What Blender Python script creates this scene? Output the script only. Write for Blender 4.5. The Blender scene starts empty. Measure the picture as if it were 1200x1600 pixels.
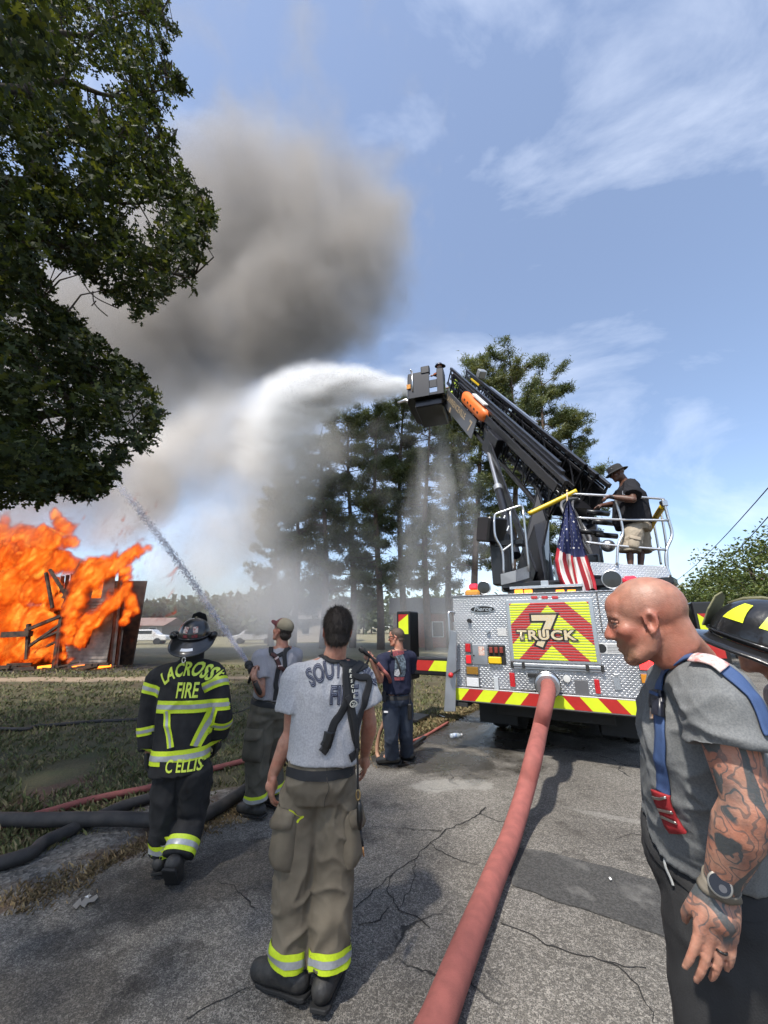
import bpy, bmesh, math, random
import numpy as np
from mathutils import Vector, Matrix, noise, Quaternion
from mathutils.bvhtree import BVHTree
random.seed(7); rng = np.random.default_rng(7)
sc = bpy.context.scene; COL = sc.collection
PI = math.pi; RAD = math.radians

# ------------------------------------------------------------------ camera
PITCH = RAD(16.6); CAMH = 1.68; FPX = 603.0
cam_d = bpy.data.cameras.new('camera'); cam = bpy.data.objects.new('camera', cam_d); COL.objects.link(cam)
cam.location = (0, 0, CAMH); cam.rotation_euler = (PI/2 + PITCH, 0, 0)
cam_d.sensor_fit = 'VERTICAL'; cam_d.sensor_height = 36; cam_d.sensor_width = 27
cam_d.lens = 36*FPX/1600; cam_d.clip_start = 0.05; cam_d.clip_end = 3000
sc.camera = cam
# ------------------------------------------------------------------ light
SUN = Vector((-0.27, -0.44, 0.85)).normalized()
sun_el = math.asin(SUN.z)
w = bpy.data.worlds.new('World'); sc.world = w; w.use_nodes = True
nt = w.node_tree; nt.nodes.clear()
out = nt.nodes.new('ShaderNodeOutputWorld'); bg = nt.nodes.new('ShaderNodeBackground')
sky = nt.nodes.new('ShaderNodeTexSky'); sky.sky_type = 'NISHITA'; sky.sun_disc = False
sky.sun_elevation = sun_el; sky.sun_rotation = math.atan2(SUN.x, SUN.y)
sky.air_density = 1.0; sky.dust_density = 1.2; sky.ozone_density = 3.0; sky.altitude = 100
tc = nt.nodes.new('ShaderNodeTexCoord'); mp = nt.nodes.new('ShaderNodeMapping')
mp.inputs['Rotation'].default_value = (0.5, 0.5, 0.55); mp.inputs['Scale'].default_value = (1.4, 3.0, 3.4)
cn = nt.nodes.new('ShaderNodeTexNoise'); cn.inputs['Scale'].default_value = 1.15; cn.inputs['Detail'].default_value = 7; cn.inputs['Roughness'].default_value = 0.58; cn.inputs['Distortion'].default_value = 0.5
cr = nt.nodes.new('ShaderNodeValToRGB'); cr.color_ramp.elements[0].position = 0.45; cr.color_ramp.elements[1].position = 0.80
cr.color_ramp.elements[0].color = (.09, .09, .09, 1); cr.color_ramp.elements[1].color = (.66, .66, .66, 1)
mx = nt.nodes.new('ShaderNodeMix'); mx.data_type = 'RGBA'
mx.inputs[7].default_value = (5.9, 6.3, 7.1, 1)
nt.links.new(tc.outputs['Generated'], mp.inputs[0]); nt.links.new(mp.outputs[0], cn.inputs['Vector'])
nt.links.new(cn.outputs['Fac'], cr.inputs[0]); nt.links.new(cr.outputs[0], mx.inputs[0])
nt.links.new(sky.outputs[0], mx.inputs[6]); nt.links.new(mx.outputs[2], bg.inputs[0])
bg.inputs[1].default_value = 0.122; nt.links.new(bg.outputs[0], out.inputs[0])
sun_d = bpy.data.lights.new('sun', 'SUN'); sun = bpy.data.objects.new('sun', sun_d); COL.objects.link(sun)
sun_d.energy = 3.3; sun_d.angle = RAD(2.2); sun_d.color = (1, .945, .86)
sun.rotation_euler = SUN.to_track_quat('Z', 'Y').to_euler(); sun.location = (0, 0, 60)
vs = sc.view_settings; vs.view_transform = 'Standard'; vs.look = 'None'; vs.exposure = 0.92; vs.gamma = 1; vs.use_curve_mapping = False
sc.render.engine = 'CYCLES'
cy = sc.cycles; cy.use_denoising = True; cy.max_bounces = 8; cy.diffuse_bounces = 3; cy.glossy_bounces = 3
cy.transmission_bounces = 4; cy.transparent_max_bounces = 12; cy.volume_bounces = 4; cy.use_adaptive_sampling = True
cy.adaptive_threshold = 0.02; cy.sample_clamp_indirect = 6; cy.caustics_reflective = False; cy.caustics_refractive = False
try: cy.denoiser = 'OPENIMAGEDENOISE'
except Exception: pass

# ------------------------------------------------------------------ pixels of the 1200x1600 photograph to places
_cp, _sp = math.cos(PITCH), math.sin(PITCH)
def ray(px, py):
    a = (px-600)/FPX; b = (800-py)/FPX
    return Vector((a, -b*_sp + _cp, b*_cp + _sp))
def P(px, py, Y):
    v = ray(px, py); return Vector((0, 0, CAMH)) + v*(Y/v.y)
def G(px, py, z=0.0):
    v = ray(px, py); return Vector((0, 0, CAMH)) + v*((z-CAMH)/v.z)
def sstep(a, b, x):
    t = np.clip((x-a)/(b-a), 0, 1); return t*t*(3-2*t)

# ------------------------------------------------------------------ materials
MATS = {}
def mat(name, col, rough=.7, metal=0, var=.0, vscale=8, col2=None, bump=0, bscale=40, bdist=.01, emit=0, ecol=None, spec=.5, attr=None, coat=0, alpha=1, trans=0, detail=4, wave=None):
    """Principled material: base colour varied by noise towards col2, fine noise relief."""
    if name in MATS: return MATS[name]
    m = bpy.data.materials.new(name); m.use_nodes = True; t = m.node_tree; b = t.nodes['Principled BSDF']
    b.inputs['Base Color'].default_value = (*col, 1); b.inputs['Roughness'].default_value = rough
    b.inputs['Metallic'].default_value = metal; b.inputs['Specular IOR Level'].default_value = spec
    b.inputs['Coat Weight'].default_value = coat; b.inputs['Alpha'].default_value = alpha
    b.inputs['Transmission Weight'].default_value = trans
    tcn = t.nodes.new('ShaderNodeTexCoord')
    src = None
    if attr:
        a = t.nodes.new('ShaderNodeAttribute'); a.attribute_name = attr; src = a.outputs['Color']
    if var or col2:
        n = t.nodes.new('ShaderNodeTexNoise'); n.inputs['Scale'].default_value = vscale; n.inputs['Detail'].default_value = detail
        t.links.new(tcn.outputs['Object'], n.inputs['Vector'])
        mixn = t.nodes.new('ShaderNodeMix'); mixn.data_type = 'RGBA'
        rp = t.nodes.new('ShaderNodeMapRange'); rp.inputs[1].default_value = .35; rp.inputs[2].default_value = .65
        t.links.new(n.outputs['Fac'], rp.inputs[0]); t.links.new(rp.outputs[0], mixn.inputs[0])
        if src is not None:
            hv = t.nodes.new('ShaderNodeMix'); hv.data_type = 'RGBA'; hv.blend_type = 'MULTIPLY'; hv.inputs[0].default_value = 1
            hv.inputs[7].default_value = (1-var, 1-var, 1-var, 1); t.links.new(src, hv.inputs[6])
            t.links.new(src, mixn.inputs[6]); t.links.new(hv.outputs[2], mixn.inputs[7])
        else:
            mixn.inputs[6].default_value = (*col, 1)
            mixn.inputs[7].default_value = (*(col2 if col2 else [c*(1-var) for c in col]), 1)
        src = mixn.outputs[2]
    if src is not None: t.links.new(src, b.inputs['Base Color'])
    if bump:
        n2 = t.nodes.new('ShaderNodeTexNoise'); n2.inputs['Scale'].default_value = bscale; n2.inputs['Detail'].default_value = 3
        t.links.new(tcn.outputs['Object'], n2.inputs['Vector'])
        bp = t.nodes.new('ShaderNodeBump'); bp.inputs['Strength'].default_value = bump; bp.inputs['Distance'].default_value = bdist
        t.links.new(n2.outputs['Fac'], bp.inputs['Height']); t.links.new(bp.outputs[0], b.inputs['Normal'])
    if emit:
        b.inputs['Emission Color'].default_value = (*(ecol or col), 1); b.inputs['Emission Strength'].default_value = emit
    MATS[name] = m; return m

# ------------------------------------------------------------------ mesh builder
def frame(d, up=Vector((0, 0, 1))):
    d = d.normalized()
    x = up.cross(d)
    if x.length < 1e-4: x = Vector((1, 0, 0)).cross(d)
    x.normalize(); return x, d.cross(x).normalized()
class MB:
    def __init__(s): s.v = []; s.f = []; s.mi = []; s.cur = 0
    def add(s, vs, fs):
        o = len(s.v); s.v += [tuple(q) for q in vs]; s.f += [tuple(i+o for i in q) for q in fs]; s.mi += [s.cur]*len(fs); return s
    def box(s, c, size, M=None):
        c = Vector(c); hx, hy, hz = [k/2 for k in size]
        vs = [Vector((x, y, z)) for x in (-hx, hx) for y in (-hy, hy) for z in (-hz, hz)]
        if M is not None: vs = [M @ q for q in vs]
        return s.add([c+q for q in vs], [(0, 1, 3, 2), (4, 6, 7, 5), (0, 4, 5, 1), (2, 3, 7, 6), (0, 2, 6, 4), (1, 5, 7, 3)])
    def bar(s, a, b, wd, ht, up=Vector((0, 0, 1))):
        a, b = Vector(a), Vector(b); x, y = frame(b-a, up)
        vs = [q + x*i*wd/2 + y*j*ht/2 for q in (a, b) for i, j in ((-1, -1), (1, -1), (1, 1), (-1, 1))]
        return s.add(vs, [(3, 2, 1, 0), (4, 5, 6, 7), (0, 1, 5, 4), (1, 2, 6, 5), (2, 3, 7, 6), (3, 0, 4, 7)])
    def prism(s, poly, thick, M=None, o=(0, 0, 0)):
        """poly in local xy, extruded along local z by thick"""
        n = len(poly); M = M or Matrix.Identity(3); o = Vector(o)
        vs = [o + M @ Vector((x, y, 0)) for x, y in poly] + [o + M @ Vector((x, y, thick)) for x, y in poly]
        fs = [tuple(range(n-1, -1, -1)), tuple(range(n, 2*n))] + [(i, (i+1) % n, n+(i+1) % n, n+i) for i in range(n)]
        return s.add(vs, fs)
    def rings(s, rs, caps=True):
        n = len(rs[0]); vs = [q for r in rs for q in r]; fs = []
        for k in range(len(rs)-1):
            for i in range(n):
                j = (i+1) % n; fs.append((k*n+i, k*n+j, (k+1)*n+j, (k+1)*n+i))
        if caps: fs += [tuple(range(n-1, -1, -1)), tuple((len(rs)-1)*n+i for i in range(n))]
        return s.add(vs, fs)
    def tube(s, pts, r, n=10, caps=True, up=Vector((0, 0, 1)), flat=1.0):
        pts = [Vector(q) for q in pts]; rs = r if hasattr(r, '__len__') else [r]*len(pts); R = []; px = None
        for i, q in enumerate(pts):
            d = (pts[min(i+1, len(pts)-1)] - pts[max(i-1, 0)]).normalized()
            if px is None: x, y = frame(d, up)
            else:
                x = (px - d*px.dot(d)); x = x.normalized() if x.length > 1e-5 else frame(d, up)[0]; y = d.cross(x)
            px = x
            R.append([q + (x*math.cos(2*PI*k/n) + y*flat*math.sin(2*PI*k/n))*rs[i] for k in range(n)])
        return s.rings(R, caps)
    def chain(s, pts, rs, n=14):
        """tapered limb with rounded ends"""
        pts = [Vector(q) for q in pts]; rs = list(rs)
        d0 = (pts[0]-pts[1]).normalized(); d1 = (pts[-1]-pts[-2]).normalized()
        A = [(pts[0]+d0*rs[0]*math.sin(a), rs[0]*math.cos(a)) for a in (1.35, 1.0, .5)]
        B = [(pts[-1]+d1*rs[-1]*math.sin(a), rs[-1]*math.cos(a)) for a in (.5, 1.0, 1.35)]
        q = A + list(zip(pts, rs)) + B
        return s.tube([k[0] for k in q], [k[1] for k in q], n)
    def ell(s, c, r, M=None, n=16, m=10):
        c = Vector(c); R = []
        r = (r, r, r) if not hasattr(r, '__len__') else r
        for k in range(m+1):
            t = PI*(k+.02*(k == 0)-.02*(k == m))/m
            ring = [Vector((r[0]*math.sin(t)*math.cos(2*PI*i/n), r[1]*math.sin(t)*math.sin(2*PI*i/n), -r[2]*math.cos(t))) for i in range(n)]
            R.append([c + (M @ q if M is not None else q) for q in ring])
        return s.rings(R)
    def lathe(s, prof, o=(0, 0, 0), M=None, n=24):
        o = Vector(o); R = []
        for r, z in prof:
            ring = [Vector((max(r, 1e-4)*math.cos(2*PI*i/n), max(r, 1e-4)*math.sin(2*PI*i/n), z)) for i in range(n)]
            R.append([o + (M @ q if M is not None else q) for q in ring])
        return s.rings(R)
    def mesh(s, name):
        me = bpy.data.meshes.new(name); me.from_pydata(s.v, [], s.f)
        if any(s.mi): me.polygons.foreach_set('material_index', s.mi)
        bm = bmesh.new(); bm.from_mesh(me); bmesh.ops.recalc_face_normals(bm, faces=bm.faces); bm.to_mesh(me); bm.free()
        me.update(); return me
    def build(s, name, m, parent=None, smooth=False, bevel=0, seg=1):
        return link(name, s.mesh(name), m, parent, smooth, bevel, seg)
def link(name, me, m, parent=None, smooth=False, bevel=0, seg=1, sub=0):
    o = bpy.data.objects.new(name, me); COL.objects.link(o)
    for k in (m if isinstance(m, (list, tuple)) else [m]): me.materials.append(k)
    if smooth:
        me.polygons.foreach_set('use_smooth', [True]*len(me.polygons))
        if smooth is not True: me.set_sharp_from_angle(angle=RAD(smooth))
    if bevel:
        bv = o.modifiers.new('bevel', 'BEVEL'); bv.width = bevel; bv.segments = seg; bv.limit_method = 'ANGLE'
    if sub:
        sm = o.modifiers.new('sub', 'SUBSURF'); sm.levels = sub; sm.render_levels = sub
    if parent is not None: adopt(o, parent)
    return o
def adopt(o, parent):
    o.parent = parent; o.matrix_parent_inverse = WM(parent).inverted()
def WM(o):
    m = o.matrix_basis.copy()
    if o.parent is not None: m = WM(o.parent) @ o.matrix_parent_inverse @ m
    return m
def tag(o, label=None, cat=None, group=None, kind=None):
    for k, v in (('label', label), ('category', cat), ('group', group), ('kind', kind)):
        if v: o[k] = v
    return o
def thing(name, label, cat, loc=(0, 0, 0), group=None):
    o = bpy.data.objects.new(name, None); COL.objects.link(o); o.location = loc; o.empty_display_size = .1
    return tag(o, label, cat, group)
def np_mesh(name, V, F, k):
    """V (n,3); F (m,k) index array"""
    me = bpy.data.meshes.new(name); me.vertices.add(len(V)); me.vertices.foreach_set('co', np.asarray(V, np.float32).ravel())
    m_ = len(F); me.loops.add(m_*k); me.loops.foreach_set('vertex_index', np.asarray(F, np.int32).ravel())
    me.polygons.add(m_); me.polygons.foreach_set('loop_start', np.arange(m_, dtype=np.int32)*k)
    try: me.polygons.foreach_set('loop_total', np.full(m_, k, np.int32))
    except Exception: pass
    me.update(calc_edges=True); me.validate(); return me
def catmull(pts, n=8):
    pts = [Vector(p) for p in pts]; o = []
    for i in range(len(pts)-1):
        a, b, c, d = pts[max(i-1, 0)], pts[i], pts[i+1], pts[min(i+2, len(pts)-1)]
        for k in range(n):
            t = k/n; o.append(.5*((2*b)+(c-a)*t+(2*a-5*b+4*c-d)*t*t+(3*b-a-3*c+d)*t**3))
    o.append(pts[-1]); return o

# ------------------------------------------------------------------ volumes: grids of smoke, flame, spray grown round blobs
def vol_cloud(name, pts, radii, dens, vox, m, warp=(.3, 1.0, 3), grain=((1, 1, 1), 4, .3, .7), soft=.55, pad=1.15, seed=0.0, warp_aniso=(1, 1, 1), erode=None, lean=0):
    pts = np.array(pts, float); radii = np.array(radii, float)
    me = bpy.data.meshes.new(name); me.from_pydata([tuple(q) for q in pts], [], [])
    for an, arr in (('rad', radii), ('den', np.array(dens, float))):
        at = me.attributes.new(an, 'FLOAT', 'POINT'); at.data.foreach_set('value', arr.astype(np.float32))
    o = bpy.data.objects.new(name, me); COL.objects.link(o); me.materials.append(m)
    lo = (pts - radii[:, None]*pad - warp[1]*.4).min(0); hi = (pts + radii[:, None]*pad + warp[1]*.4).max(0); lo[2] = max(lo[2], .02)
    ng = bpy.data.node_groups.new(name, 'GeometryNodeTree')
    ng.interface.new_socket('Geometry', in_out='INPUT', socket_type='NodeSocketGeometry')
    ng.interface.new_socket('Geometry', in_out='OUTPUT', socket_type='NodeSocketGeometry')
    N = ng.nodes.new; L = ng.links.new
    gi = N('NodeGroupInput'); go = N('NodeGroupOutput'); pos = N('GeometryNodeInputPosition')
    def vm(op, a, b=None):
        n = N('ShaderNodeVectorMath'); n.operation = op
        for i, k in ((0, a), (1, b)):
            if k is None: continue
            if hasattr(k, 'is_output'): L(k, n.inputs[i])
            else: n.inputs[i].default_value = k
        return n
    def fm(op, a, b=None):
        n = N('ShaderNodeMath'); n.operation = op
        for i, k in ((0, a), (1, b)):
            if k is None: continue
            if hasattr(k, 'is_output'): L(k, n.inputs[i])
            else: n.inputs[i].default_value = k
        return n.outputs[0]
    sp = vm('ADD', vm('MULTIPLY', pos.outputs[0], warp_aniso).outputs[0], (seed, seed*.7, seed*1.3)).outputs[0]
    wn = N('ShaderNodeTexNoise'); wn.inputs['Scale'].default_value = warp[0]; wn.inputs['Detail'].default_value = warp[2]; L(sp, wn.inputs['Vector'])
    wv = vm('MULTIPLY', vm('SUBTRACT', wn.outputs['Color'], (.5, .5, .5)).outputs[0], (warp[1]*2,)*3).outputs[0]
    wp = vm('ADD', pos.outputs[0], wv).outputs[0]
    sn = N('GeometryNodeSampleNearest'); sn.domain = 'POINT'; L(gi.outputs[0], sn.inputs['Geometry']); L(wp, sn.inputs['Sample Position'])
    def sample(attr, typ):
        s_ = N('GeometryNodeSampleIndex'); s_.data_type = typ; s_.domain = 'POINT'; L(gi.outputs[0], s_.inputs['Geometry']); L(sn.outputs[0], s_.inputs['Index'])
        if attr is None: a = N('GeometryNodeInputPosition'); src = a.outputs[0]
        else:
            a = N('GeometryNodeInputNamedAttribute'); a.data_type = typ; a.inputs[0].default_value = attr; src = a.outputs[0]
        L(src, s_.inputs['Value']); return s_.outputs[0]
    c = sample(None, 'FLOAT_VECTOR'); r = sample('rad', 'FLOAT'); dn = sample('den', 'FLOAT')
    dist = vm('LENGTH', vm('SUBTRACT', wp, c).outputs[0]).outputs['Value']
    q = fm('DIVIDE', dist, r)
    mr = N('ShaderNodeMapRange'); mr.interpolation_type = 'SMOOTHSTEP'; mr.inputs[1].default_value = 1.0; mr.inputs[2].default_value = soft
    mr.inputs[3].default_value = 0; mr.inputs[4].default_value = 1; L(q, mr.inputs[0])
    gn_ = N('ShaderNodeTexNoise'); gn_.inputs['Scale'].default_value = 1; gn_.inputs['Detail'].default_value = grain[1]; gn_.inputs['Roughness'].default_value = .6
    L(vm('MULTIPLY', vm('ADD', wp, (seed, 3, seed)).outputs[0], grain[0]).outputs[0], gn_.inputs['Vector'])
    if lean: vr = N('ShaderNodeVectorRotate'); vr.rotation_type = 'Y_AXIS'; vr.inputs['Angle'].default_value = lean; L(wp, vr.inputs['Vector']); lp = vr.outputs[0]; L(vm('MULTIPLY', lp, grain[0]).outputs[0], gn_.inputs['Vector'])
    else: lp = wp
    g2 = N('ShaderNodeMapRange'); g2.inputs[1].default_value = grain[2]; g2.inputs[2].default_value = grain[3]; L(gn_.outputs['Fac'], g2.inputs[0])
    de = fm('MULTIPLY', fm('MULTIPLY', mr.outputs[0], g2.outputs[0]), dn)
    if erode:   # (bite, threshold, gain, inner grain, inner low, inner high)
        mr.interpolation_type = 'LINEAR'; mr.inputs[1].default_value = 1.15; mr.inputs[2].default_value = 0
        e_ = fm('SUBTRACT', fm('ADD', mr.outputs[0], fm('MULTIPLY', fm('SUBTRACT', gn_.outputs['Fac'], .5), erode[0])), erode[1]); ck = N('ShaderNodeClamp'); L(fm('MULTIPLY', e_, erode[2]), ck.inputs[0])
        g3 = N('ShaderNodeTexNoise'); g3.inputs['Scale'].default_value = 1; g3.inputs['Detail'].default_value = 6; g3.inputs['Roughness'].default_value = .62; L(vm('MULTIPLY', lp, tuple(q*erode[3] for q in grain[0])).outputs[0], g3.inputs['Vector'])
        g4 = N('ShaderNodeMapRange'); g4.inputs[1].default_value = .36; g4.inputs[2].default_value = .64; g4.inputs[3].default_value = erode[4]; g4.inputs[4].default_value = erode[5]; L(g3.outputs['Fac'], g4.inputs[0]); de = fm('MULTIPLY', fm('MULTIPLY', ck.outputs[0], g4.outputs[0]), dn)
    vc = N('GeometryNodeVolumeCube'); L(de, vc.inputs['Density'])
    vc.inputs['Min'].default_value = tuple(lo); vc.inputs['Max'].default_value = tuple(hi)
    for k, ax in enumerate('XYZ'): vc.inputs['Resolution '+ax].default_value = int(np.clip((hi[k]-lo[k])/vox, 4, 420))
    sm = N('GeometryNodeSetMaterial'); sm.inputs['Material'].default_value = m
    L(vc.outputs[0], sm.inputs[0]); L(sm.outputs[0], go.inputs[0])
    md = o.modifiers.new('volume', 'NODES'); md.node_group = ng
    return o
def vol_mat(name, col, dens, aniso=0.0, zmix=None, absorb=(0, 0, 0)):
    m = bpy.data.materials.new(name); m.use_nodes = True; t = m.node_tree; t.nodes.clear()
    o = t.nodes.new('ShaderNodeOutputMaterial'); pv = t.nodes.new('ShaderNodeVolumePrincipled'); t.links.new(pv.outputs[0], o.inputs['Volume'])
    pv.inputs['Color'].default_value = (*col, 1); pv.inputs['Anisotropy'].default_value = aniso; pv.inputs['Density Attribute'].default_value = ''
    pv.inputs['Absorption Color'].default_value = (*absorb, 1)
    a = t.nodes.new('ShaderNodeAttribute'); a.attribute_name = 'density'
    k = t.nodes.new('ShaderNodeMath'); k.operation = 'MULTIPLY'; k.inputs[1].default_value = dens; t.links.new(a.outputs['Fac'], k.inputs[0]); t.links.new(k.outputs[0], pv.inputs['Density'])
    return m, t, pv, a

# ================================================================== ground, road, field
def nodes_mat(name):
    m = bpy.data.materials.new(name); m.use_nodes = True; t = m.node_tree; b = t.nodes['Principled BSDF']; MATS[name] = m
    N = t.nodes.new; L = t.links.new; tcn = N('ShaderNodeTexCoord')
    def noi(scale, detail=4, rough=.55, vec=None, dist=0):
        n = N('ShaderNodeTexNoise'); n.inputs['Scale'].default_value = scale; n.inputs['Detail'].default_value = detail; n.inputs['Roughness'].default_value = rough; n.inputs['Distortion'].default_value = dist
        L(vec or tcn.outputs['Object'], n.inputs['Vector']); return n.outputs['Fac']
    def rng_(x, a, b_, c=0, d=1):
        n = N('ShaderNodeMapRange'); n.inputs[1].default_value = a; n.inputs[2].default_value = b_; n.inputs[3].default_value = c; n.inputs[4].default_value = d
        L(x, n.inputs[0]); return n.outputs[0]
    def mix(f, a, b_, mode='MIX'):
        n = N('ShaderNodeMix'); n.data_type = 'RGBA'; n.blend_type = mode
        for i, k in ((0, f), (6, a), (7, b_)):
            if hasattr(k, 'is_output'): L(k, n.inputs[i])
            else: n.inputs[i].default_value = k if i == 0 else (*k, 1)
        return n.outputs[2]
    def mth(op, a, b_=None):
        n = N('ShaderNodeMath'); n.operation = op
        for i, k in ((0, a), (1, b_)):
            if k is None: continue
            if hasattr(k, 'is_output'): L(k, n.inputs[i])
            else: n.inputs[i].default_value = k
        return n.outputs[0]
    def bump(h, s, d):
        n = N('ShaderNodeBump'); n.inputs['Strength'].default_value = s; n.inputs['Distance'].default_value = d; L(h, n.inputs['Height']); L(n.outputs[0], b.inputs['Normal'])
    def spot(x, y, rx, ry, rot=0, wob=.5, wsc=1.2):
        """soft wobbling spot mask round a place on the ground"""
        mpn = N('ShaderNodeMapping'); mpn.vector_type = 'TEXTURE'; mpn.inputs['Location'].default_value = (x, y, 0); mpn.inputs['Rotation'].default_value = (0, 0, rot); mpn.inputs['Scale'].default_value = (rx, ry, 50)
        L(tcn.outputs['Object'], mpn.inputs[0]); l = N('ShaderNodeVectorMath'); l.operation = 'LENGTH'; L(mpn.outputs[0], l.inputs[0])
        s = mth('ADD', l.outputs['Value'], rng_(noi(wsc, 5, .6), .3, .7, -wob, wob)); return rng_(s, 1.12, .8)
    return m, b, N, L, noi, rng_, mix, mth, bump, spot, tcn
LE = [Vector((-8.3, -5.5, 0)), Vector((-4.4, 0, 0)), Vector((-2.34, 2.95, 0)), Vector((-1.5, 4.1, 0)), Vector((-.33, 5.75, 0)), Vector((1.17, 7.84, 0)), Vector((2.94, 10.5, 0)), Vector((7, 16.6, 0)), Vector((16, 30, 0)), Vector((40, 66, 0))]
def build_ground():
    m, b, N, L, noi, rng_, mix, mth, bump, spot, tcn = nodes_mat('field_grass')
    c = mix(rng_(noi(1.4, 6), .35, .65), (.066, .078, .028), (.135, .115, .06))
    c = mix(rng_(noi(.25, 4), .4, .62), c, (.12, .10, .055))
    c = mix(mth('MULTIPLY', rng_(noi(.9, 5), .5, .66), .8), c, (.075, .048, .028))
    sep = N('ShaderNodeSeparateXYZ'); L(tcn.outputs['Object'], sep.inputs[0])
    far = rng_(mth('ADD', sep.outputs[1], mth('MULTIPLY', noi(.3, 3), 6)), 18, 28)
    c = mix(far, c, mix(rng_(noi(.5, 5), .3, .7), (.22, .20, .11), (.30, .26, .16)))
    c = mix(rng_(noi(60, 3), .3, .7), c, mix(1.0, c, (.45, .45, .42), 'MULTIPLY'))
    c = mix(spot(-10.5, 13.6, 7.5, .75, .06, .35, .5), c, mix(rng_(noi(3, 4), .3, .7), (.30, .235, .165), (.22, .165, .11)))
    c = mix(spot(-14, 17.5, 5.5, 2.1, 0, .35, .8), c, (.035, .03, .026))
    c = mix(spot(-3.6, 3.9, 1.5, .9, .4, .6, 1.6), c, mix(rng_(noi(7, 4), .3, .7), (.105, .058, .036), (.07, .046, .032)))
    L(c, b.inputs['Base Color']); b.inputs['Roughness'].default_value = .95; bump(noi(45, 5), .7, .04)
    xs = np.concatenate([np.linspace(-900, -40, 14), np.linspace(-30, 30, 61), np.linspace(40, 900, 14)]); ys = np.concatenate([np.linspace(-300, -12, 8), np.linspace(-8, 40, 49), np.linspace(50, 1500, 14)])
    V = []; 
    for y in ys:
        for x in xs:
            q = Vector((x, y, 0)); h = -.012
            dl = edge_dist(x, y)
            if dl > 0: h += min(dl, 4)*.012 + .05*min(1, dl/1.5)*noise.noise(Vector((x*.35, y*.35, 0)))
            if y > 60: h = -.012
            V.append((x, y, h))
    nx = len(xs); F = [(j*nx+i, j*nx+i+1, (j+1)*nx+i+1, (j+1)*nx+i) for j in range(len(ys)-1) for i in range(nx-1)]
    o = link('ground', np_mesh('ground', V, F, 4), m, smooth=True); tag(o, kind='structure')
def edge_dist(x, y):
    """metres to the left of the road's left edge"""
    best = -99
    for a, c in zip(LE[:-1], LE[1:]):
        d = (c-a); n = Vector((-d.y, d.x, 0)).normalized()
        t = max(0, min(1, ((x-a.x)*d.x+(y-a.y)*d.y)/d.length_squared)); q = a+d*t
        dd = math.hypot(x-q.x, y-q.y); sgn = 1 if (x-q.x)*n.x+(y-q.y)*n.y > 0 else -1
        if best == -99 or dd < abs(best): best = dd*sgn
    return best
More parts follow.
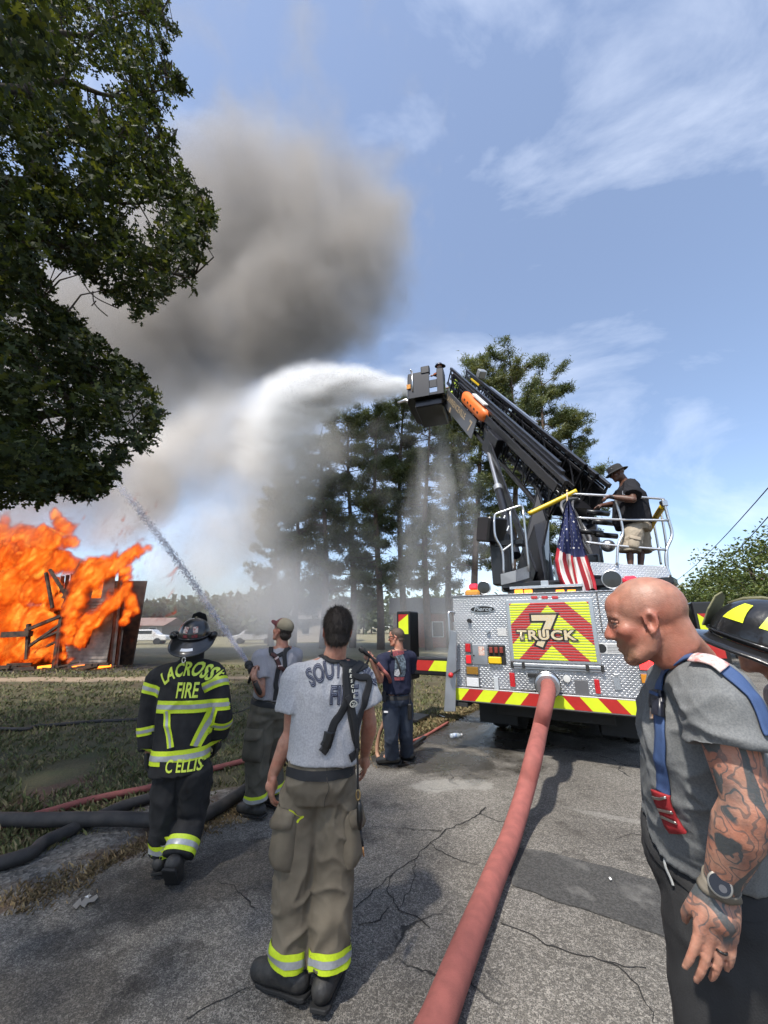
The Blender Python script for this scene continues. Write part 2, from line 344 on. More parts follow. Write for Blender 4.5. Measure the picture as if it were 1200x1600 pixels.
def build_road():
    m, b, N, L, noi, rng_, mix, mth, bump, spot, tcn = nodes_mat('asphalt')
    v = N('ShaderNodeTexVoronoi'); v.inputs['Scale'].default_value = 85; L(tcn.outputs['Object'], v.inputs['Vector'])
    sepc = N('ShaderNodeSeparateColor'); L(v.outputs['Color'], sepc.inputs[0])
    c = mix(rng_(sepc.outputs[0], .1, 1), (.138, .126, .108), (.36, .335, .295))
    c = mix(rng_(noi(170, 2), .42, .62), c, (.070, .066, .060))
    c = mix(rng_(noi(.8, 5), .38, .66), c, mix(1.0, c, (.62, .61, .60), 'MULTIPLY'))
    c = mix(rng_(noi(3.5, 6, .65), .56, .70), c, mix(1.0, c, (.5, .49, .48), 'MULTIPLY'))
    # cracks
    wv = N('ShaderNodeVectorMath'); wv.operation = 'ADD'; nz = N('ShaderNodeTexNoise'); nz.inputs['Scale'].default_value = 2.2; nz.inputs['Detail'].default_value = 6; L(tcn.outputs['Object'], nz.inputs['Vector'])
    ms = N('ShaderNodeVectorMath'); ms.operation = 'SCALE'; ms.inputs[3].default_value = .55; L(nz.outputs['Color'], ms.inputs[0]); L(ms.outputs[0], wv.inputs[1]); L(tcn.outputs['Object'], wv.inputs[0])
    vo = N('ShaderNodeTexVoronoi'); vo.feature = 'DISTANCE_TO_EDGE'; vo.inputs['Scale'].default_value = 1.05; L(wv.outputs[0], vo.inputs['Vector'])
    crk = mth('MULTIPLY', rng_(vo.outputs['Distance'], .011, .004), rng_(noi(.55, 2), .53, .60))
    c = mix(crk, c, (.022, .021, .02))
    # wet ground round the truck's tail, stains by the tree
    wet = spot(1.6, 8.0, 2.0, 2.6, -.6, .45, .9); wet2 = spot(.2, 6.05, 1.15, .62, -.55, .5, 1.3)
    wetm = mth('MAXIMUM', wet, wet2)
    c = mix(wetm, c, mix(1.0, c, (.34, .34, .335), 'MULTIPLY'))
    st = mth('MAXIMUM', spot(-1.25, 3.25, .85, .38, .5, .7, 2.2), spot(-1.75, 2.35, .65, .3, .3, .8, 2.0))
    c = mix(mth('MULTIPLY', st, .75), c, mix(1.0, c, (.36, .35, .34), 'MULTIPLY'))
    c = mix(mth('MULTIPLY', spot(.72, 4.95, .42, .17, .1, .5, 3), .45), c, (.34, .33, .30))
    c = mix(mth('MULTIPLY', spot(2.2, 4.15, .4, .07, -.5, .5, 3), .25), c, (.34, .33, .30))
    L(c, b.inputs['Base Color'])
    L(rng_(mth('MULTIPLY', wetm, rng_(noi(1.7, 4), .35, .6, .55, 1)), 0, 1, .92, .10), b.inputs['Roughness'])
    h = mth('ADD', mth('MULTIPLY', sepc.outputs[0], .6), mth('ADD', noi(120, 3), mth('MULTIPLY', crk, -2)))
    hh = mth('MULTIPLY', h, rng_(wetm, 0, 1, 1, .22)); bump(hh, .75, .010)
    V = []; F = []; fine = []
    pts = catmull(LE, 10)
    for i, q in enumerate(pts):
        d = (pts[min(i+1, len(pts)-1)]-pts[max(i-1, 0)]).normalized(); n = Vector((d.y, -d.x, 0))
        wob = .10*noise.noise(Vector((q.x*1.3, q.y*1.3, 2)))+.05*noise.noise(Vector((q.x*4, q.y*4, 7)))
        for k in (0, .25, .6, 1.0): V.append(tuple(q + n*(wob*(k == 0) + k*8.6) + Vector((0, 0, 0))))
    F = [(4*i+k, 4*i+k+1, 4*i+5+k, 4*i+4+k) for i in range(len(pts)-1) for k in range(3)]
    V = [(x, y, z+.004) for x, y, z in V]
    road = link('road', np_mesh('road', V, F, 4), m, smooth=True); tag(road, kind='structure')
    # dark asphalt repair patch
    m2, b, N, L, noi, rng_, mix, mth, bump, spot, tcn = nodes_mat('asphalt_patch')
    v = N('ShaderNodeTexVoronoi'); v.inputs['Scale'].default_value = 100; L(tcn.outputs['Object'], v.inputs['Vector']); sepc = N('ShaderNodeSeparateColor'); L(v.outputs['Color'], sepc.inputs[0])
    c = mix(rng_(sepc.outputs[0], .2, 1), (.034, .033, .031), (.072, .070, .066)); c = mix(mth('MULTIPLY', rng_(noi(4, 6), .58, .70), .6), c, (.15, .145, .135)); c = mix(rng_(noi(2.6, 4), .60, .68), c, (.02, .02, .02))
    L(c, b.inputs['Base Color']); b.inputs['Roughness'].default_value = .85; bump(noi(120, 3), .6, .008)
    edge = [(1.02, 3.70), (1.30, 3.60), (1.62, 3.42), (1.95, 3.22), (2.35, 3.02), (2.8, 2.8), (2.55, 2.3), (2.0, 2.52), (1.62, 2.74), (1.3, 2.95), (1.05, 3.10), (.86, 3.22), (.93, 3.45)]
    e2 = []
    for i, a in enumerate(edge):
        c_ = edge[(i+1) % len(edge)]
        for k in range(8):
            t = k/8; x = a[0]+(c_[0]-a[0])*t; y = a[1]+(c_[1]-a[1])*t; e2.append((x+.018*noise.noise((x*9, y*9, 0)), y+.018*noise.noise((x*9, y*9, 5))))
    mb = MB(); mb.prism(e2, .010, o=(0, 0, .002)); mb.build('asphalt_patch', m2, road)
    # the long cracks as sunken dark lines
    mb = MB()
    def crack(pp, wd):
        pts = []
        for a, c_ in zip(pp[:-1], pp[1:]):
            A, B = G(*a), G(*c_)
            n_ = max(2, int((B-A).length/.035))
            for k in range(n_):
                q = A.lerp(B, k/n_); j = .03; q += Vector((noise.noise(q*14)*j+noise.noise(q*45)*.012, noise.noise(q*14+Vector((9, 0, 0)))*j, 0)); pts.append(q)
        pts.append(G(*pp[-1]))
        for i in range(len(pts)-1):
            d = (pts[i+1]-pts[i]).normalized(); n = Vector((-d.y, d.x, 0)); w1 = wd*(.35+.9*abs(noise.noise(pts[i]*7)))*(1-i/len(pts)*.5); w2 = wd*(.35+.9*abs(noise.noise(pts[i+1]*7)))*(1-(i+1)/len(pts)*.5)
            z = Vector((0, 0, .008))
            mb.add([pts[i]-n*w1+z, pts[i]+n*w1+z, pts[i+1]+n*w2+z, pts[i+1]-n*w2+z], [(0, 1, 2, 3)])
    crack([(760, 1262), (740, 1280), (700, 1298), (672, 1320), (650, 1342), (615, 1365), (585, 1392), (556, 1420)], .011)
    crack([(745, 1270), (780, 1285), (812, 1284), (828, 1296)], .007); crack([(672, 1320), (685, 1330), (715, 1345), (745, 1352)], .007)
    crack([(612, 1368), (606, 1395), (625, 1425), (655, 1440), (672, 1452)], .009); crack([(606, 1420), (590, 1440), (560, 1448)], .008); crack([(650, 1345), (645, 1385), (625, 1420)], .006)
    crack([(780, 1444), (825, 1458), (850, 1475), (900, 1492), (950, 1508), (1010, 1515)], .010); crack([(950, 1508), (985, 1530), (1010, 1560), (1020, 1600)], .007)
    crack([(285, 1600), (310, 1580), (350, 1565), (390, 1545)], .008); crack([(400, 1420), (365, 1385), (340, 1378)], .008); crack([(1030, 1310), (985, 1304), (960, 1315)], .006); crack([(690, 1300), (640, 1296), (580, 1293)], .006)
    mb.build('crack_lines', mat('crack', (.018, .017, .016), .95), road)
    # gravel shoulder between road and grass
    m3, b, N, L, noi, rng_, mix, mth, bump, spot, tcn = nodes_mat('gravel')
    v = N('ShaderNodeTexVoronoi'); v.inputs['Scale'].default_value = 38; L(tcn.outputs['Object'], v.inputs['Vector']); sepc = N('ShaderNodeSeparateColor'); L(v.outputs['Color'], sepc.inputs[0])
    c = mix(sepc.outputs[0], (.07, .066, .06), (.24, .225, .20)); c = mix(rng_(noi(2.2, 5), .45, .62), c, (.09, .062, .043))
    L(c, b.inputs['Base Color']); b.inputs['Roughness'].default_value = .95; bump(mth('ADD', v.outputs['Distance'], noi(60, 3)), .8, .02)
    V = []; pts = [q for q in catmull(LE, 14) if -4.8 < q.x < -.4 and q.y < 6]
    for i, q in enumerate(pts):
        d = (pts[min(i+1, len(pts)-1)]-pts[max(i-1, 0)]).normalized(); n = Vector((-d.y, d.x, 0)); t_ = i/(len(pts)-1)
        wd = (.95+.4*noise.noise(q*1.1)+.1*noise.noise(q*5))*math.sin(PI*min(1, .12+t_*.88))
        for k in (-.12, .25, .6, 1): V.append(tuple(q+n*wd*k+Vector((0, 0, .002+.016*max(k, 0)+.006*noise.noise(q*5+Vector((k, 0, 0)))+(0 if k < 1 else -.01)))))
    F = [(4*i+k, 4*i+4+k, 4*i+5+k, 4*i+1+k) for i in range(len(pts)-1) for k in range(3)]
    tag(link('gravel_shoulder', np_mesh('gravel', V, F, 4), m3, smooth=True), kind='structure')
def grass_patch(name, label, n, area, hgt, cols, keep):
    V = np.zeros((n*4, 3)); C = np.zeros((n*4, 4)); c = 0
    while c < n:
        x, y = area()
        if not keep(x, y): continue
        for _ in range(min(5, n-c)):
            bx, by = x+random.gauss(0, .03), y+random.gauss(0, .03); a = random.random()*2*PI; h = hgt*(.5+random.random()*.9); l = h*(.3+.9*random.random()); wd = (hgt*.05+.002*random.random()+.0006*math.hypot(x, y))*(.6 if hgt < .05 else 1)
            ca, sa = math.cos(a), math.sin(a); z0 = .0+min(max(edge_dist(x, y), 0), 4)*.012-.02 if _ == 0 else z0
            V[c*4] = (bx-sa*wd, by+ca*wd, z0); V[c*4+1] = (bx+sa*wd, by-ca*wd, z0)
            V[c*4+2] = (bx+ca*l*.4+sa*wd*.7, by+sa*l*.4-ca*wd*.7, z0+h*.7); V[c*4+3] = (bx+ca*l, by+sa*l, z0+h)
            k = cols[random.randrange(len(cols))]; j = .7+.6*random.random(); C[c*4:c*4+4] = (k[0]*j, k[1]*j, k[2]*j, 1); c += 1
    F = np.arange(n*4).reshape(n, 4)[:, [0, 1, 2, 3]]
    me = np_mesh(name, V, F, 4); at = me.color_attributes.new('col', 'FLOAT_COLOR', 'POINT'); at.data.foreach_set('color', C.astype(np.float32).ravel())
    o = link(name, me, mat('grass_blade', (.08, .1, .03), .8, attr='col')); tag(o, label, 'grass', kind='stuff')
def build_grass():
    green = [(.10, .118, .036), (.125, .135, .046), (.17, .148, .066), (.075, .092, .03), (.22, .18, .09)]; dry = [(.20, .14, .065), (.15, .10, .05), (.24, .18, .09), (.10, .075, .035)]
    def area():
        u = random.random(); y = 3.6+ (u**1.7)*15; return random.uniform(-1.45, .62)*y*1.05-.2, y
    def keep(x, y):
        d = edge_dist(x, y); lim = 1.0 if y < 5.3 else .25
        if abs(y-13.6-.06*(x+10)) < .7*min(1, random.random()*2) and x < -3: return False
        return d > lim*(.5+random.random()*.8) and noise.noise((x*.9, y*.9, 3)) > -.62+random.random()*.3
    grass_patch('grass', 'short green and straw coloured grass over the yard', 66000, area, .055, green, keep)
    def area2():
        t = random.random(); q = LE[1].lerp(LE[2], t*2-.6) if t < .5 else (LE[2].lerp(LE[4], (t-.5)*2)); return q.x+random.gauss(-.03, .10), q.y+random.gauss(.02, .10)
    grass_patch('dry_grass', 'brown dry grass fringe along the crumbling road edge', 12000, area2, .045, dry, lambda x, y: noise.noise((x*1.6, y*1.6, 9)) > -.1)
    def area3(): 
        y = random.uniform(5.6, 11); t = 1; d = [q for q in catmull(LE, 20) if abs(q.y-y) < .25]; q = d[0] if d else LE[5]; return q.x-abs(random.gauss(0, .28)), q.y
    grass_patch('verge_grass', 'straw and green grass verge along the road beside the truck', 9000, area3, .05, green[2:]+dry, lambda x, y: True)
build_ground(); build_road(); build_grass()

# ================================================================== burning house
def build_house():
    Yh = 17.0
    base = P(140, 1043, Yh); h = thing('burning_house', 'leaning wooden house with grey clapboard gable, charred and engulfed in flames', 'house', (base.x, base.y, 0))
    M_sid = mat('clapboard', (.34, .29, .25), .85, col2=(.12, .10, .085), vscale=2.2, bump=.4, bscale=30); M_ch = mat('charred_wood', (.025, .02, .017), .9, col2=(.09, .05, .03), vscale=5, bump=.6, bscale=40, bdist=.02)
    poly = [(106, 1046), (176, 1042), (186, 985), (192, 890), (152, 873), (128, 880), (99, 955)]; poly = [P(a, b, Yh+ (a-106)*.006) for a, b in poly]
    win = [[P(a, b, Yh) for a, b in q] for q in (((142, 934), (158, 934), (164, 902), (149, 903)), ((120, 1012), (139, 1010), (147, 975), (130, 973)))]
    def ext(pl, z):
        xs = []
        for a, b in zip(pl, pl[1:]+pl[:1]):
            if (a.z-z)*(b.z-z) < 0: t = (z-a.z)/(b.z-a.z); xs.append(a.x+(b.x-a.x)*t)
        return (min(xs), max(xs)) if len(xs) > 1 else None
    z = .02; i = 0; zt = max(q.z for q in poly); me = None
    while z < zt-.05:
        e = ext(poly, z+.07)
        if e:
            segs = [e]
            for wq in win:
                we = ext(wq, z+.07)
                if we:
                    s2 = []
                    for a, b in segs:
                        if a < we[0]: s2.append((a, min(b, we[0])))
                        if b > we[1]: s2.append((max(a, we[1]), b))
                    segs = s2
            for a, b in segs:
                if b-a < .06: continue
                mb = MB(); y = Yh+(a+b)/2*.02+.24; j = random.uniform(-.008, .008)
                mb.add([(a, y-.02+j, z), (b, y-.02+j, z), (b, y+.0, z+.15), (a, y+.0, z+.15), (a, y+.035, z), (b, y+.035, z), (b, y+.03, z+.15), (a, y+.03, z+.15)], [(0, 1, 2, 3), (5, 4, 7, 6), (0, 4, 5, 1), (2, 6, 7, 3), (1, 5, 6, 2), (0, 3, 7, 4)])
                mb.build('siding_board', M_sid, h)
        z += .135
    def beam(name, a, b, wd=.12, m=M_ch): mb = MB(); mb.bar(a, b, wd, wd); return mb.build(name, m, h)
    beam('corner_board', poly[1]-Vector((.05, .0, 0)), poly[3]+Vector((-.05, .0, 0)), .13, M_sid); beam('corner_board', P(183, 1040, Yh+1.0), P(190, 985, Yh+1.0), .1, M_sid)
    for a, b in zip(poly[2:6], poly[3:7]): beam('rake_board', a+Vector((0, .1, 0)), b+Vector((0, .1, 0)), .1)
    # side wall going back, and what is left of the roof
    bk = Vector((-2.62, 3.9, 0)); a, b = poly[1], poly[3]
    for i in range(22):
        f = i/22; q0 = a.lerp(b, f)+Vector((.0, .35, .05)); sb = MB(); sb.bar(q0, q0+bk*(1-.12*f), .03, (b.z-a.z)/22*1.04); sb.build('siding_board', M_sid, h)
    for k in range(6):
        t = k/5; A = P(75+t*30, 960-t*4, Yh+1.2); B = P(70+t*40+4, 905-t*8, Yh+1.2); beam('rafter', A, B, .10)
    for a, b, wd in (((98, 960), (85, 1045), .16), ((97, 962), (90, 1042), .14), ((78, 890), (106, 935), .1), ((72, 895), (82, 950), .1), ((40, 985), (96, 962), .12), ((45, 1010), (95, 975), .1), ((45, 975), (42, 1030), .12), ((5, 992), (48, 990), .22), ((60, 1000), (95, 985), .09), ((55, 1020), (92, 1000), .08), ((100, 935), (127, 880), .13), ((127, 880), (98, 950), .1)):
        beam('charred_beam', P(*a, Yh-.1), P(*b, Yh-.15), wd)
    mb = MB(); mb.box((base.x-.25, Yh+1.7, 1.9), (1.9, .1, 3.8)); mb.build('inner_wall', M_ch, h); mb = MB(); mb.box((base.x-3.2, Yh+2.6, 1.2), (5.0, .15, 2.4)); mb.build('inner_wall', M_ch, h)
    for k in range(26):
        x = base.x+random.uniform(-6, .6); y = Yh-.3+random.uniform(-.7, .5); a = random.uniform(-.5, .5); L_ = random.uniform(.3, 1.2); z = random.uniform(.05, .2)
        beam('fallen_board', (x, y, z), (x+L_*math.cos(a), y+L_*math.sin(a)*.5, z+random.uniform(-.03, .18)), random.uniform(.05, .12))
    emb = mat('ember', (.4, .08, .01), .9, emit=2.2, ecol=(1, .22, .02))
    for px in (58, 66, 112, 138, 150): 
        q = G(px, 1047); mb = MB(); mb.bar((q.x, q.y, .1), (q.x+.5, q.y+.1, .16), .07, .09); mb.build('glowing_board', emb, h)
build_house()

# ================================================================== far things
def simple_house(name, label, loc, size, wallm, roofm, roof_h, wins, over=.4, group=None):
    h = thing(name, label, 'house', loc, group); x, y, z = loc; w_, d_, h_ = size
    mb = MB(); mb.box((x, y, z+h_/2), (w_, d_, h_)); mb.build('wall', wallm, h)
    mb = MB(); a, b, yy0, yy1 = x-w_/2-over, x+w_/2+over, y-d_/2-over, y+d_/2+over
    mb.add([(a, yy0, z+h_), (b, yy0, z+h_), (b, yy1, z+h_), (a, yy1, z+h_), (a, y, z+h_+roof_h), (b, y, z+h_+roof_h)], [(0, 1, 5, 4), (3, 4, 5, 2), (0, 4, 3), (1, 2, 5), (0, 3, 2, 1)]); mb.build('roof', roofm, h)
    for (wx, wz, ww, wh) in wins:
        mb = MB(); mb.box((x+wx, y-d_/2-.02, z+wz), (ww, .06, wh)); f = mb.build('window', mat('trim_white', (.7, .7, .68), .6), h)
        mb = MB(); mb.box((x+wx, y-d_/2-.056, z+wz), (ww-.16, .02, wh-.16)); mb.build('pane', mat('dark_pane', (.03, .035, .04), .15), f)
brick = mat('brick_red', (.33, .14, .095), .9, col2=(.24, .10, .07), vscale=6)
simple_house('brick_house', 'red brick house behind the pine trunks', (4.0, 37, 0), (6.2, 5, 2.8), brick, mat('roof_grey', (.16, .15, .14), .9), 1.5, [(-1.6, 1.5, 1.0, 1.3), (.6, 1.5, 1.0, 1.3), (2.3, 1.5, .8, 1.2)])
simple_house('ranch_house', 'long low house with dull red roof across the field', (-41, 68, 0), (11, 7, 1.9), mat('wall_pale', (.28, .26, .24), .9), mat('roof_red', (.24, .16, .135), .9), 1.3, [(-5, 1.2, 1.2, 1.0), (-1, 1.2, 1.2, 1.0), (4, 1.2, 1.2, 1.0)])
simple_house('tan_house', 'pale tan house half hidden by mist beyond the trees', (-7.5, 50, 0), (7, 6, 2.6), mat('wall_tan', (.42, .38, .33), .9), mat('roof_grey', (.16, .15, .14)), 1.5, [(-1.6, 1.4, 1.0, 1.1), (1.6, 1.4, 1.0, 1.1)])
def far_car(px, py, colr, lab, yaw=0.2):
    q = G(px, py); c = thing('parked_car', lab, 'car', (q.x, q.y, 0), 'cars parked across the field'); M = Matrix.Rotation(yaw, 3, 'Z')
    pr = [(-2.2, .35), (-2.2, .8), (-1.5, .95), (-.9, 1.42), (.7, 1.45), (1.3, .98), (2.1, .85), (2.2, .4)]
    mb = MB(); mb.prism(pr, 1.7, M @ Matrix(((1, 0, 0), (0, 0, 1), (0, 1, 0))), q-M @ Vector((0, .85, 0))); mb.build('body', mat('carpaint_'+lab[:5], colr, .25, coat=.5), c, bevel=.08)
    mb = MB(); mb.box(q+Vector((-.1, 0, 1.18)), (1.7, 1.74, .34), M); mb.build('window', mat('dark_pane', (.03, .035, .04), .15), c)
    for i in (-1.35, 1.35):
        for j in (-.85, .85): mb = MB(); mb.lathe([(.1, -.1), (.32, -.1), (.32, .1), (.1, .1)], q+M @ Vector((i, j, .32)), M @ Matrix.Rotation(PI/2, 3, 'X'), 16); mb.build('wheel', mat('tyre', (.02, .02, .02), .9), c)
far_car(226, 1007, (.75, .75, .75), 'white car parked in front of the low red roofed house')
far_car(397, 1006, (.5, .5, .52), 'silver car parked near the pale tan house')
def build_pole():
    q = P(1065, 917, 34); b = thing('utility_pole', 'grey wooden utility pole with crossarm above the green trees', 'utility pole', (q.x, q.y, 0)); wd = mat('pole_wood', (.26, .23, .2), .9, var=.3)
    mb = MB(); mb.tube([(q.x, q.y, 0), (q.x, q.y, q.z+.2)], [.16, .11]); mb.build('post', wd, b)
    mb = MB(); mb.bar((q.x-1.2, q.y-.15, q.z-.1), (q.x+1.2, q.y-.15, q.z+.05), .12, .12); mb.build('crossarm', wd, b)
    for k in (-1.1, -.4, .4, 1.1): mb = MB(); mb.lathe([(.03, 0), (.06, .03), (.05, .12), (.02, .16)], (q.x+k, q.y-.15, q.z+.03+k*.06), n=8); mb.build('insulator', mat('porcelain', (.5, .5, .5), .3), b)
    mb = MB(); mb.lathe([(.18, 0), (.2, .05), (.2, .5), (.18, .55)], (q.x+.32, q.y-.2, q.z-1.3), n=12); mb.build('transformer', mat('grey_paint', (.4, .41, .42), .5), b)
    for i, (px, py, k) in enumerate(((1200, 722, -1.1), (1200, 768, 1.1), (1200, 822, .4))):
        e = P(px, py, 9+i*.6); e = Vector((e.x, e.y, e.z)); a = Vector((q.x+k, q.y-.15, q.z+.15)); e2 = a+(e-a)*1.5; pts = [a.lerp(e2, t/24)-Vector((0, 0, .6*math.sin(PI*t/24))) for t in range(25)]
        mb = MB(); mb.tube(pts, .014, 5); tag(mb.build('power_line', mat('wire', (.03, .03, .03), .6)), ['upper black overhead wire running to the utility pole', 'middle black overhead wire running to the utility pole', 'lowest black overhead wire dipping behind the green trees'][i], 'wire', 'overhead wires')
build_pole()

# ================================================================== trees
def leaf_mat(name, rough=.55, trans=.35):
    m = bpy.data.materials.new(name); m.use_nodes = True; t = m.node_tree; b = t.nodes['Principled BSDF']; o = t.nodes['Material Output']
    a = t.nodes.new('ShaderNodeAttribute'); a.attribute_name = 'col'; t.links.new(a.outputs['Color'], b.inputs['Base Color']); b.inputs['Roughness'].default_value = rough
    tr = t.nodes.new('ShaderNodeBsdfTranslucent'); mx_ = t.nodes.new('ShaderNodeMixShader'); mx_.inputs[0].default_value = trans
    gm = t.nodes.new('ShaderNodeMix'); gm.data_type = 'RGBA'; gm.blend_type = 'MULTIPLY'; gm.inputs[0].default_value = 1; gm.inputs[7].default_value = (1.5, 1.35, .55, 1); t.links.new(a.outputs['Color'], gm.inputs[6]); t.links.new(gm.outputs[2], tr.inputs[0])
    t.links.new(b.outputs[0], mx_.inputs[1]); t.links.new(tr.outputs[0], mx_.inputs[2]); t.links.new(mx_.outputs[0], o.inputs[0]); return m
def rand_rot(n, flat=0.0):
    """random orthonormal frames (n,3) axes u,v"""
    u = rng.normal(size=(n, 3)); u[:, 2] *= (1-flat); u /= np.linalg.norm(u, axis=1)[:, None]
    w_ = rng.normal(size=(n, 3)); w_[:, 2] += flat*2.2; v = np.cross(w_, u); v /= np.linalg.norm(v, axis=1)[:, None]; return u, v
def leaves_mesh(name, C, size, shape, base, jit=.35, u=None, v=None, bend=.0):
    """one polygon leaf of the given outline at each centre"""
    n = len(C); k = len(shape); S = np.asarray(shape)
    if u is None: u, v = rand_rot(n, .35)
    size = np.broadcast_to(size, (n,)); nn = np.cross(u, v)
    V = C[:, None, :] + (S[None, :, 0, None]*u[:, None, :] + S[None, :, 1, None]*v[:, None, :] + (bend*(S[None, :, 0, None]**2+2*S[None, :, 1, None]**2))*nn[:, None, :])*size[:, None, None]
    F = np.arange(n*k).reshape(n, k); me = np_mesh(name, V.reshape(-1, 3), F, k)
    base = np.asarray(base); col = base[rng.integers(0, len(base), n)]*(1-jit+2*jit*rng.random((n, 1)))
    at = me.color_attributes.new('col', 'FLOAT_COLOR', 'POINT'); cc = np.ones((n, k, 4), np.float32); cc[:, :, :3] = col[:, None, :]; at.data.foreach_set('color', cc.ravel()); return me
OAK = [(0, 0), (.22, .26), (.32, .07), (.56, .34), (.62, .08), (.90, .17), (1, 0), (.90, -.17), (.62, -.08), (.56, -.34), (.32, -.07), (.22, -.26)]
DIA = [(0, 0), (.45, .28), (1, 0), (.45, -.28)]
BARK = mat('bark', (.10, .075, .055), .95, col2=(.05, .04, .032), vscale=9, bump=.8, bscale=25, bdist=.03)
def inpoly(x, y, poly):
    c = False; n = len(poly)
    for i in range(n):
        x1, y1 = poly[i]; x2, y2 = poly[(i+1) % n]
        if (y1 > y) != (y2 > y) and x < (x2-x1)*(y-y1)/(y2-y1)+x1: c = not c
    return c
def proj(q):
    d = Vector(q)-Vector((0, 0, CAMH)); z = d.y*_cp+d.z*_sp
    if z < .05: return None
    return 600+FPX*d.x/z, 800-FPX*(-d.y*_sp+d.z*_cp)/z
def build_oak():
    root = Vector((-7.2, 2.6, 0)); t = thing('oak_tree', 'dark leafy oak hanging over the yard, seen from beneath its branches', 'tree', root)
    sil = [(-60, -60), (258, -60), (252, 20), (272, 50), (248, 88), (284, 128), (240, 162), (258, 215), (298, 275), (335, 345), (312, 372), (300, 430), (222, 485), (190, 470), (160, 440), (120, 408), (70, 410), (62, 455), (118, 500), (150, 540), (232, 590), (245, 655), (222, 705), (196, 672), (190, 722), (142, 772), (98, 760), (40, 778), (-60, 790)]
    holes = [((150, 145), 24), ((228, 338), 24), ((75, 655), 17), ((100, 250), 10), ((25, 245), 12), ((205, 655), 12), ((160, 690), 10)]
    cent = []
    tries = 0
    while len(cent) < 1250 and tries < 60000:
        tries += 1
        px = random.uniform(-60, 345); py = random.uniform(-60, 790)
        if not inpoly(px, py, sil) or any(math.hypot(px-h[0][0], py-h[0][1]) < h[1]+14 for h in holes): continue
        Y = random.uniform(4.2, 6.3) if px > 60 else random.uniform(3.4, 6.5)
        q = P(px, py, Y); r = random.uniform(.22, .36)
        # the whole cluster keeps inside the outline
        dpx = r*FPX/(Y*1.15)*.72
        if not inpoly(px+dpx, py, sil) or not inpoly(px+dpx*.7, py+dpx*.7, sil) or not inpoly(px+dpx*.6, py-dpx*.6, sil): 
            r *= .55
            if not inpoly(px+dpx*.5, py, sil): r *= .6
        cent.append((q, r, 0))
    for px, py, Y in ((20, 20, 1.6), (55, 60, 1.8), (15, 75, 1.7), (60, 15, 1.9), (35, 110, 1.9), (120, 190, 2.6), (145, 215, 2.7), (100, 170, 2.5), (60, 230, 2.6), (130, 260, 2.9)): cent.append((P(px, py, Y), .2, 0))
    while len(cent) < 1650:                         # on past the frame towards the trunk
        px = random.uniform(-480, -40); py = random.uniform(-200, 760+px*.15); cent.append((P(px, py, random.uniform(3.0, 5.6)), random.uniform(.25, .4), 0))
    for i in range(len(sil)):                       # sprigs that break the outline
        a, b = sil[i], sil[(i+1) % len(sil)]; L_ = math.hypot(b[0]-a[0], b[1]-a[1])
        for k in range(int(L_/9)):
            f = random.random(); px = a[0]+(b[0]-a[0])*f+random.gauss(0, 5); py = a[1]+(b[1]-a[1])*f+random.gauss(0, 7)+2
            if -40 < px and -40 < py < 800 and random.random() < .75: cent.append((P(px, py, random.uniform(4.6, 5.8)), random.uniform(.06, .15), 0))
    # unseen crown added behind and above, trimmed by where its shade falls
    while tries < 78000:
        tries += 1
        a = rng.normal(size=3); a /= np.linalg.norm(a); rr = random.random()**.4; q = Vector((-6.2+5.4*a[0]*rr, .6+6.2*a[1]*rr, 8.6+4.6*a[2]*rr)); pp = proj(q)
        if (pp and -260 < pp[0] < 1400 and -260 < pp[1] < 1800) or (q-Vector((0, 0, CAMH))).length < 3.4: continue
        g_ = q-SUN*(q.z/SUN.z)
        if q.x > -1.6 or g_.x > .40+.4*noise.noise(q*.8)-max(0, g_.y-3.5)*.35: continue
        cent.append((q, random.uniform(.4, .7), 1))
        if len(cent) > 2750: break
    C0 = []; C1 = []; us = []
    for q, r, far in cent:
        n = 40 if not far else 9; n = int(n*(.25+.75*min(1, r/.3))) if not far else n
        d = rng.normal(size=(n, 3)); d /= np.linalg.norm(d, axis=1)[:, None]; pts = np.array(q)+d*(rng.random((n, 1))**.5)*r*np.array((1, 1, .75))
        (C1 if far else C0).append(pts)
    C0 = np.concatenate(C0); C1 = np.concatenate(C1)
    green = [(.022, .036, .010), (.030, .046, .013), (.040, .058, .016), (.018, .030, .009), (.075, .092, .024)]
    LM = leaf_mat('oak_leaf', .72, .32)
    u, v = rand_rot(len(C0), .3); o = link('crown', leaves_mesh('oak_crown', C0, .085+.055*rng.random(len(C0)), OAK, green, .3, u, v, .12), LM, t); tag(o, kind='stuff')
    o = link('crown', leaves_mesh('oak_crown_unseen', C1, .20+.08*rng.random(len(C1)), OAK, green, .3), LM, t); tag(o, kind='stuff')
    # trunk, limbs, twigs
    mb = MB(); mb.tube([root+Vector((0, 0, -.1)), root+Vector((.05, .1, 1.5)), root+Vector((.2, .2, 3.6)), root+Vector((.4, .2, 6)), root+Vector((.5, 0, 9.5))], [.52, .40, .36, .27, .12], 14); mb.build('trunk', BARK, t, True)
    limbs = []
    for zz, tips, r0 in ((3.2, [(60, 640, 5.2), (150, 620, 5.4), (225, 640, 5.6)], .16), (3.6, [(40, 560, 5), (120, 720, 5.4), (100, 755, 5.5)], .15), (4.6, [(40, 470, 4.6), (150, 580, 5.2)], .15), (5.0, [(80, 380, 4.8), (200, 400, 5.2), (290, 420, 5.4)], .16), (5.6, [(60, 330, 4.6), (180, 300, 5), (320, 345, 5.4)], .17), (6.4, [(60, 250, 4.4), (180, 230, 4.8), (270, 250, 5.2)], .15), (7.2, [(60, 150, 4.4), (170, 130, 4.6), (270, 130, 5)], .15), (8, [(50, 60, 4.2), (160, 40, 4.6), (250, 30, 4.9)], .13)):
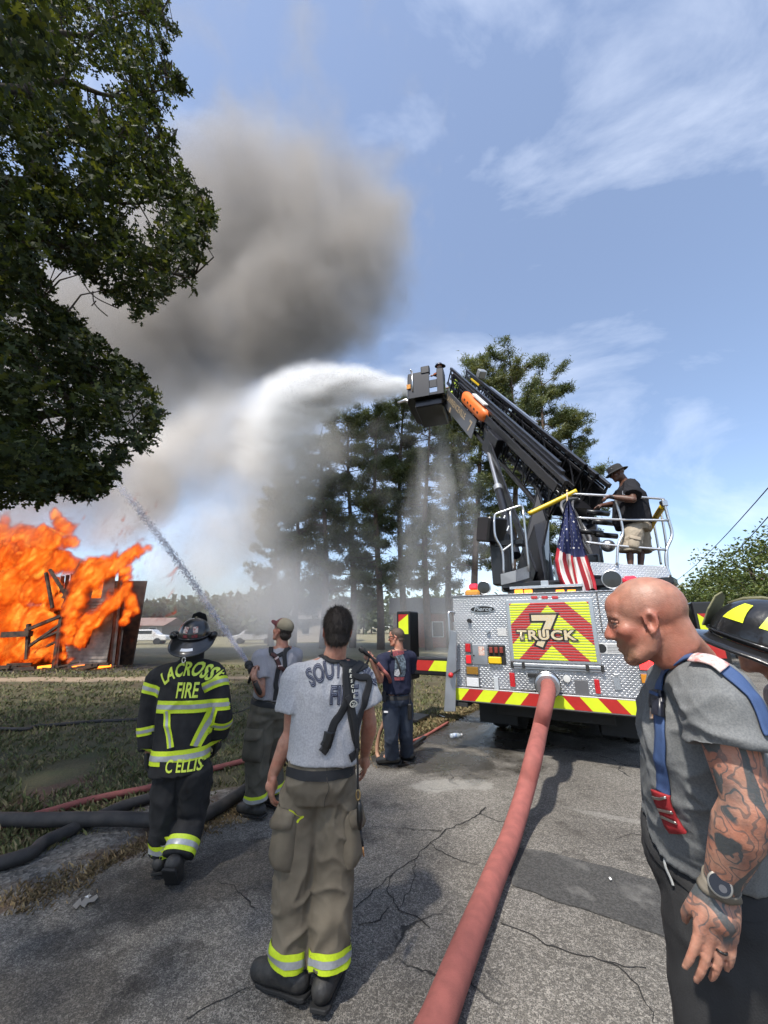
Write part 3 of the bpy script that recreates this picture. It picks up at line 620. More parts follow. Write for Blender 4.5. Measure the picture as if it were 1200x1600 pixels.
        ps = catmull([root+Vector((.3, .15, zz))] + [P(*k) for k in tips], 7); n = len(ps); rs = [r0*.62*(1-i/(n-1))**1.3+.007 for i in range(n)]
        ps = [q+Vector((noise.noise(q*.9), noise.noise(q*.9+Vector((7, 0, 0))), noise.noise(q*.9+Vector((0, 9, 0)))))*.42*min(1, i/4) for i, q in enumerate(ps)]
        mb = MB(); mb.tube(ps, rs, 8); mb.build('limb', BARK, t, True); limbs += ps
    A = np.array([tuple(q) for q in limbs]); mb = MB()
    for q, r, far in cent:
        if far: continue
        dd = np.linalg.norm(A-np.array(q), axis=1); i = int(dd.argmin())
        if dd[i] > 1.0 or random.random() < .4: continue
        a = Vector(A[i]); mid = a.lerp(q, .5)+Vector((random.gauss(0, .12), random.gauss(0, .12), random.gauss(.05, .10))); mb.tube([a, mid, q, q+(q-mid).normalized()*r*.7], [.016, .011, .007, .003], 4)
    for pts in ([(118, 415, 5), (132, 445, 5), (150, 465, 5), (185, 482, 5)], [(145, 455, 5), (148, 475, 5), (168, 494, 5)], [(150, 470, 5), (143, 478, 5)], [(68, 640, 5), (80, 670, 5), (78, 710, 5), (60, 740, 5)], [(182, 655, 5.2), (192, 685, 5.2), (200, 695, 5.2)], [(20, 760, 5), (16, 782, 5), (25, 790, 5)]): mb.tube(catmull([P(*k) for k in pts], 5), .009, 5)
    tag(mb.build('twigs', BARK, t), kind='stuff')
def pine(px, Y, top_py, rad, lab, seed, lean=0.0, crown0=.38):
    rs = np.random.default_rng(seed); rd = random.Random(seed)
    x = ray(px, 1005).x/ray(px, 1005).y*Y; tp = P(px, top_py, Y); Hh = tp.z; tx = tp.x
    t = thing('pine_tree', lab, 'tree', (x, Y, 0), 'tall pines behind the truck')
    ax = lambda s: Vector((x+(tx-x)*s+.25*math.sin(s*5+seed), Y+.2*math.sin(s*4+seed*2), Hh*s))
    mb = MB(); mb.tube([ax(k/12) for k in range(13)], [.30*(1-.85*k/12)+.02 for k in range(13)], 9); mb.build('trunk', PBARK, t, True)
    cl = []; mb = MB()
    nb = int(62*rad/2.6)
    for i in range(nb):
        s = crown0+(1-crown0)*((i+rd.random())/nb)**.9; env = math.sin(PI*min(1, (.16+.84*(1-s)/(1-crown0))))**.55 if s > crown0+.2 else .75+.25*rd.random()
        L_ = rad*(.4+.8*rd.random())*max(.25, env); a = rd.random()*2*PI; b0 = ax(s); up = .15+.5*rd.random()-.35*(1-s)
        e = b0+Vector((math.cos(a)*L_, math.sin(a)*L_, L_*up)); m_ = b0.lerp(e, .5)+Vector((0, 0, -.08*L_)); mb.tube([b0, m_, e], [.05, .035, .015], 5)
        for k in range(4+int(L_*2.0)):
            f = .45+.6*rd.random(); c = (b0.lerp(m_, f*2) if f < .5 else m_.lerp(e, min(1.05, f*2-1)))+Vector((rd.gauss(0, .24), rd.gauss(0, .24), rd.gauss(0, .15)+.1)); cl.append((c, .32+.32*rd.random()))
    for k in range(8): cl.append((ax(.93+.07*rd.random())+Vector((rd.gauss(0, .3), rd.gauss(0, .3), rd.gauss(0, .2))), .4))
    tag(mb.build('branches', PBARK, t), kind='stuff')
    Q = np.array([tuple(c) for c, r in cl]); R_ = np.array([r for c, r in cl]); n = 62; m_ = len(Q)
    d = rs.normal(size=(m_, n, 3)); d[:, :, 2] += .35; d /= np.linalg.norm(d, axis=2)[:, :, None]
    off = rs.normal(size=(m_, n, 3))*np.array((.36, .36, .2)); st = (Q[:, None, :]+off*R_[:, None, None]*1.3).reshape(-1, 3); d = d.reshape(-1, 3); ln = (.24+.2*rs.random(len(st)))
    vv = np.cross(d, rs.normal(size=d.shape)); vv /= np.linalg.norm(vv, axis=1)[:, None]
    V = np.stack([st-vv*.035, st+vv*.035, st+d*ln[:, None]], 1); F = np.arange(len(st)*3).reshape(-1, 3); me = np_mesh('pine_needles', V.reshape(-1, 3), F, 3)
    base = np.array([(.085, .112, .040), (.11, .135, .050), (.065, .09, .034), (.135, .15, .06)])[rs.integers(0, 4, m_)]*(.8+.45*rs.random((m_, 1))); cc = np.ones((m_, n*3, 4), np.float32); cc[:, :, :3] = base[:, None, :]
    at = me.color_attributes.new('col', 'FLOAT_COLOR', 'POINT'); at.data.foreach_set('color', cc.ravel()); tag(link('crown', me, PLEAF, t), kind='stuff')
PBARK = mat('pine_bark', (.13, .085, .06), .95, col2=(.07, .05, .04), vscale=4, bump=.7, bscale=10, bdist=.05); PLEAF = leaf_mat('pine_needle', .6, .3)
for i, (px, Y, tp, rad, c0, lab) in enumerate((
    (428, 37, 775, 2.6, .08, 'lowest pine at the misty outer edge of the pine stand'), (462, 35, 730, 3.0, .10, 'pine with a broad rounded top near the outer edge of the stand'), (505, 33, 680, 3.0, .13, 'bushy pine rising behind the person in the backward cap'),
    (548, 34, 655, 3.0, .14, 'tall pine behind the person with crossed suspenders'), (590, 31, 650, 2.9, .16, 'tall pine beside the fine spray falling from the ladder platform'), (628, 33, 625, 2.9, .2, 'pine whose top stands right under the ladder platform'),
    (668, 31, 640, 2.8, .22, 'pine veiled by the falling spray in front of the brick house'), (705, 34, 650, 2.8, .22, 'pine seen through the spray beside the ladder'), (745, 31, 572, 2.8, .25, 'tallest pine, its pointed top above the ladder platform'),
    (800, 30, 562, 3.1, .22, 'tall pine with bright crown rising behind the ladder rails'), (850, 33, 595, 3.0, .25, 'pine with spreading crown behind the middle of the ladder'), (895, 34, 655, 2.6, .28, 'shorter pine leaning out beyond the ladder toward the open sky'))):
    pine(px, Y, tp, rad, lab, 11+i*7, crown0=c0)
def leafy(name, lab, px, Y, top_py, rx, group, seed, cols, n=5200, leaf=.16, flat=1.0, trunk=True):
    rd = random.Random(seed); rs = np.random.default_rng(seed); x = ray(px, 1000).x/ray(px, 1000).y*Y; Hh = P(px, top_py, Y).z
    t = thing(name, lab, 'tree', (x, Y, 0), group); mb = MB(); mb.tube([(x, Y, -.1), (x+.1, Y, Hh*.35), (x-.1, Y, Hh*.8)], [.2, .15, .05], 8)
    Q = []
    for i in range(70):
        a = rs.normal(size=3); a /= np.linalg.norm(a); rr = rd.random()**.33; c = Vector((x+a[0]*rr*rx, Y+a[1]*rr*rx, Hh*.54+a[2]*rr*Hh*.42)); Q.append((c, rx*(.16+.2*rd.random())))
        if i % 3 == 0: mb.tube([(x, Y, Hh*(.2+.4*rd.random())), tuple(c)], [.05, .012], 5)
    mb.build('trunk', BARK, t, True); k = n//len(Q); P_ = []
    for c, r in Q:
        d = rs.normal(size=(k, 3)); d /= np.linalg.norm(d, axis=1)[:, None]; P_.append(np.array(c)+d*r*(rs.random((k, 1))**.4)*np.array((1, 1, .8)))
    C = np.concatenate(P_); C[:, 2] = np.maximum(C[:, 2], .1); tag(link('crown', leaves_mesh('leafy_crown', C, leaf*(.7+.6*rs.random(len(C))), DIA, cols, .35), GLEAF, t), kind='stuff')
GLEAF = leaf_mat('green_leaf', .55, .3); gc = [(.085, .12, .03), (.11, .145, .04), (.065, .095, .025), (.14, .165, .06)]
leafy('leafy_tree', 'bright green tree behind the black fire helmet', 1205, 17, 842, 2.3, 'green trees beside the truck', 5, gc, 9000, .15)
leafy('leafy_tree', 'green tree between the helmet and the utility pole', 1150, 23, 880, 2.6, 'green trees beside the truck', 6, gc, 8000, .19)
leafy('leafy_tree', 'small green tree at the foot of the utility pole', 1095, 26, 925, 2.6, 'green trees beside the truck', 8, gc, 7000, .2)
leafy('leafy_tree', 'dark green tree right beside the truck tail', 1062, 30, 940, 2.6, 'green trees beside the truck', 9, gc, 6000, .22)
leafy('leafy_tree', 'tall green tree reaching out of the picture past the helmet', 1275, 15, 800, 2.4, 'green trees beside the truck', 12, gc, 6000, .15)
def build_wood():
    Cs = []; mb = MB()
    for i in range(78):
        px = 150+ i*3.9+random.uniform(-6, 6); Y = random.uniform(72, 92); x = ray(px, 985).x/ray(px, 985).y*Y; top = 955-25*max(0, (px-190)/240)-random.uniform(0, 16)+(12 if px < 200 else 0); Hh = P(px, top, Y).z
        n = 260; d = rng.normal(size=(n, 3)); d /= np.linalg.norm(d, axis=1)[:, None]; rr = rng.random((n, 1))**.4; Cs.append(np.array((x, Y, Hh*.52))+d*rr*np.array((2.6, 2.6, Hh*.5))*(1-.25*rng.random((n, 1)))); mb.tube([(x, Y, 0), (x, Y, Hh*.7)], [.25, .1], 5)
    for i in range(70):
        px = 430+i*12+random.uniform(-6, 6); Y = random.uniform(95, 120); x = ray(px, 985).x/ray(px, 985).y*Y; Hh = random.uniform(8, 12)
        n = 200; d = rng.normal(size=(n, 3)); d /= np.linalg.norm(d, axis=1)[:, None]; Cs.append(np.array((x, Y, Hh*.5))+d*(rng.random((n, 1))**.4)*np.array((4, 3, Hh*.5))); mb.tube([(x, Y, 0), (x, Y, Hh*.7)], [.25, .1], 5)
    C = np.concatenate(Cs); C[:, 2] = np.maximum(C[:, 2], .2)
    t = tag(link('distant_wood', leaves_mesh('wood', C, 1.2+.8*rng.random(len(C)), DIA, [(.06, .085, .03), (.08, .10, .035), (.05, .07, .028)], .3), GLEAF), 'hazy green wood along the far side of the field', 'wood', kind='stuff')
    tag(mb.build('wood_trunks', BARK, t), kind='stuff')
build_oak(); build_wood()

# ================================================================== lettering
def text_mesh(s, size=1.0, offset=0.0, extrude=0.0, shear=0.0, space=1.0):
    """flat lettering as mesh data, centred on x, baseline at y=0"""
    cu = bpy.data.curves.new('lettering', 'FONT'); cu.body = s; cu.size = size; cu.align_x = 'CENTER'; cu.offset = offset; cu.extrude = extrude; cu.shear = shear; cu.space_character = space; cu.resolution_u = 3; cu.fill_mode = 'BOTH'
    ob = bpy.data.objects.new('lettering', cu); COL.objects.link(ob); dg = bpy.context.evaluated_depsgraph_get(); dg.update()
    me = bpy.data.meshes.new_from_object(ob.evaluated_get(dg)); bpy.data.objects.remove(ob); bpy.data.curves.remove(cu); me.materials.clear(); return me
def place_mesh(name, me, m, parent, o, X, Y, Z=None):
    X, Y = Vector(X), Vector(Y); Z = Vector(Z) if Z else X.cross(Y).normalized(); M = Matrix((X, Y, Z)).transposed().to_4x4(); M.translation = Vector(o); me.transform(M); return link(name, me, m, parent)

# ================================================================== ladder truck
TA = P(715, 1093, 6.2); TA.z = 0; TYAW = RAD(28); TU = Vector((math.cos(TYAW), -math.sin(TYAW), 0)); TV = Vector((math.sin(TYAW), math.cos(TYAW), 0)); TW = 2.45
ZZ = Vector((0, 0, 1))
def T(a, b, c): return TA + TU*a + TV*b + ZZ*c
def FP(px, py, b=0.0):
    """where a pixel's ray meets the plane of the tail: (across, height)"""
    v = ray(px, py); o = Vector((0, 0, CAMH)); q0 = T(0, b, 0); t = (q0-o).dot(TV)/v.dot(TV); q = o+v*t-TA; return q.dot(TU), q.z
TM = Matrix((TU, TV, ZZ)).transposed()
def build_truck():
    global TRUCK
    tr = TRUCK = thing('ladder_truck', 'black and chrome ladder fire truck with raised aerial boom and chevron tail', 'fire truck', T(TW/2, 4, 0))
    # tread plate
    m, b, N, L, noi, rng_, mix, mth, bump, spot, tcn = nodes_mat('tread_plate')
    mpn = N('ShaderNodeMapping'); mpn.vector_type = 'TEXTURE'; mpn.inputs['Rotation'].default_value = (0, 0, -TYAW); L(tcn.outputs['Object'], mpn.inputs[0]); sp = N('ShaderNodeSeparateXYZ'); L(mpn.outputs[0], sp.inputs[0])
    sx = mth('MULTIPLY', sp.outputs[0], 36.0); sz = mth('MULTIPLY', sp.outputs[2], 36.0)
    s1 = mth('ADD', sx, sz); t1 = mth('SUBTRACT', sx, sz)
    def loz(s_, t_, a, b2, off):
        fs = mth('SUBTRACT', mth('FRACT', mth('ADD', mth('MULTIPLY', s_, .5), off)), .5); ft = mth('SUBTRACT', mth('FRACT', mth('ADD', mth('MULTIPLY', t_, .5), off)), .5)
        return mth('MAXIMUM', mth('SUBTRACT', 1.0, mth('ADD', mth('POWER', mth('DIVIDE', mth('ABSOLUTE', fs), a), 2.0), mth('POWER', mth('DIVIDE', mth('ABSOLUTE', ft), b2), 2.0))), 0.0)
    hgt = mth('MAXIMUM', loz(s1, t1, .46, .15, 0.0), loz(s1, t1, .15, .46, .5))
    L(mix(rng_(noi(2.2, 4), .35, .65), (.56, .57, .59), (.44, .45, .46)), b.inputs['Base Color']); b.inputs['Metallic'].default_value = .9; L(rng_(noi(5, 4), .3, .7, .30, .46), b.inputs['Roughness']); bump(hgt, .8, .006)
    TP = m; BLK = mat('black_paint', (.009, .009, .011), .34, coat=.3, spec=.4); RUB = mat('black_rubber', (.02, .02, .02), .8, bump=.3, bscale=60); CHR = mat('brushed_aluminium', (.60, .61, .62), .34, 1.0, bump=.15, bscale=200); DULL = mat('dull_aluminium', (.42, .44, .46), .5, .85, var=.25, vscale=3)
    YEL = mat('reflective_lime', (.62, .72, .02), .45, var=.08); RED = mat('reflective_red', (.42, .022, .018), .4, var=.12)
    def bx(name, a0, a1, b0, b1, c0, c1, m, par=tr, bev=.006): mb = MB(); mb.box(T((a0+a1)/2, (b0+b1)/2, (c0+c1)/2), (abs(a1-a0), abs(b1-b0), abs(c1-c0)), TM); return mb.build(name, m, par, bevel=bev)
    def fb(name, x0, y0, x1, y1, b0, b1, m, par=tr, bev=.004):
        a0, c1 = FP(x0, y0); a1, _ = FP(x1, y0); _, c0 = FP((x0+x1)/2, y1); _, c1 = FP((x0+x1)/2, y0); return bx(name, a0, a1, b0, b1, c0, c1, m, par, bev)
    def disc(name, px, py, r, b0, b1, m, par=tr, n=20, inner=0):
        a, c = FP(px, py); mb = MB(); pr = [(inner, 0), (r*.92, 0), (r, (b1-b0)*.2), (r, b1-b0), (inner, b1-b0)]; mb.lathe(pr, T(a, b0, c), TM @ Matrix.Rotation(-PI/2, 3, 'X'), n); return mb.build(name, m, par, smooth=40)
    body = bx('body', .03, TW-.03, .06, 5.6, .62, 2.10, BLK); bx('cab', .05, TW-.05, 5.7, 8.2, .5, 2.55, BLK, bev=.08); bx('chassis', .45, TW-.45, .5, 8.2, .42, .62, RUB)
    bx('tail_panel', 0, TW, 0, .055, .845, 2.13, TP); bx('top_cap', -.01, TW+.01, -.012, .5, 2.131, 2.15, TP)
    bmp = bx('bumper', -.01, TW+.01, -.06, .4, .655, .84, mat('bumper_steel', (.35, .35, .36), .4, .8))
    n = 12; wd = TW/n*1.0; lean = .13
    for i in range(-1, n+1):
        a0 = i*wd; a1 = a0+wd; ln_ = -lean if i < n/2 else lean; pts = [(a0+(ln_ if i != n//2 else -lean), .672), (a1+(ln_ if i != n//2 else lean), .672), (a1, .826), (a0, .826)]; cl = lambda p: (min(max(p[0], .0), TW), p[1]); pts = [cl(p) for p in pts]
        if pts[1][0]-pts[0][0] < .01 and pts[2][0]-pts[3][0] < .01: continue
        mb = MB(); mb.prism(pts, .004, Matrix((TU, ZZ, -TV)).transposed(), T(0, -.061, 0)); mb.build('stripe', YEL if i % 2 == 0 else RED, bmp)
    # roll up door
    a0, c1 = FP(796, 943); a1, _ = FP(919, 939); _, c0 = FP(860, 1032); ac = (a0+a1)/2
    m2, b, N, L, noi, rng_, mix, mth, bump, spot, tcn = nodes_mat('chevron_door')
    mpn = N('ShaderNodeMapping'); mpn.vector_type = 'TEXTURE'; mpn.inputs['Location'].default_value = T(ac, 0, 0); mpn.inputs['Rotation'].default_value = (0, 0, -TYAW); L(tcn.outputs['Object'], mpn.inputs[0]); sp = N('ShaderNodeSeparateXYZ'); L(mpn.outputs[0], sp.inputs[0])
    per = .53; top = FP(855, 946)[1]
    f = mth('FRACT', mth('DIVIDE', mth('SUBTRACT', mth('SUBTRACT', top+5*per, sp.outputs[2]), mth('MULTIPLY', mth('ABSOLUTE', sp.outputs[0]), 1.02)), per))
    L(mix(mth('LESS_THAN', f, .5), (.42, .022, .018), mix(mth('LESS_THAN', mth('ABSOLUTE', mth('SUBTRACT', f, .5)), .5), (.62, .72, .02), (.62, .72, .02))), b.inputs['Base Color']); b.inputs['Roughness'].default_value = .42
    door = bx('roller_door', a0-.05, a1+.05, -.018, 0, c0-.03, c1+.05, CHR); ns = 22
    for i in range(ns):
        z0 = c0+(c1-c0)*i/ns; z1 = c0+(c1-c0)*(i+1)/ns; mb = MB(); h = z1-z0
        mb.prism([(0, z0+.0025), (.011, z0+.006), (.013, z0+h*.5), (.011, z1-.006), (0, z1-.0025)], a1-a0, Matrix((-TV, ZZ, TU)).transposed(), T(a0, -.0185, 0)); mb.build('slat', m2, door)
    bx('door_bar', a0-.05, a1+.07, -.05, -.02, c0-.085, c0-.045, CHR, door); bx('door_sill', a0-.04, a1+.05, -.035, -.018, c0-.12, c0-.09, DULL, door)
    for a in (a0-.03, a0+.12, a1-.12, a1+.05): bx('bracket', a-.02, a+.02, -.06, -.0355, c0-.11, c0-.03, RUB, door)
    GOLD = mat('gold_leaf', (.72, .52, .22), .35, .3, col2=(.62, .60, .52), vscale=90, bump=.4, bscale=150); BK = mat('letter_black', (.015, .015, .015), .5)
    sv, cv = FP(853, 1010); o7 = T(*[FP(853, 1007)[0], -.034, FP(853, 1009)[1]]); k = FP(853, 959)[1]-FP(853, 1009)[1]
    for nm, off, dep, mm in (('number_outline', .035, 0, BK), ('number', .012, -.004, GOLD)):
        me = text_mesh('7', k/.73, off); place_mesh(nm, me, mm, door, o7+TV*dep, TU*1.15, ZZ, -TV)
    oT = T(FP(853, 998)[0], -.044, FP(853, 999)[1]); k2 = FP(853, 985)[1]-FP(853, 999)[1]
    for nm, off, dep, mm in (('word_outline', .018, 0, BK), ('word', .006, -.004, GOLD)):
        me = text_mesh('TRUCK', k2/.70, off, space=1.12); place_mesh(nm, me, mm, door, oT+TV*dep, TU*1.24, ZZ, -TV)
    # lamps
    def lamp(px0, py0, px1, py1, col, e=0):
        h = fb('tail_lamp', px0, py0, px1, py1, -.022, -.001, mat('lamp_bezel', (.25, .25, .26), .3, .8), tr, .006); c = (px0+px1)/2, (py0+py1)/2
        fb('lens', px0+1.6, py0+1.6, px1-1.6, py1-1.6, -.034, -.0225, mat('lens_%d_%d' % (int(col[0]*100), int(col[1]*100))+('lit' if e else ''), col, .15, coat=.6, emit=e, ecol=col, bump=.6, bscale=120, bdist=.004), h, .005)
    R_ = (.45, .015, .02); AM = (.55, .22, .02); CL = (.62, .63, .65)
    lamp(726, 1004, 737, 1020, R_); lamp(727, 1022, 738, 1038, R_, .4); lamp(728, 1040, 749, 1055, (.25, .13, .02)); lamp(728, 1057, 750, 1074, CL)
    lamp(992, 1012, 1012, 1026, (1, .18, .02), 3); lamp(996, 1030, 1022, 1048, (.9, .03, .03), 1.6); lamp(999, 1052, 1022, 1069, AM); lamp(1001, 1072, 1022, 1091, CL)
    for x in (800, 932): fb('reflector', x-4, 1051+(x-800)*.08, x+4, 1073+(x-800)*.08, -.02, -.001, R_ and mat('lens_45_1', R_, .15), tr)
    pd = fb('control_door', 738, 1007, 761, 1038, -.02, -.001, DULL); fb('notice', 748, 1010, 757, 1024, -.0235, -.0205, mat('notice_paper', (.62, .60, .52), .6, col2=(.5, .2, .15), vscale=60), pd, 0); disc('latch', 741, 1024, .012, -.03, -.02, BK, pd, 10)
    cp = fb('open_compartment', 762, 1008, 789, 1038, -.012, -.001, mat('dark_inside', (.01, .01, .01), .8)); fb('yellow_case', 764, 1026, 784, 1037, -.06, -.0125, mat('yellow_plastic', (.72, .47, .01), .45), cp, .012)
    for i in range(3): fb('fitting', 765+i*8, 1011, 770+i*8, 1020, -.04, -.0125, mat('fitting_red', (.2, .03, .02), .5), cp)
    fb('sign_plate', 777, 982, 791, 994, -.008, -.001, mat('sign_white', (.6, .6, .58), .5, col2=(.42, .42, .42), vscale=80)); sg = fb('sign_plate', 931, 1005, 975, 1022, -.008, -.001, mat('sign_white', (.6, .6, .58), .5))
    disc('sign_ring', 940, 1013, .055, -.011, -.0085, BK, sg, 24, inner=.045); me = text_mesh('!', .09, .004); place_mesh('sign_mark', me, BK, sg, T(FP(940, 1013)[0], -.012, FP(940, 1013)[1]-.03), TU, ZZ, -TV)
    for i in range(5): fb('sign_line', 949, 1008.5+i*2.4, 972-(i % 2)*4, 1009.3+i*2.4, -.0105, -.0085, mat('ink_grey', (.2, .2, .2), .7), sg, 0)
    # maker's oval
    a, c = FP(754, 952); pl = [(a+.19*math.cos(t*PI/16), c+.055*math.sin(t*PI/16)) for t in range(32)]; M_ = Matrix((TU, ZZ, -TV)).transposed(); mb = MB(); mb.prism(pl, .012, M_, T(0, -.001, 0)); ov = mb.build('maker_badge', CHR, tr)
    mb = MB(); mb.prism([(a+(x-a)*.94, c+(z-c)*.82) for x, z in pl], .004, M_, T(0, -.0135, 0)); mb.build('badge_face', BK, ov); me = text_mesh('Pierce', .085, .001, shear=.3); place_mesh('badge_word', me, CHR, ov, T(a, -.019, c-.025), TU*1.25, ZZ, -TV)
    disc('camera_eye', 734, 970, .03, -.06, -.001, BK); disc('knob', 763, 986, .028, -.05, -.001, CHR); disc('gauge', 886, 1060, .052, -.03, -.001, CHR); disc('gauge_face', 886, 1060, .044, -.033, -.0305, mat('gauge_face', (.6, .6, .58), .3))
    fb('blank_plate', 897, 1063, 918, 1087, -.006, -.001, mat('grey_plate', (.16, .16, .165), .5, .6)); fb('clear_bottle', 772, 1058, 779, 1081, -.04, -.001, mat('cloudy_plastic', (.45, .48, .5), .3)); 
    hd = fb('grab_handle', 825, 1052, 841, 1058, -.05, -.001, BK); fb('tow_eye', 814, 1077, 838, 1086, -.05, -.001, BK, tr, .015); fb('latch', 957, 1057, 968, 1078, -.02, -.001, DULL); fb('latch', 959, 1053, 966, 1058, -.025, -.001, CHR)
    for i, (x, y) in enumerate(((811, 1045), (831, 1047), (890, 1049), (905, 1051), (920, 1053), (930, 1055))): fb('label_plate', x-4, y-2, x+4, y+2, -.004, -.001, DULL, tr, 0)
    # upper right service door seam and hinge
    for q in ((931, 926, 933, 988), (931, 988, 1020, 989.5)): fb('seam', *q, -.003, -.0005, mat('seam_dark', (.08, .08, .085), .6), tr, 0)
    # intake coupling
    a, c = FP(858, 1065); Mx = TM @ Matrix.Rotation(PI/2, 3, 'X'); mb = MB(); mb.lathe([(.05, 0), (.135, 0), (.135, .05), (.11, .06), (.11, .1), (.13, .105), (.13, .14), (.105, .145), (.105, .19), (.13, .195), (.13, .22), (.1, .23)], T(a, 0, c), Mx, 28); cpl = mb.build('intake_coupling', CHR, tr, smooth=35)
    for k in range(3): ang = k*2*PI/3+.4; mb = MB(); e = T(a, -.12, c)+TU*math.cos(ang)*.15+ZZ*math.sin(ang)*.15; mb.bar(T(a, -.12, c)+TU*math.cos(ang)*.11+ZZ*math.sin(ang)*.11, e, .03, .035); mb.build('lug', BK, cpl)
    # things on top of the tail
    lb = fb('light_bar', 796, 917, 909, 930, .05, .22, BK, tr, .01)
    bz = T(FP(800, 920)[0], .05, FP(850, 917)[1]); fb('bar_cap', 795, 914, 910, 918, .03, .24, CHR, lb)
    for x in (803, 818, 868, 886): fb('lens', x, 921, x+13, 928, .035, .0495, mat('lens_amber_lit', (.9, .25, .02), .2, emit=1.5, ecol=(1, .25, .02)), lb)
    for x in (835, 851, 867): fb('marker_lamp', x-5, 931.5, x+5, 936, -.03, -.013, mat('lens_45_1', R_, .15), tr, .006)
    fb('work_lamp', 843, 906, 855, 914, .1, .16, CHR, tr)
    bc = fb('beacon_base', 724, 921, 747, 932, .05, .3, mat('lens_amber', (.6, .25, .02), .2, coat=.5), tr, .03); fb('red_beacon', 729, 911, 744, 921, .08, .3, mat('lens_red2', (.55, .02, .04), .15, coat=.5, emit=.5, ecol=(.9, .02, .05)), bc, .03)
    def spot_lamp(px, py, r):
        a, c = FP(px, py, .1); mb = MB(); mb.lathe([(.02, .1), (r*.7, .09), (r, .02), (r, 0), (r*.93, -.005), (.01, -.006)], T(a, .1, c), TM @ Matrix.Rotation(-PI/2, 3, 'X'), 24); s = mb.build('flood_lamp', CHR, tr, smooth=40); mb = MB(); mb.lathe([(.01, -.008), (r*.9, -.008), (r*.9, -.012), (.01, -.016)], T(a, .1, c), TM @ Matrix.Rotation(-PI/2, 3, 'X'), 24); mb.build('lamp_glass', mat('lamp_glass', (.025, .027, .027), .2), s); mb = MB(); mb.tube([T(a, .13, c-r*.9), T(a, .13, 2.15)], .02, 8); mb.build('stem', CHR, s)
    spot_lamp(756, 918, .105); spot_lamp(956, 905, .125); fb('red_beacon', 973, 899, 996, 909, .05, .3, mat('lens_red2', (.55, .02, .04), .15), tr, .03)
    # steps and handrail at the tail's outer edge
    mb = MB(); mb.tube(catmull([T(.02, -.0, FP(716, 957)[1]), T(-.05, -.07, FP(716, 957)[1]), T(-.05, -.08, 1.75), T(-.05, -.08, 1.45), T(-.02, -.05, FP(716, 1030)[1]), T(.02, 0, FP(716, 1030)[1])], 5), .016, 8); mb.build('handrail', CHR, tr, True)
    q = [P(*k, 6.05) for k in ((704, 984), (714, 988), (712, 1112), (694, 1112), (698, 1040))]; mb = MB(); n_ = Vector((0, .03, 0)); mb.add(q+[k+n_ for k in q], [(0, 1, 2, 3, 4), (9, 8, 7, 6, 5)]+[(i, (i+1) % 5, 5+(i+1) % 5, 5+i) for i in range(5)]); st = mb.build('folding_step', DULL, tr, bevel=.006)
    mb = MB(); mb.box(P(718, 1100, 6.15)+Vector((.03, .1, 0)), (.30, .28, .05), TM); mb.build('step_tread', RUB, st); mb = MB(); mb.tube([P(718, 1046, 6.1), P(705, 1055, 6.0)], .014, 8); mb.build('lever', BK, st); mb = MB(); mb.ell(P(704.5, 1055, 5.98), .038); mb.build('lever_knob', mat('knob_red', (.5, .02, .02), .3), st, True)
    for a in (.12, 1.78):
        for b in (1.7, 3.0):
            for off in (0, .3):
                mb = MB(); mb.lathe([(.25, -.13), (.42, -.14), (.50, -.10), (.52, 0), (.50, .10), (.42, .14), (.25, .13), (.22, .05)], T(a+.12+off, b, .52), TM @ Matrix.Rotation(PI/2, 3, 'Y'), 32); wv = mb.build('wheel', RUB, tr, smooth=40)
                mb = MB(); mb.lathe([(.02, -.05), (.24, -.06), (.255, -.12), (.255, .12), (.24, .06), (.02, .05)], T(a+.12+off, b, .52), TM @ Matrix.Rotation(PI/2, 3, 'Y'), 24); mb.build('rim', DULL, wv, smooth=40)
    for a in (.35, 2.1): bx('mud_flap', a-.3, a+.3, .95, .97, .2, .66, RUB)
    # stabilisers
    def stab(side):
        if side < 0: a_in, a_out, b0 = 0.0, -1.42, 1.25
        else: a_in, a_out, b0 = TW, TW+.86, 1.05
        s = bx('stabiliser', a_in, a_out, b0, b0+.28, .82, 1.13, BLK, tr, .02); w_ = .21; a1_ = a_out-(.0 if side < 0 else -.0)
        jk = bx('jack_housing', a1_-w_/2-.05, a1_+w_/2+.05, b0-.06, b0+.34, 1.0 if side > 0 else .72, 1.98 if side < 0 else 2.02, BLK, s, .02)
        bx('jack_leg', a1_-.07, a1_+.07, b0+.05, b0+.2, .08, .9, CHR, s); bx('jack_pad', a1_-.3, a1_+.3, b0-.15, b0+.4, .03, .08, BLK, s)
        Mf = Matrix((TU, ZZ, -TV)).transposed()
        if side < 0:
            for i, (p0, p1, cc) in enumerate(((-1.18, -.95, RED), (-.95, -.55, YEL), (-.55, -.25, RED), (-.25, -.02, YEL))):
                sh = .13; mb = MB(); pts = [(p0, .9), (p1, .9), (p1+sh if i < 3 else p1, 1.08), (p0+(sh if i else 0), 1.08)]; mb.prism(pts, .004, Mf, T(0, b0-.001, 0)); mb.build('stripe', cc, s)
        lo, hi = (1.38, 1.86) if side > 0 else (1.55, 1.92); w2 = w_*.5
        L_, R2 = a1_-w2, a1_+w2
        if side > 0: pcs = [([(L_, hi), (R2, hi-.18), (R2, hi)], RED), ([(L_, hi), (L_, hi-.26), (R2, hi-.44), (R2, hi-.18)], YEL), ([(L_, hi-.26), (L_, lo-.1), (R2, lo-.1), (R2, hi-.44)], RED)]
        else: pcs = [([(L_, hi), (L_, hi-.15), (R2, hi)], RED), ([(L_, hi-.15), (L_, lo), (R2, lo), (R2, hi)], YEL)]
        for pts, cc in pcs: mb = MB(); mb.prism(pts, .004, Mf, T(0, b0-.061, 0)); mb.build('stripe', cc, jk)
    stab(-1); stab(1)
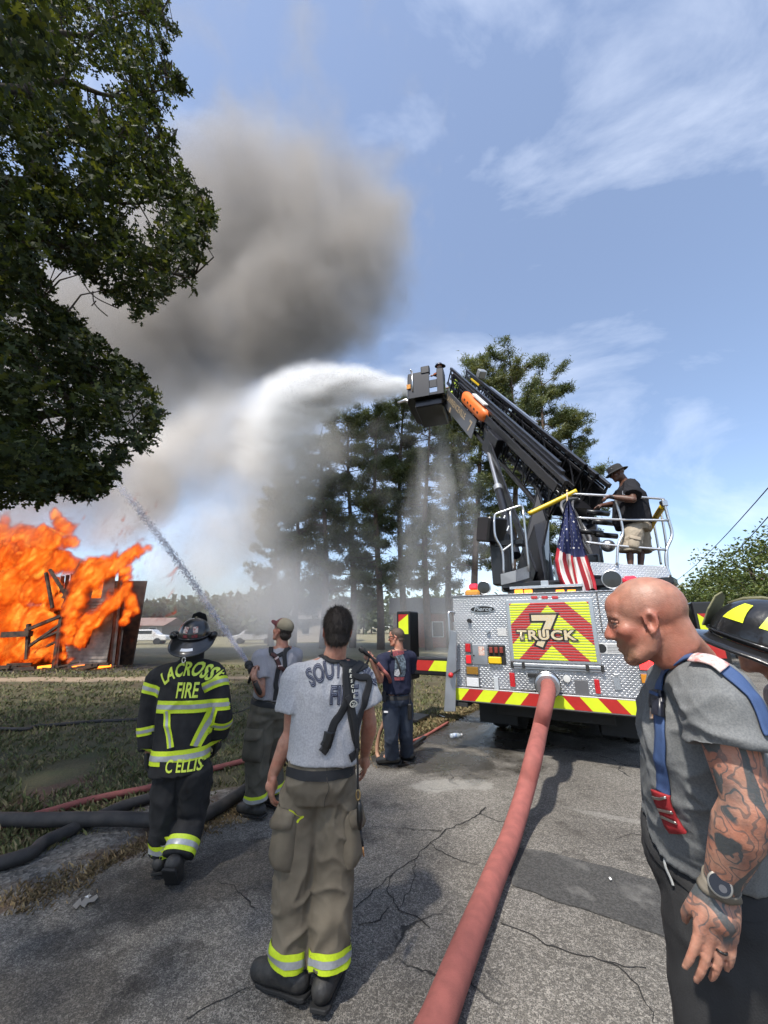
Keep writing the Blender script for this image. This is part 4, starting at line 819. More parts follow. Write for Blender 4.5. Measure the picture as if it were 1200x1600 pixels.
    # ------------------------------------------------------------ turntable, boom
    s = Vector((.979, .205, 0)); B0 = (P(880, 754, 7.72)+P(957, 760, 7.9))/2; tip = P(716, 582, 13.66); d = (tip-B0).normalized(); s = (s-d*s.dot(d)).normalized(); nrm = s.cross(d).normalized(); LN = (tip-B0).length
    def Bm(x, y, z): return B0 + s*x + d*y + nrm*z
    BM_ = Matrix((s, d, nrm)).transposed()
    boom = MB(); boom.box(Bm(0, .3, -.75), (.9, .5, .25), BM_); BOOM = boom.build('aerial_boom', BLK, tr)
    for k, (hw, y0, y1, h, up) in enumerate(((.535, 0, 7.4, .92, 0), (.435, .35, 8.6, .74, .055), (.345, .7, LN, .58, .11))):
        for sd in (-1, 1):
            sec = MB(); x = sd*hw
            sec.bar(Bm(x, y0, up), Bm(x, y1, up), .095, .10, nrm); sec.bar(Bm(x, y0, up-h), Bm(x, y1, up-h), .09, .10, nrm); sec.bar(Bm(x, y0, up-.17), Bm(x, y1, up-.17), .035, .07, nrm)
            n_ = int((y1-y0)/.62)
            for i in range(n_+1):
                y = y0+.04+(y1-y0-.08)*i/n_; sec.bar(Bm(x, y, up), Bm(x, y, up-h), .045, .05, d)
                if i < n_: yb = y0+.04+(y1-y0-.08)*(i+1)/n_; sec.bar(Bm(x, y if i % 2 else yb, up-.05), Bm(x, yb if i % 2 else y, up-h), .035, .04, s)
            o = sec.build('side_truss', BLK, BOOM, bevel=.006)
        rg = MB()
        for i in range(int((y1-y0)/.36)):
            y = y0+.2+i*.36; r1 = MB(); r1.tube([Bm(-hw, y, up-h+.03), Bm(hw, y, up-h+.03)], .017, 6); r1.build('rung', BLK, BOOM)
            if i % 4 == 0 and i+4 < int((y1-y0)/.36): rg.bar(Bm(-hw, y, up-h-.02), Bm(hw, y+1.44, up-h-.02), .04, .04)
        rg.build('floor_bracing', BLK, BOOM)
    # waterway pipe, cables and hoses inside the boom
    mb = MB(); mb.tube([Bm(.05, .3, -.98), Bm(.05, 5, -1.0), Bm(.05, 7.4, -.98)], .075, 12); mb.build('waterway', CHR, BOOM, True); mb = MB(); mb.tube([Bm(.05, 5.2, -.9), Bm(.05, LN, -.72)], .055, 12); mb.build('waterway', CHR, BOOM, True)
    for k in range(7): x = -.28+.09*k; mb = MB(); mb.tube(catmull([Bm(x, .3, -.55), Bm(x*.8, 1.0, -.78+.05*(k % 3)), Bm(x, 3.2, -.68), Bm(x*.7, 6.5, -.6)], 8), .02, 6); mb.build('cable', RUB if k % 3 else DULL, BOOM, True)
    for k in range(14): y = random.uniform(.8, 6.8); mb = MB(); mb.box(Bm(random.uniform(-.3, .3), y, -.62+random.uniform(-.1, .1)), (random.uniform(.08, .2), random.uniform(.1, .3), .06), BM_); mb.build('fitting', random.choice([DULL, BLK, CHR]), BOOM)
    mb = MB(); mb.bar(Bm(.62, 3.6, .05), Bm(.62, 7.3, .05), .09, .05, nrm); mb.build('roof_ladder_rail', CHR, BOOM)
    mb = MB(); mb.bar(Bm(.28, 7.6, .0), Bm(.28, 8.5, .0), .03, .06, nrm); mb.build('pike_pole', mat('yellow_paint', (.75, .5, .02), .4), BOOM)
    for y in (4.3, 6.4): mb = MB(); mb.box(Bm(.72, y, -.2), (.22, .9, .26), BM_); mb.build('tool_box', BLK, BOOM, bevel=.015)
    # name panel on the boom's side
    pan = MB(); pan.box(Bm(-.66, 6.55, -.78), (.03, 3.4, .66), BM_); pn = pan.build('name_panel', mat('dark_grey_panel', (.085, .088, .095), .35, coat=.4), BOOM, bevel=.01)
    me = text_mesh('LAWRENCEVILLE', .30, .008); place_mesh('panel_name', me, mat('gold_letter', (.55, .42, .26), .4, .4), pn, Bm(-.680, 6.95, -.80), -d, nrm, -s)
    me = text_mesh('7', .52, .012); place_mesh('panel_number', me, mat('gold_letter', (.55, .42, .26), .4, .4), pn, Bm(-.680, 5.25, -.98), -d, nrm, -s)
    mb = MB(); mb.box(Bm(-.678, 7.4, -1.0), (.006, .16, .18), BM_); mb.build('panel_emblem', mat('gold_letter', (.55, .42, .26), .4, .4), pn)
    # orange rescue litter
    mb = MB(); OR = mat('orange_plastic', (.75, .16, .02), .45); prof = [(-.22, 0), (-.2, .13), (-.12, .2), (.12, .2), (.2, .13), (.22, 0)]
    rs_ = []
    for yy, k in ((4.35, .3), (4.45, .8), (4.7, 1), (6.3, 1), (6.5, .8), (6.6, .35)): rs_.append([Bm(-.56-pz*k, yy, -.18+px_*k) for px_, pz in prof])
    mb.rings(rs_); lt = mb.build('rescue_litter', OR, BOOM, smooth=50)
    for k in range(5): mb = MB(); mb.box(Bm(-.762, 4.8+k*.32, -.18), (.01, .12, .06), BM_); mb.build('litter_slot', mat('slot_dark', (.04, .02, .01), .8), lt)
    mb = MB(); mb.box(Bm(-.62, 5.2, .12), (.14, 1.1, .05), BM_); mb.build('litter_cover', mat('cover_white', (.62, .62, .6), .5), lt)
    # pedestal, uprights, lift cylinders
    Ct = T(1.22, 2.7, 0); mb = MB(); mb.lathe([(.3, 2.1), (.95, 2.1), (.95, 2.22), (.8, 2.26), (.8, 2.42), (.3, 2.42)], (Ct.x, Ct.y, 0), n=40); ped = mb.build('turntable', BLK, tr, smooth=40)
    pv = Bm(0, .35, -.85)
    for sd in (-1, 1):
        x = s*sd*.62; f1 = Vector((Ct.x, Ct.y, 2.42))+x+Vector((-.1, .5, 0)); f2 = Vector((Ct.x, Ct.y, 2.42))+x-Vector((-.1, .85, 0)); up1 = Bm(0, .75, -.55)+x; up2 = Bm(0, -.05, -.95)+x; q = [f1, f2, f2+Vector((0, 0, .7)), up2, up1, up1+Vector((-.05, .35, -.5))]
        mb = MB(); e = s*.06; mb.add(q+[k+e for k in q], [tuple(range(6)), tuple(range(11, 5, -1))]+[(i, (i+1) % 6, 6+(i+1) % 6, 6+i) for i in range(6)]); mb.build('upright', BLK, ped, bevel=.01)
        top = Bm(sd*.66, 3.35, -.75) if sd > 0 else Bm(-.74, 3.3, -.85); bot = (P(806, 868, 7.35) if sd < 0 else Vector((Ct.x, Ct.y, 2.5))+s*.7+Vector((-.2, 1.0, 0)))
        dd = (top-bot); md = bot+dd*.55
        mb = MB(); mb.tube([bot, md], .095, 16); cyl = mb.build('lift_cylinder', BLK, ped, smooth=40); mb = MB(); mb.tube([md-dd*.01, top], .06, 16); mb.build('piston_rod', CHR, cyl, smooth=40); mb = MB(); mb.tube([md-dd*.03, md+dd*.015], .11, 16); mb.build('gland', DULL, cyl, smooth=40)
        mb = MB(); mb.box(Bm(sd*.70, 3.3, -.6), (.22, .8, .62), BM_); mb.build('cylinder_bracket', BLK, BOOM, bevel=.015)
        # long gusset plate running down beside the base section
        q = [Bm(sd*.60, 4.9, -.12), Bm(sd*.60, .2, -.12), Bm(sd*.60, -.02, -.5), Bm(sd*.60, .1, -1.05), Bm(sd*.60, 1.3, -1.12), Bm(sd*.60, 4.6, -.42)]; mb = MB(); e = s*.03*sd; mb.add(q+[k+e for k in q], [tuple(range(6)), tuple(range(11, 5, -1))]+[(i, (i+1) % 6, 6+(i+1) % 6, 6+i) for i in range(6)])
        if sd > 0: mb.build('gusset', BLK, BOOM, bevel=.008)
        else:
            mb = MB(); mb.bar(Bm(-.63, 4.9, -.2), Bm(-.63, .1, -.2), .03, .22, nrm); mb.build('gusset', BLK, BOOM, bevel=.008); mb = MB(); mb.bar(Bm(-.62, 4.2, -.55), Vector((Ct.x, Ct.y, 2.6))-s*.66+Vector((.1, -.5, 0)), .05, .26); mb.build('strut', BLK, BOOM, bevel=.01)
    for k in range(9):
        a_ = k*.9; mb = MB(); c = Vector((Ct.x, Ct.y, 2.45))+s*(.1+.12*math.cos(k*2.1))+Vector((.25, -.55, .0)); mb.tube(catmull([c+s*(-.35+.09*k), c+s*(-.3+.08*k)+Vector((0, -.1, .5)), c+s*(.2-.05*k)+Vector((.1, .1, .95+.08*k)), Bm(-.25+.06*k, .35, -.55)], 6), .028, 7); mb.build('hydraulic_hose', RUB if k % 2 else mat('hose_grey', (.12, .12, .125), .4), ped, True)
    mb = MB(); mb.box(Vector((Ct.x+.3, Ct.y-.55, 2.75)), (.75, .5, .5), Matrix.Rotation(-.3, 3, 'Z')); mb.build('swivel_box', BLK, ped, bevel=.03); mb = MB(); mb.ell(P(950, 853, 6.75), (.12, .12, .11)); mb.build('pump_dome', CHR, ped, True)
    for px, py in ((935, 800), (945, 815), (925, 830), (948, 835)): mb = MB(); mb.tube([P(px-18, py, 6.9), P(px+16, py+3, 6.9)], .05, 10); mb.build('manifold', BLK, ped, True)
    # deck, kick plates, rails
    zD = P(1000, 897, 6.15).z-.02
    dk = [P(784, 913, 6.85), P(828, 907, 6.72), P(925, 901, 6.42), P(1052, 905, 5.98), P(1057, 900, 6.3), P(1015, 893, 7.4), P(850, 893, 8.4), P(782, 905, 7.4)]; dk = [(q.x, q.y) for q in dk]; mb = MB(); mb.prism(dk, .14, None, (0, 0, zD-.16)); deck = mb.build('deck', BLK, tr, bevel=.03)
    def plate(name, pts, m, par, th=.02): 
        q = [P(*k) for k in pts]; nn = (q[1]-q[0]).cross(q[2]-q[0]).normalized()*th; mb = MB(); n_ = len(q); mb.add(q+[k+nn for k in q], [tuple(range(n_)), tuple(range(2*n_-1, n_-1, -1))]+[(i, (i+1) % n_, n_+(i+1) % n_, n_+i) for i in range(n_)]); return mb.build(name, m, par)
    plate('kick_plate', ((782, 897, 6.86), (806, 891, 6.68), (806, 909, 6.68), (783, 914, 6.86)), DULL, deck); plate('kick_plate', ((806, 891, 6.68), (827, 884, 6.78), (827, 903, 6.78), (806, 909, 6.68)), TP, deck); plate('kick_plate', ((922, 878, 6.42), (1043, 885, 6.02), (1047, 906, 6.0), (924, 898, 6.40)), TP, deck)
    def rail(pts, r=.021, nm='rail', m=CHR): mb = MB(); mb.tube(catmull([P(*k) for k in pts], 6), r, 10); return mb.build(nm, m, deck, True)
    rail([(772, 815, 6.85), (774, 804, 6.85), (786, 799, 6.8), (810, 791, 6.72), (816, 792, 6.72), (818, 800, 6.72)]); rail([(772, 813, 6.85), (774, 838, 6.85), (785, 861, 6.85), (787, 895, 6.85)]); rail([(797, 797, 6.78), (802, 890, 6.78)]); rail([(817, 796, 6.72), (827, 893, 6.75)]); rail([(785, 861, 6.85), (800, 850, 6.79)])
    rail([(884, 773, 6.5), (900, 772, 6.45), (960, 775, 6.25), (1030, 779, 6.05), (1036, 783, 6.04), (1039, 792, 6.04)]); rail([(902, 809, 6.45), (969, 812, 6.25), (1045, 813, 6.03)]); rail([(915, 847, 6.42), (968, 853, 6.25), (1041, 859, 6.03)])
    rail([(961, 776, 6.25), (971, 815, 6.25), (973, 834, 6.25), (966, 852, 6.25), (964, 882, 6.25)]); rail([(1038, 787, 6.04), (1045, 813, 6.04), (1050, 836, 6.04), (1042, 858, 6.04), (1041, 880, 6.04), (1047, 900, 6.02)], .024); rail([(1021, 815, 6.9), (1028, 852, 6.9), (1033, 882, 6.9)]); rail([(1033, 800, 6.6), (1041, 850, 6.6), (1043, 886, 6.6)]); rail([(1010, 862, 7.0), (1032, 856, 6.7)])
    YP = mat('yellow_paint', (.75, .5, .02), .4); rail([(826, 803, 6.72), (864, 785, 6.6), (901, 767, 6.45)], .042, 'drop_bar', YP); rail([(1036, 791, 6.06), (1026, 806, 6.5), (1013, 829, 7.0)], .05, 'drop_bar', YP); mb = MB(); mb.box(P(1037, 787, 6.05), (.09, .09, .1)); mb.build('hinge', CHR, deck, bevel=.01)
    # control pedestal by the left rail
    mb = MB(); mb.box(P(768, 828, 7.15), (.42, .4, .48), Matrix.Rotation(.35, 3, 'Z') @ Matrix.Rotation(.25, 3, 'X')); cb = mb.build('control_console', BLK, deck, bevel=.03); mb = MB(); mb.box(P(785, 875, 7.25), (.36, .34, .95), TM); mb.build('console_pedestal', BLK, cb, bevel=.02); mb = MB(); mb.box(P(797, 850, 7.1), (.5, .3, .08), TM); mb.build('console_shelf', BLK, cb)
    for px, py in ((778, 808), (786, 806), (792, 822)): mb = MB(); mb.tube([P(px, py+8, 7.0), P(px+3, py, 7.0)], .02, 8); mb.build('lever', CHR, cb)
    # ------------------------------------------------------------ platform at the boom's tip
    # cage corners in a frame with z up
    c0 = P(676, 632, 14.05); fw = Vector((-.95, .3, 0)).normalized(); rt = Vector((.3, .95, 0)).normalized(); Mq = Matrix((fw, rt, ZZ)).transposed()
    mb = MB(); mb.prism([(-.6, -.9), (.78, -.9), (.9, -.6), (.9, 1.1), (.75, 1.3), (-.6, 1.3)], .14, Mq, c0+Vector((0, 0, -.14))); bk = mb.build('rescue_platform', BLK, BOOM, bevel=.02); mb = MB(); mb.prism([(-.5, -.7), (.6, -.7), (.6, 1.0), (-.5, 1.0)], .32, Mq, c0+Vector((0, 0, -.47))); mb.build('platform_frame', BLK, bk, bevel=.04)
    def side(p, q, nm='side_panel', h0=-.15, h1=1.0, m=BLK): mb = MB(); mb.bar(c0+Mq @ Vector((*p, (h0+h1)/2)), c0+Mq @ Vector((*q, (h0+h1)/2)), .04, h1-h0, ZZ); return mb.build(nm, m, bk, bevel=.01)
    side((.9, -.6), (.9, 1.1)); side((.8, -.88), (.9, -.6)); side((-.05, -.9), (.8, -.9)); side((-.6, -.9), (-.35, -.9)); side((-.6, 1.3), (.75, 1.3)); side((-.6, -.9), (-.6, -.4)); side((-.6, .5), (-.6, 1.3)); side((-.35, -.88), (-.05, -.88), 'gate', .2, .55)
    mb = MB(); mb.tube([c0+Mq @ Vector((.62, -.93, .15)), c0+Mq @ Vector((.62, -.95, .6)), c0+Mq @ Vector((.62, -.93, 1.1))], .03, 8); mb.build('handrail', CHR, bk, True); mb = MB(); mb.box(c0+Mq @ Vector((.78, -.94, .38)), (.16, .06, .2), Mq); mb.build('amber_lamp', mat('lens_amber', (.6, .25, .02), .2), bk)
    mb = MB(); mb.tube([c0+Mq @ Vector((.7, -.9, 1.2)), c0+Mq @ Vector((.7, -.4, 1.22)), c0+Mq @ Vector((.7, .5, 1.2))], .03, 8); mb.build('top_rail', CHR, bk, True); mb = MB(); mb.box(c0+Mq @ Vector((.1, -.85, 1.05)), (.35, .2, .35), Mq); mb.build('tip_console', BLK, bk, bevel=.03)
    mb = MB(); mb.tube([c0+Mq @ Vector((.85, .2, .3)), c0+Mq @ Vector((1.2, .2, .55)), c0+Mq @ Vector((1.55, .2, .5))], [.1, .08, .05], 12); mb.build('monitor_nozzle', CHR, bk, True)
    for k in range(3): mb = MB(); mb.tube([c0+Mq @ Vector((-.5, -.6+.5*k, -.1)), c0+Mq @ Vector((-.9, -.4+.4*k, -.5))], .04, 8); mb.build('levelling_link', BLK, bk)
    mb = MB(); mb.box(Bm(.62, LN-.9, .25), (.3, .35, .3), BM_); mb.build('tip_lamp', mat('lamp_grey', (.35, .36, .36), .3, .5), BOOM, bevel=.03)
    global PLAT; PLAT = (c0, Mq)
build_truck()
# ------------------------------------------------------------------ flag hung on the rail
def build_flag():
    tp = P(887, 772, 6.2); fl = thing('flag', 'american flag hanging limp from a short staff on the turntable rail', 'flag', (tp.x, tp.y, 2.2))
    mb = MB(); mb.tube([P(886, 768, 6.22), P(888, 905, 6.22)], .012, 8); mb.build('staff', mat('staff_wood', (.45, .36, .22), .5), fl, True); mb = MB(); mb.ell(P(886, 767, 6.22), .02); mb.build('finial', mat('brass', (.7, .5, .2), .3, 1), fl, True)
    rows = [(782, 886, 890), (800, 880, 898), (820, 877, 904), (842, 873, 910), (858, 870, 914), (875, 867, 920), (895, 870, 927), (908, 874, 931), (921, 880, 933)]
    nu, nv = 52, 60; V = []; 
    def edge(v):
        y = 782+v*(921-782)
        for a, b in zip(rows[:-1], rows[1:]):
            if a[0] <= y <= b[0]: t = (y-a[0])/(b[0]-a[0]); return y, a[1]+(b[1]-a[1])*t, a[2]+(b[2]-a[2])*t
        return rows[-1]
    def pt(u, v, off=0):
        y, l, r = edge(min(v, .9999)); amp = .02+.075*v; Y = 6.12+amp*math.sin(u*15+v*2.5)+.025*math.sin(u*31-v*4)+.03*math.sin(v*9+u*3)-off
        bot = (u-.35)*8*v*v*(1 if u > .35 else 0)-6*math.sin(u*9)*v**3
        return P(l+(r-l)*u+3.0*math.sin(u*13+v*4)*v*(1-abs(2*u-1)), y+bot*(v > .5)*(v-.5)*2, Y)
    V = [tuple(pt(i/nu, j/nv)) for j in range(nv+1) for i in range(nu+1)]; F = [(j*(nu+1)+i, j*(nu+1)+i+1, (j+1)*(nu+1)+i+1, (j+1)*(nu+1)+i) for j in range(nv) for i in range(nu)]
    me = np_mesh('flag_cloth', V, F, 4); mats = [mat('flag_white', (.72, .70, .68), .8), mat('flag_red', (.42, .02, .035), .8), mat('flag_blue', (.028, .038, .12), .8)]
    mi = []
    for j in range(nv):
        for i in range(nu):
            u, v = (i+.5)/nu, (j+.5)/nv; lim = .53+.08*math.sin(u*3)+.14*max(0, u-.45)
            mi.append(2 if v < lim else (1 if int(u*9) % 2 == 0 else 0))
    o = link('cloth', me, mats, fl, True); me.polygons.foreach_set('material_index', mi)
    mb = MB(); star = [(math.cos(PI/2+k*PI/5)*(1 if k % 2 == 0 else .42), math.sin(PI/2+k*PI/5)*(1 if k % 2 == 0 else .42)) for k in range(10)]
    for j in range(12):
        v = .07+.042*j; y, l, r = edge(v); wpx = r-l; n_ = max(1, int(wpx/7.0))
        for i in range(n_):
            u = (i+.5+(.25 if j % 2 else -.2))/n_
            if u < .04 or u > .96: continue
            c = pt(u, v, .006); du = (pt(min(u+.02, 1), v)-pt(u-.02, v)).normalized(); dv = -(pt(u, v+.01)-pt(u, v-.01)).normalized(); mb.add([c+(du*x+dv*y2)*.021 for x, y2 in star], [tuple(range(10))])
    mb.build('stars', mats[0], fl)
build_flag()

# ================================================================== smoke, flames and water in the air
def blobs(rows):
    """rows of (px, py, Y, radius_m, density)"""
    return [P(r[0], r[1], r[2]) for r in rows], [r[3] for r in rows], [r[4] for r in rows]
def dense(rows, n=5):
    """string of blobs interpolated along the rows"""
    o = []
    for a, b in zip(rows[:-1], rows[1:]):
        for k in range(n): o.append(tuple(a[i]+(b[i]-a[i])*k/n for i in range(5)))
    return o + [rows[-1]]
def build_smoke():
    rows = dense([(40, 860, 18.6, 1.6, .7), (60, 790, 18.8, 2.6, 1.0), (90, 730, 19, 3.2, 1.0), (150, 660, 19.4, 3.8, 1.1), (220, 590, 19.8, 4.3, 1.15), (290, 500, 20.2, 5.0, 1.1), (350, 420, 20.6, 5.4, 1.0), (430, 350, 21, 5.8, .95), (480, 300, 21.3, 5.2, .7)], 3)
    rows += dense([(260, 640, 19.8, 3.4, .8), (300, 570, 20.2, 4.4, 1.1), (390, 520, 20.6, 5.0, 1.2), (470, 480, 21, 5.0, 1.15), (540, 440, 21.4, 4.8, 1.0), (570, 380, 21.6, 4.4, .75)], 3)
    rows += dense([(40, 790, 18.4, 2.4, .7), (130, 770, 18.6, 2.3, .6), (190, 730, 19, 2.6, .6)], 3)
    rows += dense([(60, 640, 19.5, 3.6, .9), (120, 540, 20, 4.4, .8), (200, 430, 20.6, 5.0, .7), (300, 330, 21.2, 5.0, .55), (400, 280, 21.5, 4.6, .45)], 3)
    rows += dense([(250, 420, 20.6, 5.4, .7), (330, 330, 21, 6.0, .7), (420, 300, 21.2, 6.2, .7), (520, 330, 21.6, 5.6, .7)], 3)
    rows += dense([(-80, 800, 19, 3, 1), (-60, 700, 19.4, 3.6, 1), (0, 600, 20, 4.2, .8), (40, 480, 20.5, 4.6, .6)], 3)
    m, t, pv, a = vol_mat('smoke', (.56, .53, .50), .62, .0)
    o = vol_cloud('smoke_plume', *blobs(rows), .26, m, warp=(.13, 2.6, 5), grain=((.20, .20, .20), 6, .33, .60), soft=.15, seed=4.0, erode=(1.5, .16, 2.2, 1.8, .45, 1.1))
    tag(o, 'dark grey brown smoke plume billowing up from the burning house', 'smoke', kind='stuff')
    rows = dense([(150, 840, 18.6, 1.6, .6), (200, 800, 19, 2.4, .9), (260, 740, 19.5, 3.3, 1.0), (340, 700, 20, 3.8, 1.0), (430, 660, 20.5, 3.6, 1.0), (480, 640, 20.5, 2.6, .8)], 4)
    rows += dense([(230, 930, 19, 1.8, .35), (300, 880, 19.5, 3.0, .5), (380, 820, 20, 3.6, .6), (430, 740, 20.3, 3.8, .75), (490, 700, 20.5, 2.8, .6)], 4)
    rows += dense([(240, 960, 21, 2.6, .22), (320, 950, 21, 3.2, .26), (400, 930, 21, 3.4, .28)], 4)
    m, t, pv, a = vol_mat('steam', (.925, .89, .845), 1.15, .0)
    o = vol_cloud('steam_drift', *blobs(rows), .26, m, warp=(.22, 2.0, 4), grain=((.25, .25, .16), 4, .3, .68), soft=.15, seed=9.0)
    tag(o, 'pale cream steam and thin smoke drifting beside the flames', 'steam', kind='stuff')
def build_fire():
    rows = []
    # the big fire left of the gable: blobs stand on the ground plane of the house
    for px, py, r in ((-40, 1010, 1.1), (0, 1010, 1.0), (45, 1012, .8), (85, 1015, .6), (-30, 960, 1.3), (20, 965, 1.2), (60, 970, .9), (-30, 910, 1.4), (20, 915, 1.4), (65, 925, 1.0), (95, 945, .55), (-30, 865, 1.3), (15, 870, 1.2), (60, 875, 1.15), (95, 880, .85), (10, 838, .9), (45, 842, .8), (80, 840, .85), (100, 822, .6), (92, 806, .4), (112, 852, .5)):
        rows.append((px, py, 18.0, r, 1.0))
    rows += [(r[0], r[1], 18.9, r[3], .9) for r in rows[:14]]
    rows += dense([(125, 1000, 17.6, .5, 1), (138, 985, 17.6, .5, 1), (140, 940, 17.7, .6, 1), (156, 915, 17.7, .5, 1)], 3)
    rows += dense([(124, 1000, 16.7, .34, .9), (134, 975, 16.7, .44, 1), (158, 955, 16.7, .48, 1), (180, 938, 16.7, .5, 1), (197, 922, 16.8, .46, .9), (203, 950, 16.9, .36, .8)], 3)
    rows += dense([(106, 1000, 16.7, .36, .9), (114, 955, 16.7, .5, 1), (126, 915, 16.75, .6, 1), (146, 893, 16.8, .6, 1.05), (176, 884, 16.8, .58, 1.05), (206, 866, 16.9, .55, 1), (228, 857, 17, .4, .9)], 3)
    rows += dense([(197, 890, 16.9, .4, 1), (201, 915, 16.9, .36, .9), (200, 945, 16.9, .34, .9), (192, 970, 16.9, .26, .8)], 2)
    rows += dense([(55, 1025, 17.0, .34, 1), (85, 1028, 16.9, .28, .9), (103, 1030, 16.6, .2, .8)], 2)
    m = bpy.data.materials.new('flame'); m.use_nodes = True; t = m.node_tree; t.nodes.clear()
    o = t.nodes.new('ShaderNodeOutputMaterial'); pv = t.nodes.new('ShaderNodeVolumePrincipled'); t.links.new(pv.outputs[0], o.inputs['Volume'])
    a = t.nodes.new('ShaderNodeAttribute'); a.attribute_name = 'density'
    cr = t.nodes.new('ShaderNodeValToRGB'); e = cr.color_ramp.elements
    e[0].position = .03; e[0].color = (.30, .012, .003, 1); e[1].position = .9; e[1].color = (1.0, .46, .07, 1)
    k = e.new(.22); k.color = (.90, .085, .006, 1); k = e.new(.5); k.color = (1.0, .20, .012, 1)
    t.links.new(a.outputs['Fac'], cr.inputs[0]); t.links.new(cr.outputs[0], pv.inputs['Emission Color'])
    p2 = t.nodes.new('ShaderNodeMath'); p2.operation = 'POWER'; p2.inputs[1].default_value = 1.5; t.links.new(a.outputs['Fac'], p2.inputs[0])
    s = t.nodes.new('ShaderNodeMath'); s.operation = 'MULTIPLY'; s.inputs[1].default_value = 16.0; t.links.new(p2.outputs[0], s.inputs[0]); t.links.new(s.outputs[0], pv.inputs['Emission Strength'])
    d = t.nodes.new('ShaderNodeMath'); d.operation = 'MULTIPLY'; d.inputs[1].default_value = 17.0; t.links.new(a.outputs['Fac'], d.inputs[0]); t.links.new(d.outputs[0], pv.inputs['Density'])
    pv.inputs['Density Attribute'].default_value = ''; pv.inputs['Color'].default_value = (.12, .05, .02, 1)
    ob = vol_cloud('flames', *blobs(rows),   .05, m, warp=(.9, .5, 7), grain=((2.2, 2.2, .8), 8, .43, .66), soft=.3, seed=2.0, erode=(1.9, .30, 2.4, 2.6, .10, 1.15), lean=-.5, warp_aniso=(1, 1, .6))
    tag(ob, 'tall orange flames engulfing the collapsing wooden house', 'fire', kind='stuff')
build_smoke(); build_fire()

# ================================================================== people
def fuse(mb, vox, it=3, name='body'):
    """one continuous skin over overlapping pieces"""
    me = mb.mesh(name); o = bpy.data.objects.new(name, me); COL.objects.link(o)
    r = o.modifiers.new('r', 'REMESH'); r.mode = 'VOXEL'; r.voxel_size = vox; r.use_smooth_shade = True
    if it: s = o.modifiers.new('s', 'SMOOTH'); s.factor = .5; s.iterations = it
    dg = bpy.context.evaluated_depsgraph_get(); dg.update(); m2 = bpy.data.meshes.new_from_object(o.evaluated_get(dg)); bpy.data.objects.remove(o); bpy.data.meshes.remove(me); m2.name = name; return m2
def arr(me):
    n = len(me.vertices); a = np.empty(n*3, np.float32); me.vertices.foreach_get('co', a); b = np.empty(n*3, np.float32); me.vertices.foreach_get('normal', b); return a.reshape(-1, 3), b.reshape(-1, 3)
def setco(me, V): me.vertices.foreach_set('co', np.asarray(V, np.float32).ravel()); me.update()
def folds(me, amp=.007, f=7.0, seed=0, stretch=(1, 1, .55), lim=None):
    """cloth folds: ridged noise along the normal"""
    V, N_ = arr(me); out = V.copy(); sx, sy, sz = stretch; sv = Vector((seed, seed*.37, seed*1.7))
    for i in range(len(V)):
        p = Vector((V[i, 0]*sx, V[i, 1]*sy, V[i, 2]*sz))*f+sv
        w = noise.noise_vector(p*.6)*.8; a = 1-abs(noise.noise(p+w))*2.2; b = noise.noise(p*.45+w); c = 1-abs(noise.noise(p*2.1+w))*2
        k = (max(a, 0)**2*.9+b*.9+max(c, 0)**2*.25-.35)*amp
        if lim is not None: k *= lim(V[i])
        out[i] += N_[i]*k
    setco(me, out)
def bvh_of(me): return BVHTree.FromPolygons([tuple(v.co) for v in me.vertices], [tuple(p.vertices) for p in me.polygons])
def strap(name, pts, width, bvh, m, parent, off=.004, n=8, thick=.004, up=None, cross=4):
    """flat band laid along the nearest surface"""
    c = catmull(pts, n); S = []
    for q in c:
        h = bvh.find_nearest(q); S.append((h[0], h[1]) if h[0] is not None else (q, Vector((0, 0, 1))))
    # smooth
    P_ = [s[0] for s in S]; Nn = [s[1] if (c[i]-s[0]).dot(s[1]) > -1e-4 or True else -s[1] for i, s in enumerate(S)]
    for _ in range(3): P_ = [P_[0]]+[(P_[i-1]+P_[i]*2+P_[i+1])/4 for i in range(1, len(P_)-1)]+[P_[-1]]; Nn = [Nn[0]]+[(Nn[i-1]+Nn[i]+Nn[i+1]).normalized() for i in range(1, len(Nn)-1)]+[Nn[-1]]
    V = []; F = []; k = cross+1
    for i, q in enumerate(P_):
        t = (P_[min(i+1, len(P_)-1)]-P_[max(i-1, 0)]).normalized(); x = t.cross(Nn[i]).normalized(); wd = width[min(i*len(width)//len(P_), len(width)-1)] if hasattr(width, '__len__') else width
        for j in range(k):
            e = q+x*(j/cross-.5)*wd; h = bvh.ray_cast(e+Nn[i]*.08, -Nn[i], .16)
            if h[0] is not None and (h[0]-e).length < .05: e = e.lerp(h[0], .8)
            V.append(tuple(e+Nn[i]*off))
    for i in range(len(P_)-1):
        for j in range(cross): F.append((i*k+j, i*k+j+1, (i+1)*k+j+1, (i+1)*k+j))
    me = np_mesh(name, V, F, 4); o = link(name, me, m, parent, True); so = o.modifiers.new('so', 'SOLIDIFY'); so.thickness = thick; so.offset = 0; return o
def ring_band(name, a, b, wd, bvh, m, parent, off=.004, rad=.3, n=36, tilt=0.0, arc=None, cen=None):
    """closed reflective band round a limb: axis through a, pointing to b"""
    a, b = Vector(a), Vector(b); d = (b-a).normalized(); x, y = frame(d); V = []; F = []; ks = 3
    for j in range(ks+1):
        base = a+d*(j/ks-.5)*wd
        for i in range(n):
            t = 2*PI*i/n; r = x*math.cos(t)+y*math.sin(t); o = base+d*tilt*math.cos(t)
            h = bvh.ray_cast(o+r*rad, -r, rad*1.05); q = h[0] if h[0] is not None else o+r*.06; V.append(tuple(q+r*off))
    for j in range(ks):
        for i in range(n): k = (i+1) % n; F.append((j*n+i, j*n+k, (j+1)*n+k, (j+1)*n+i))
    return link(name, np_mesh(name, V, F, 4), m, parent, True)
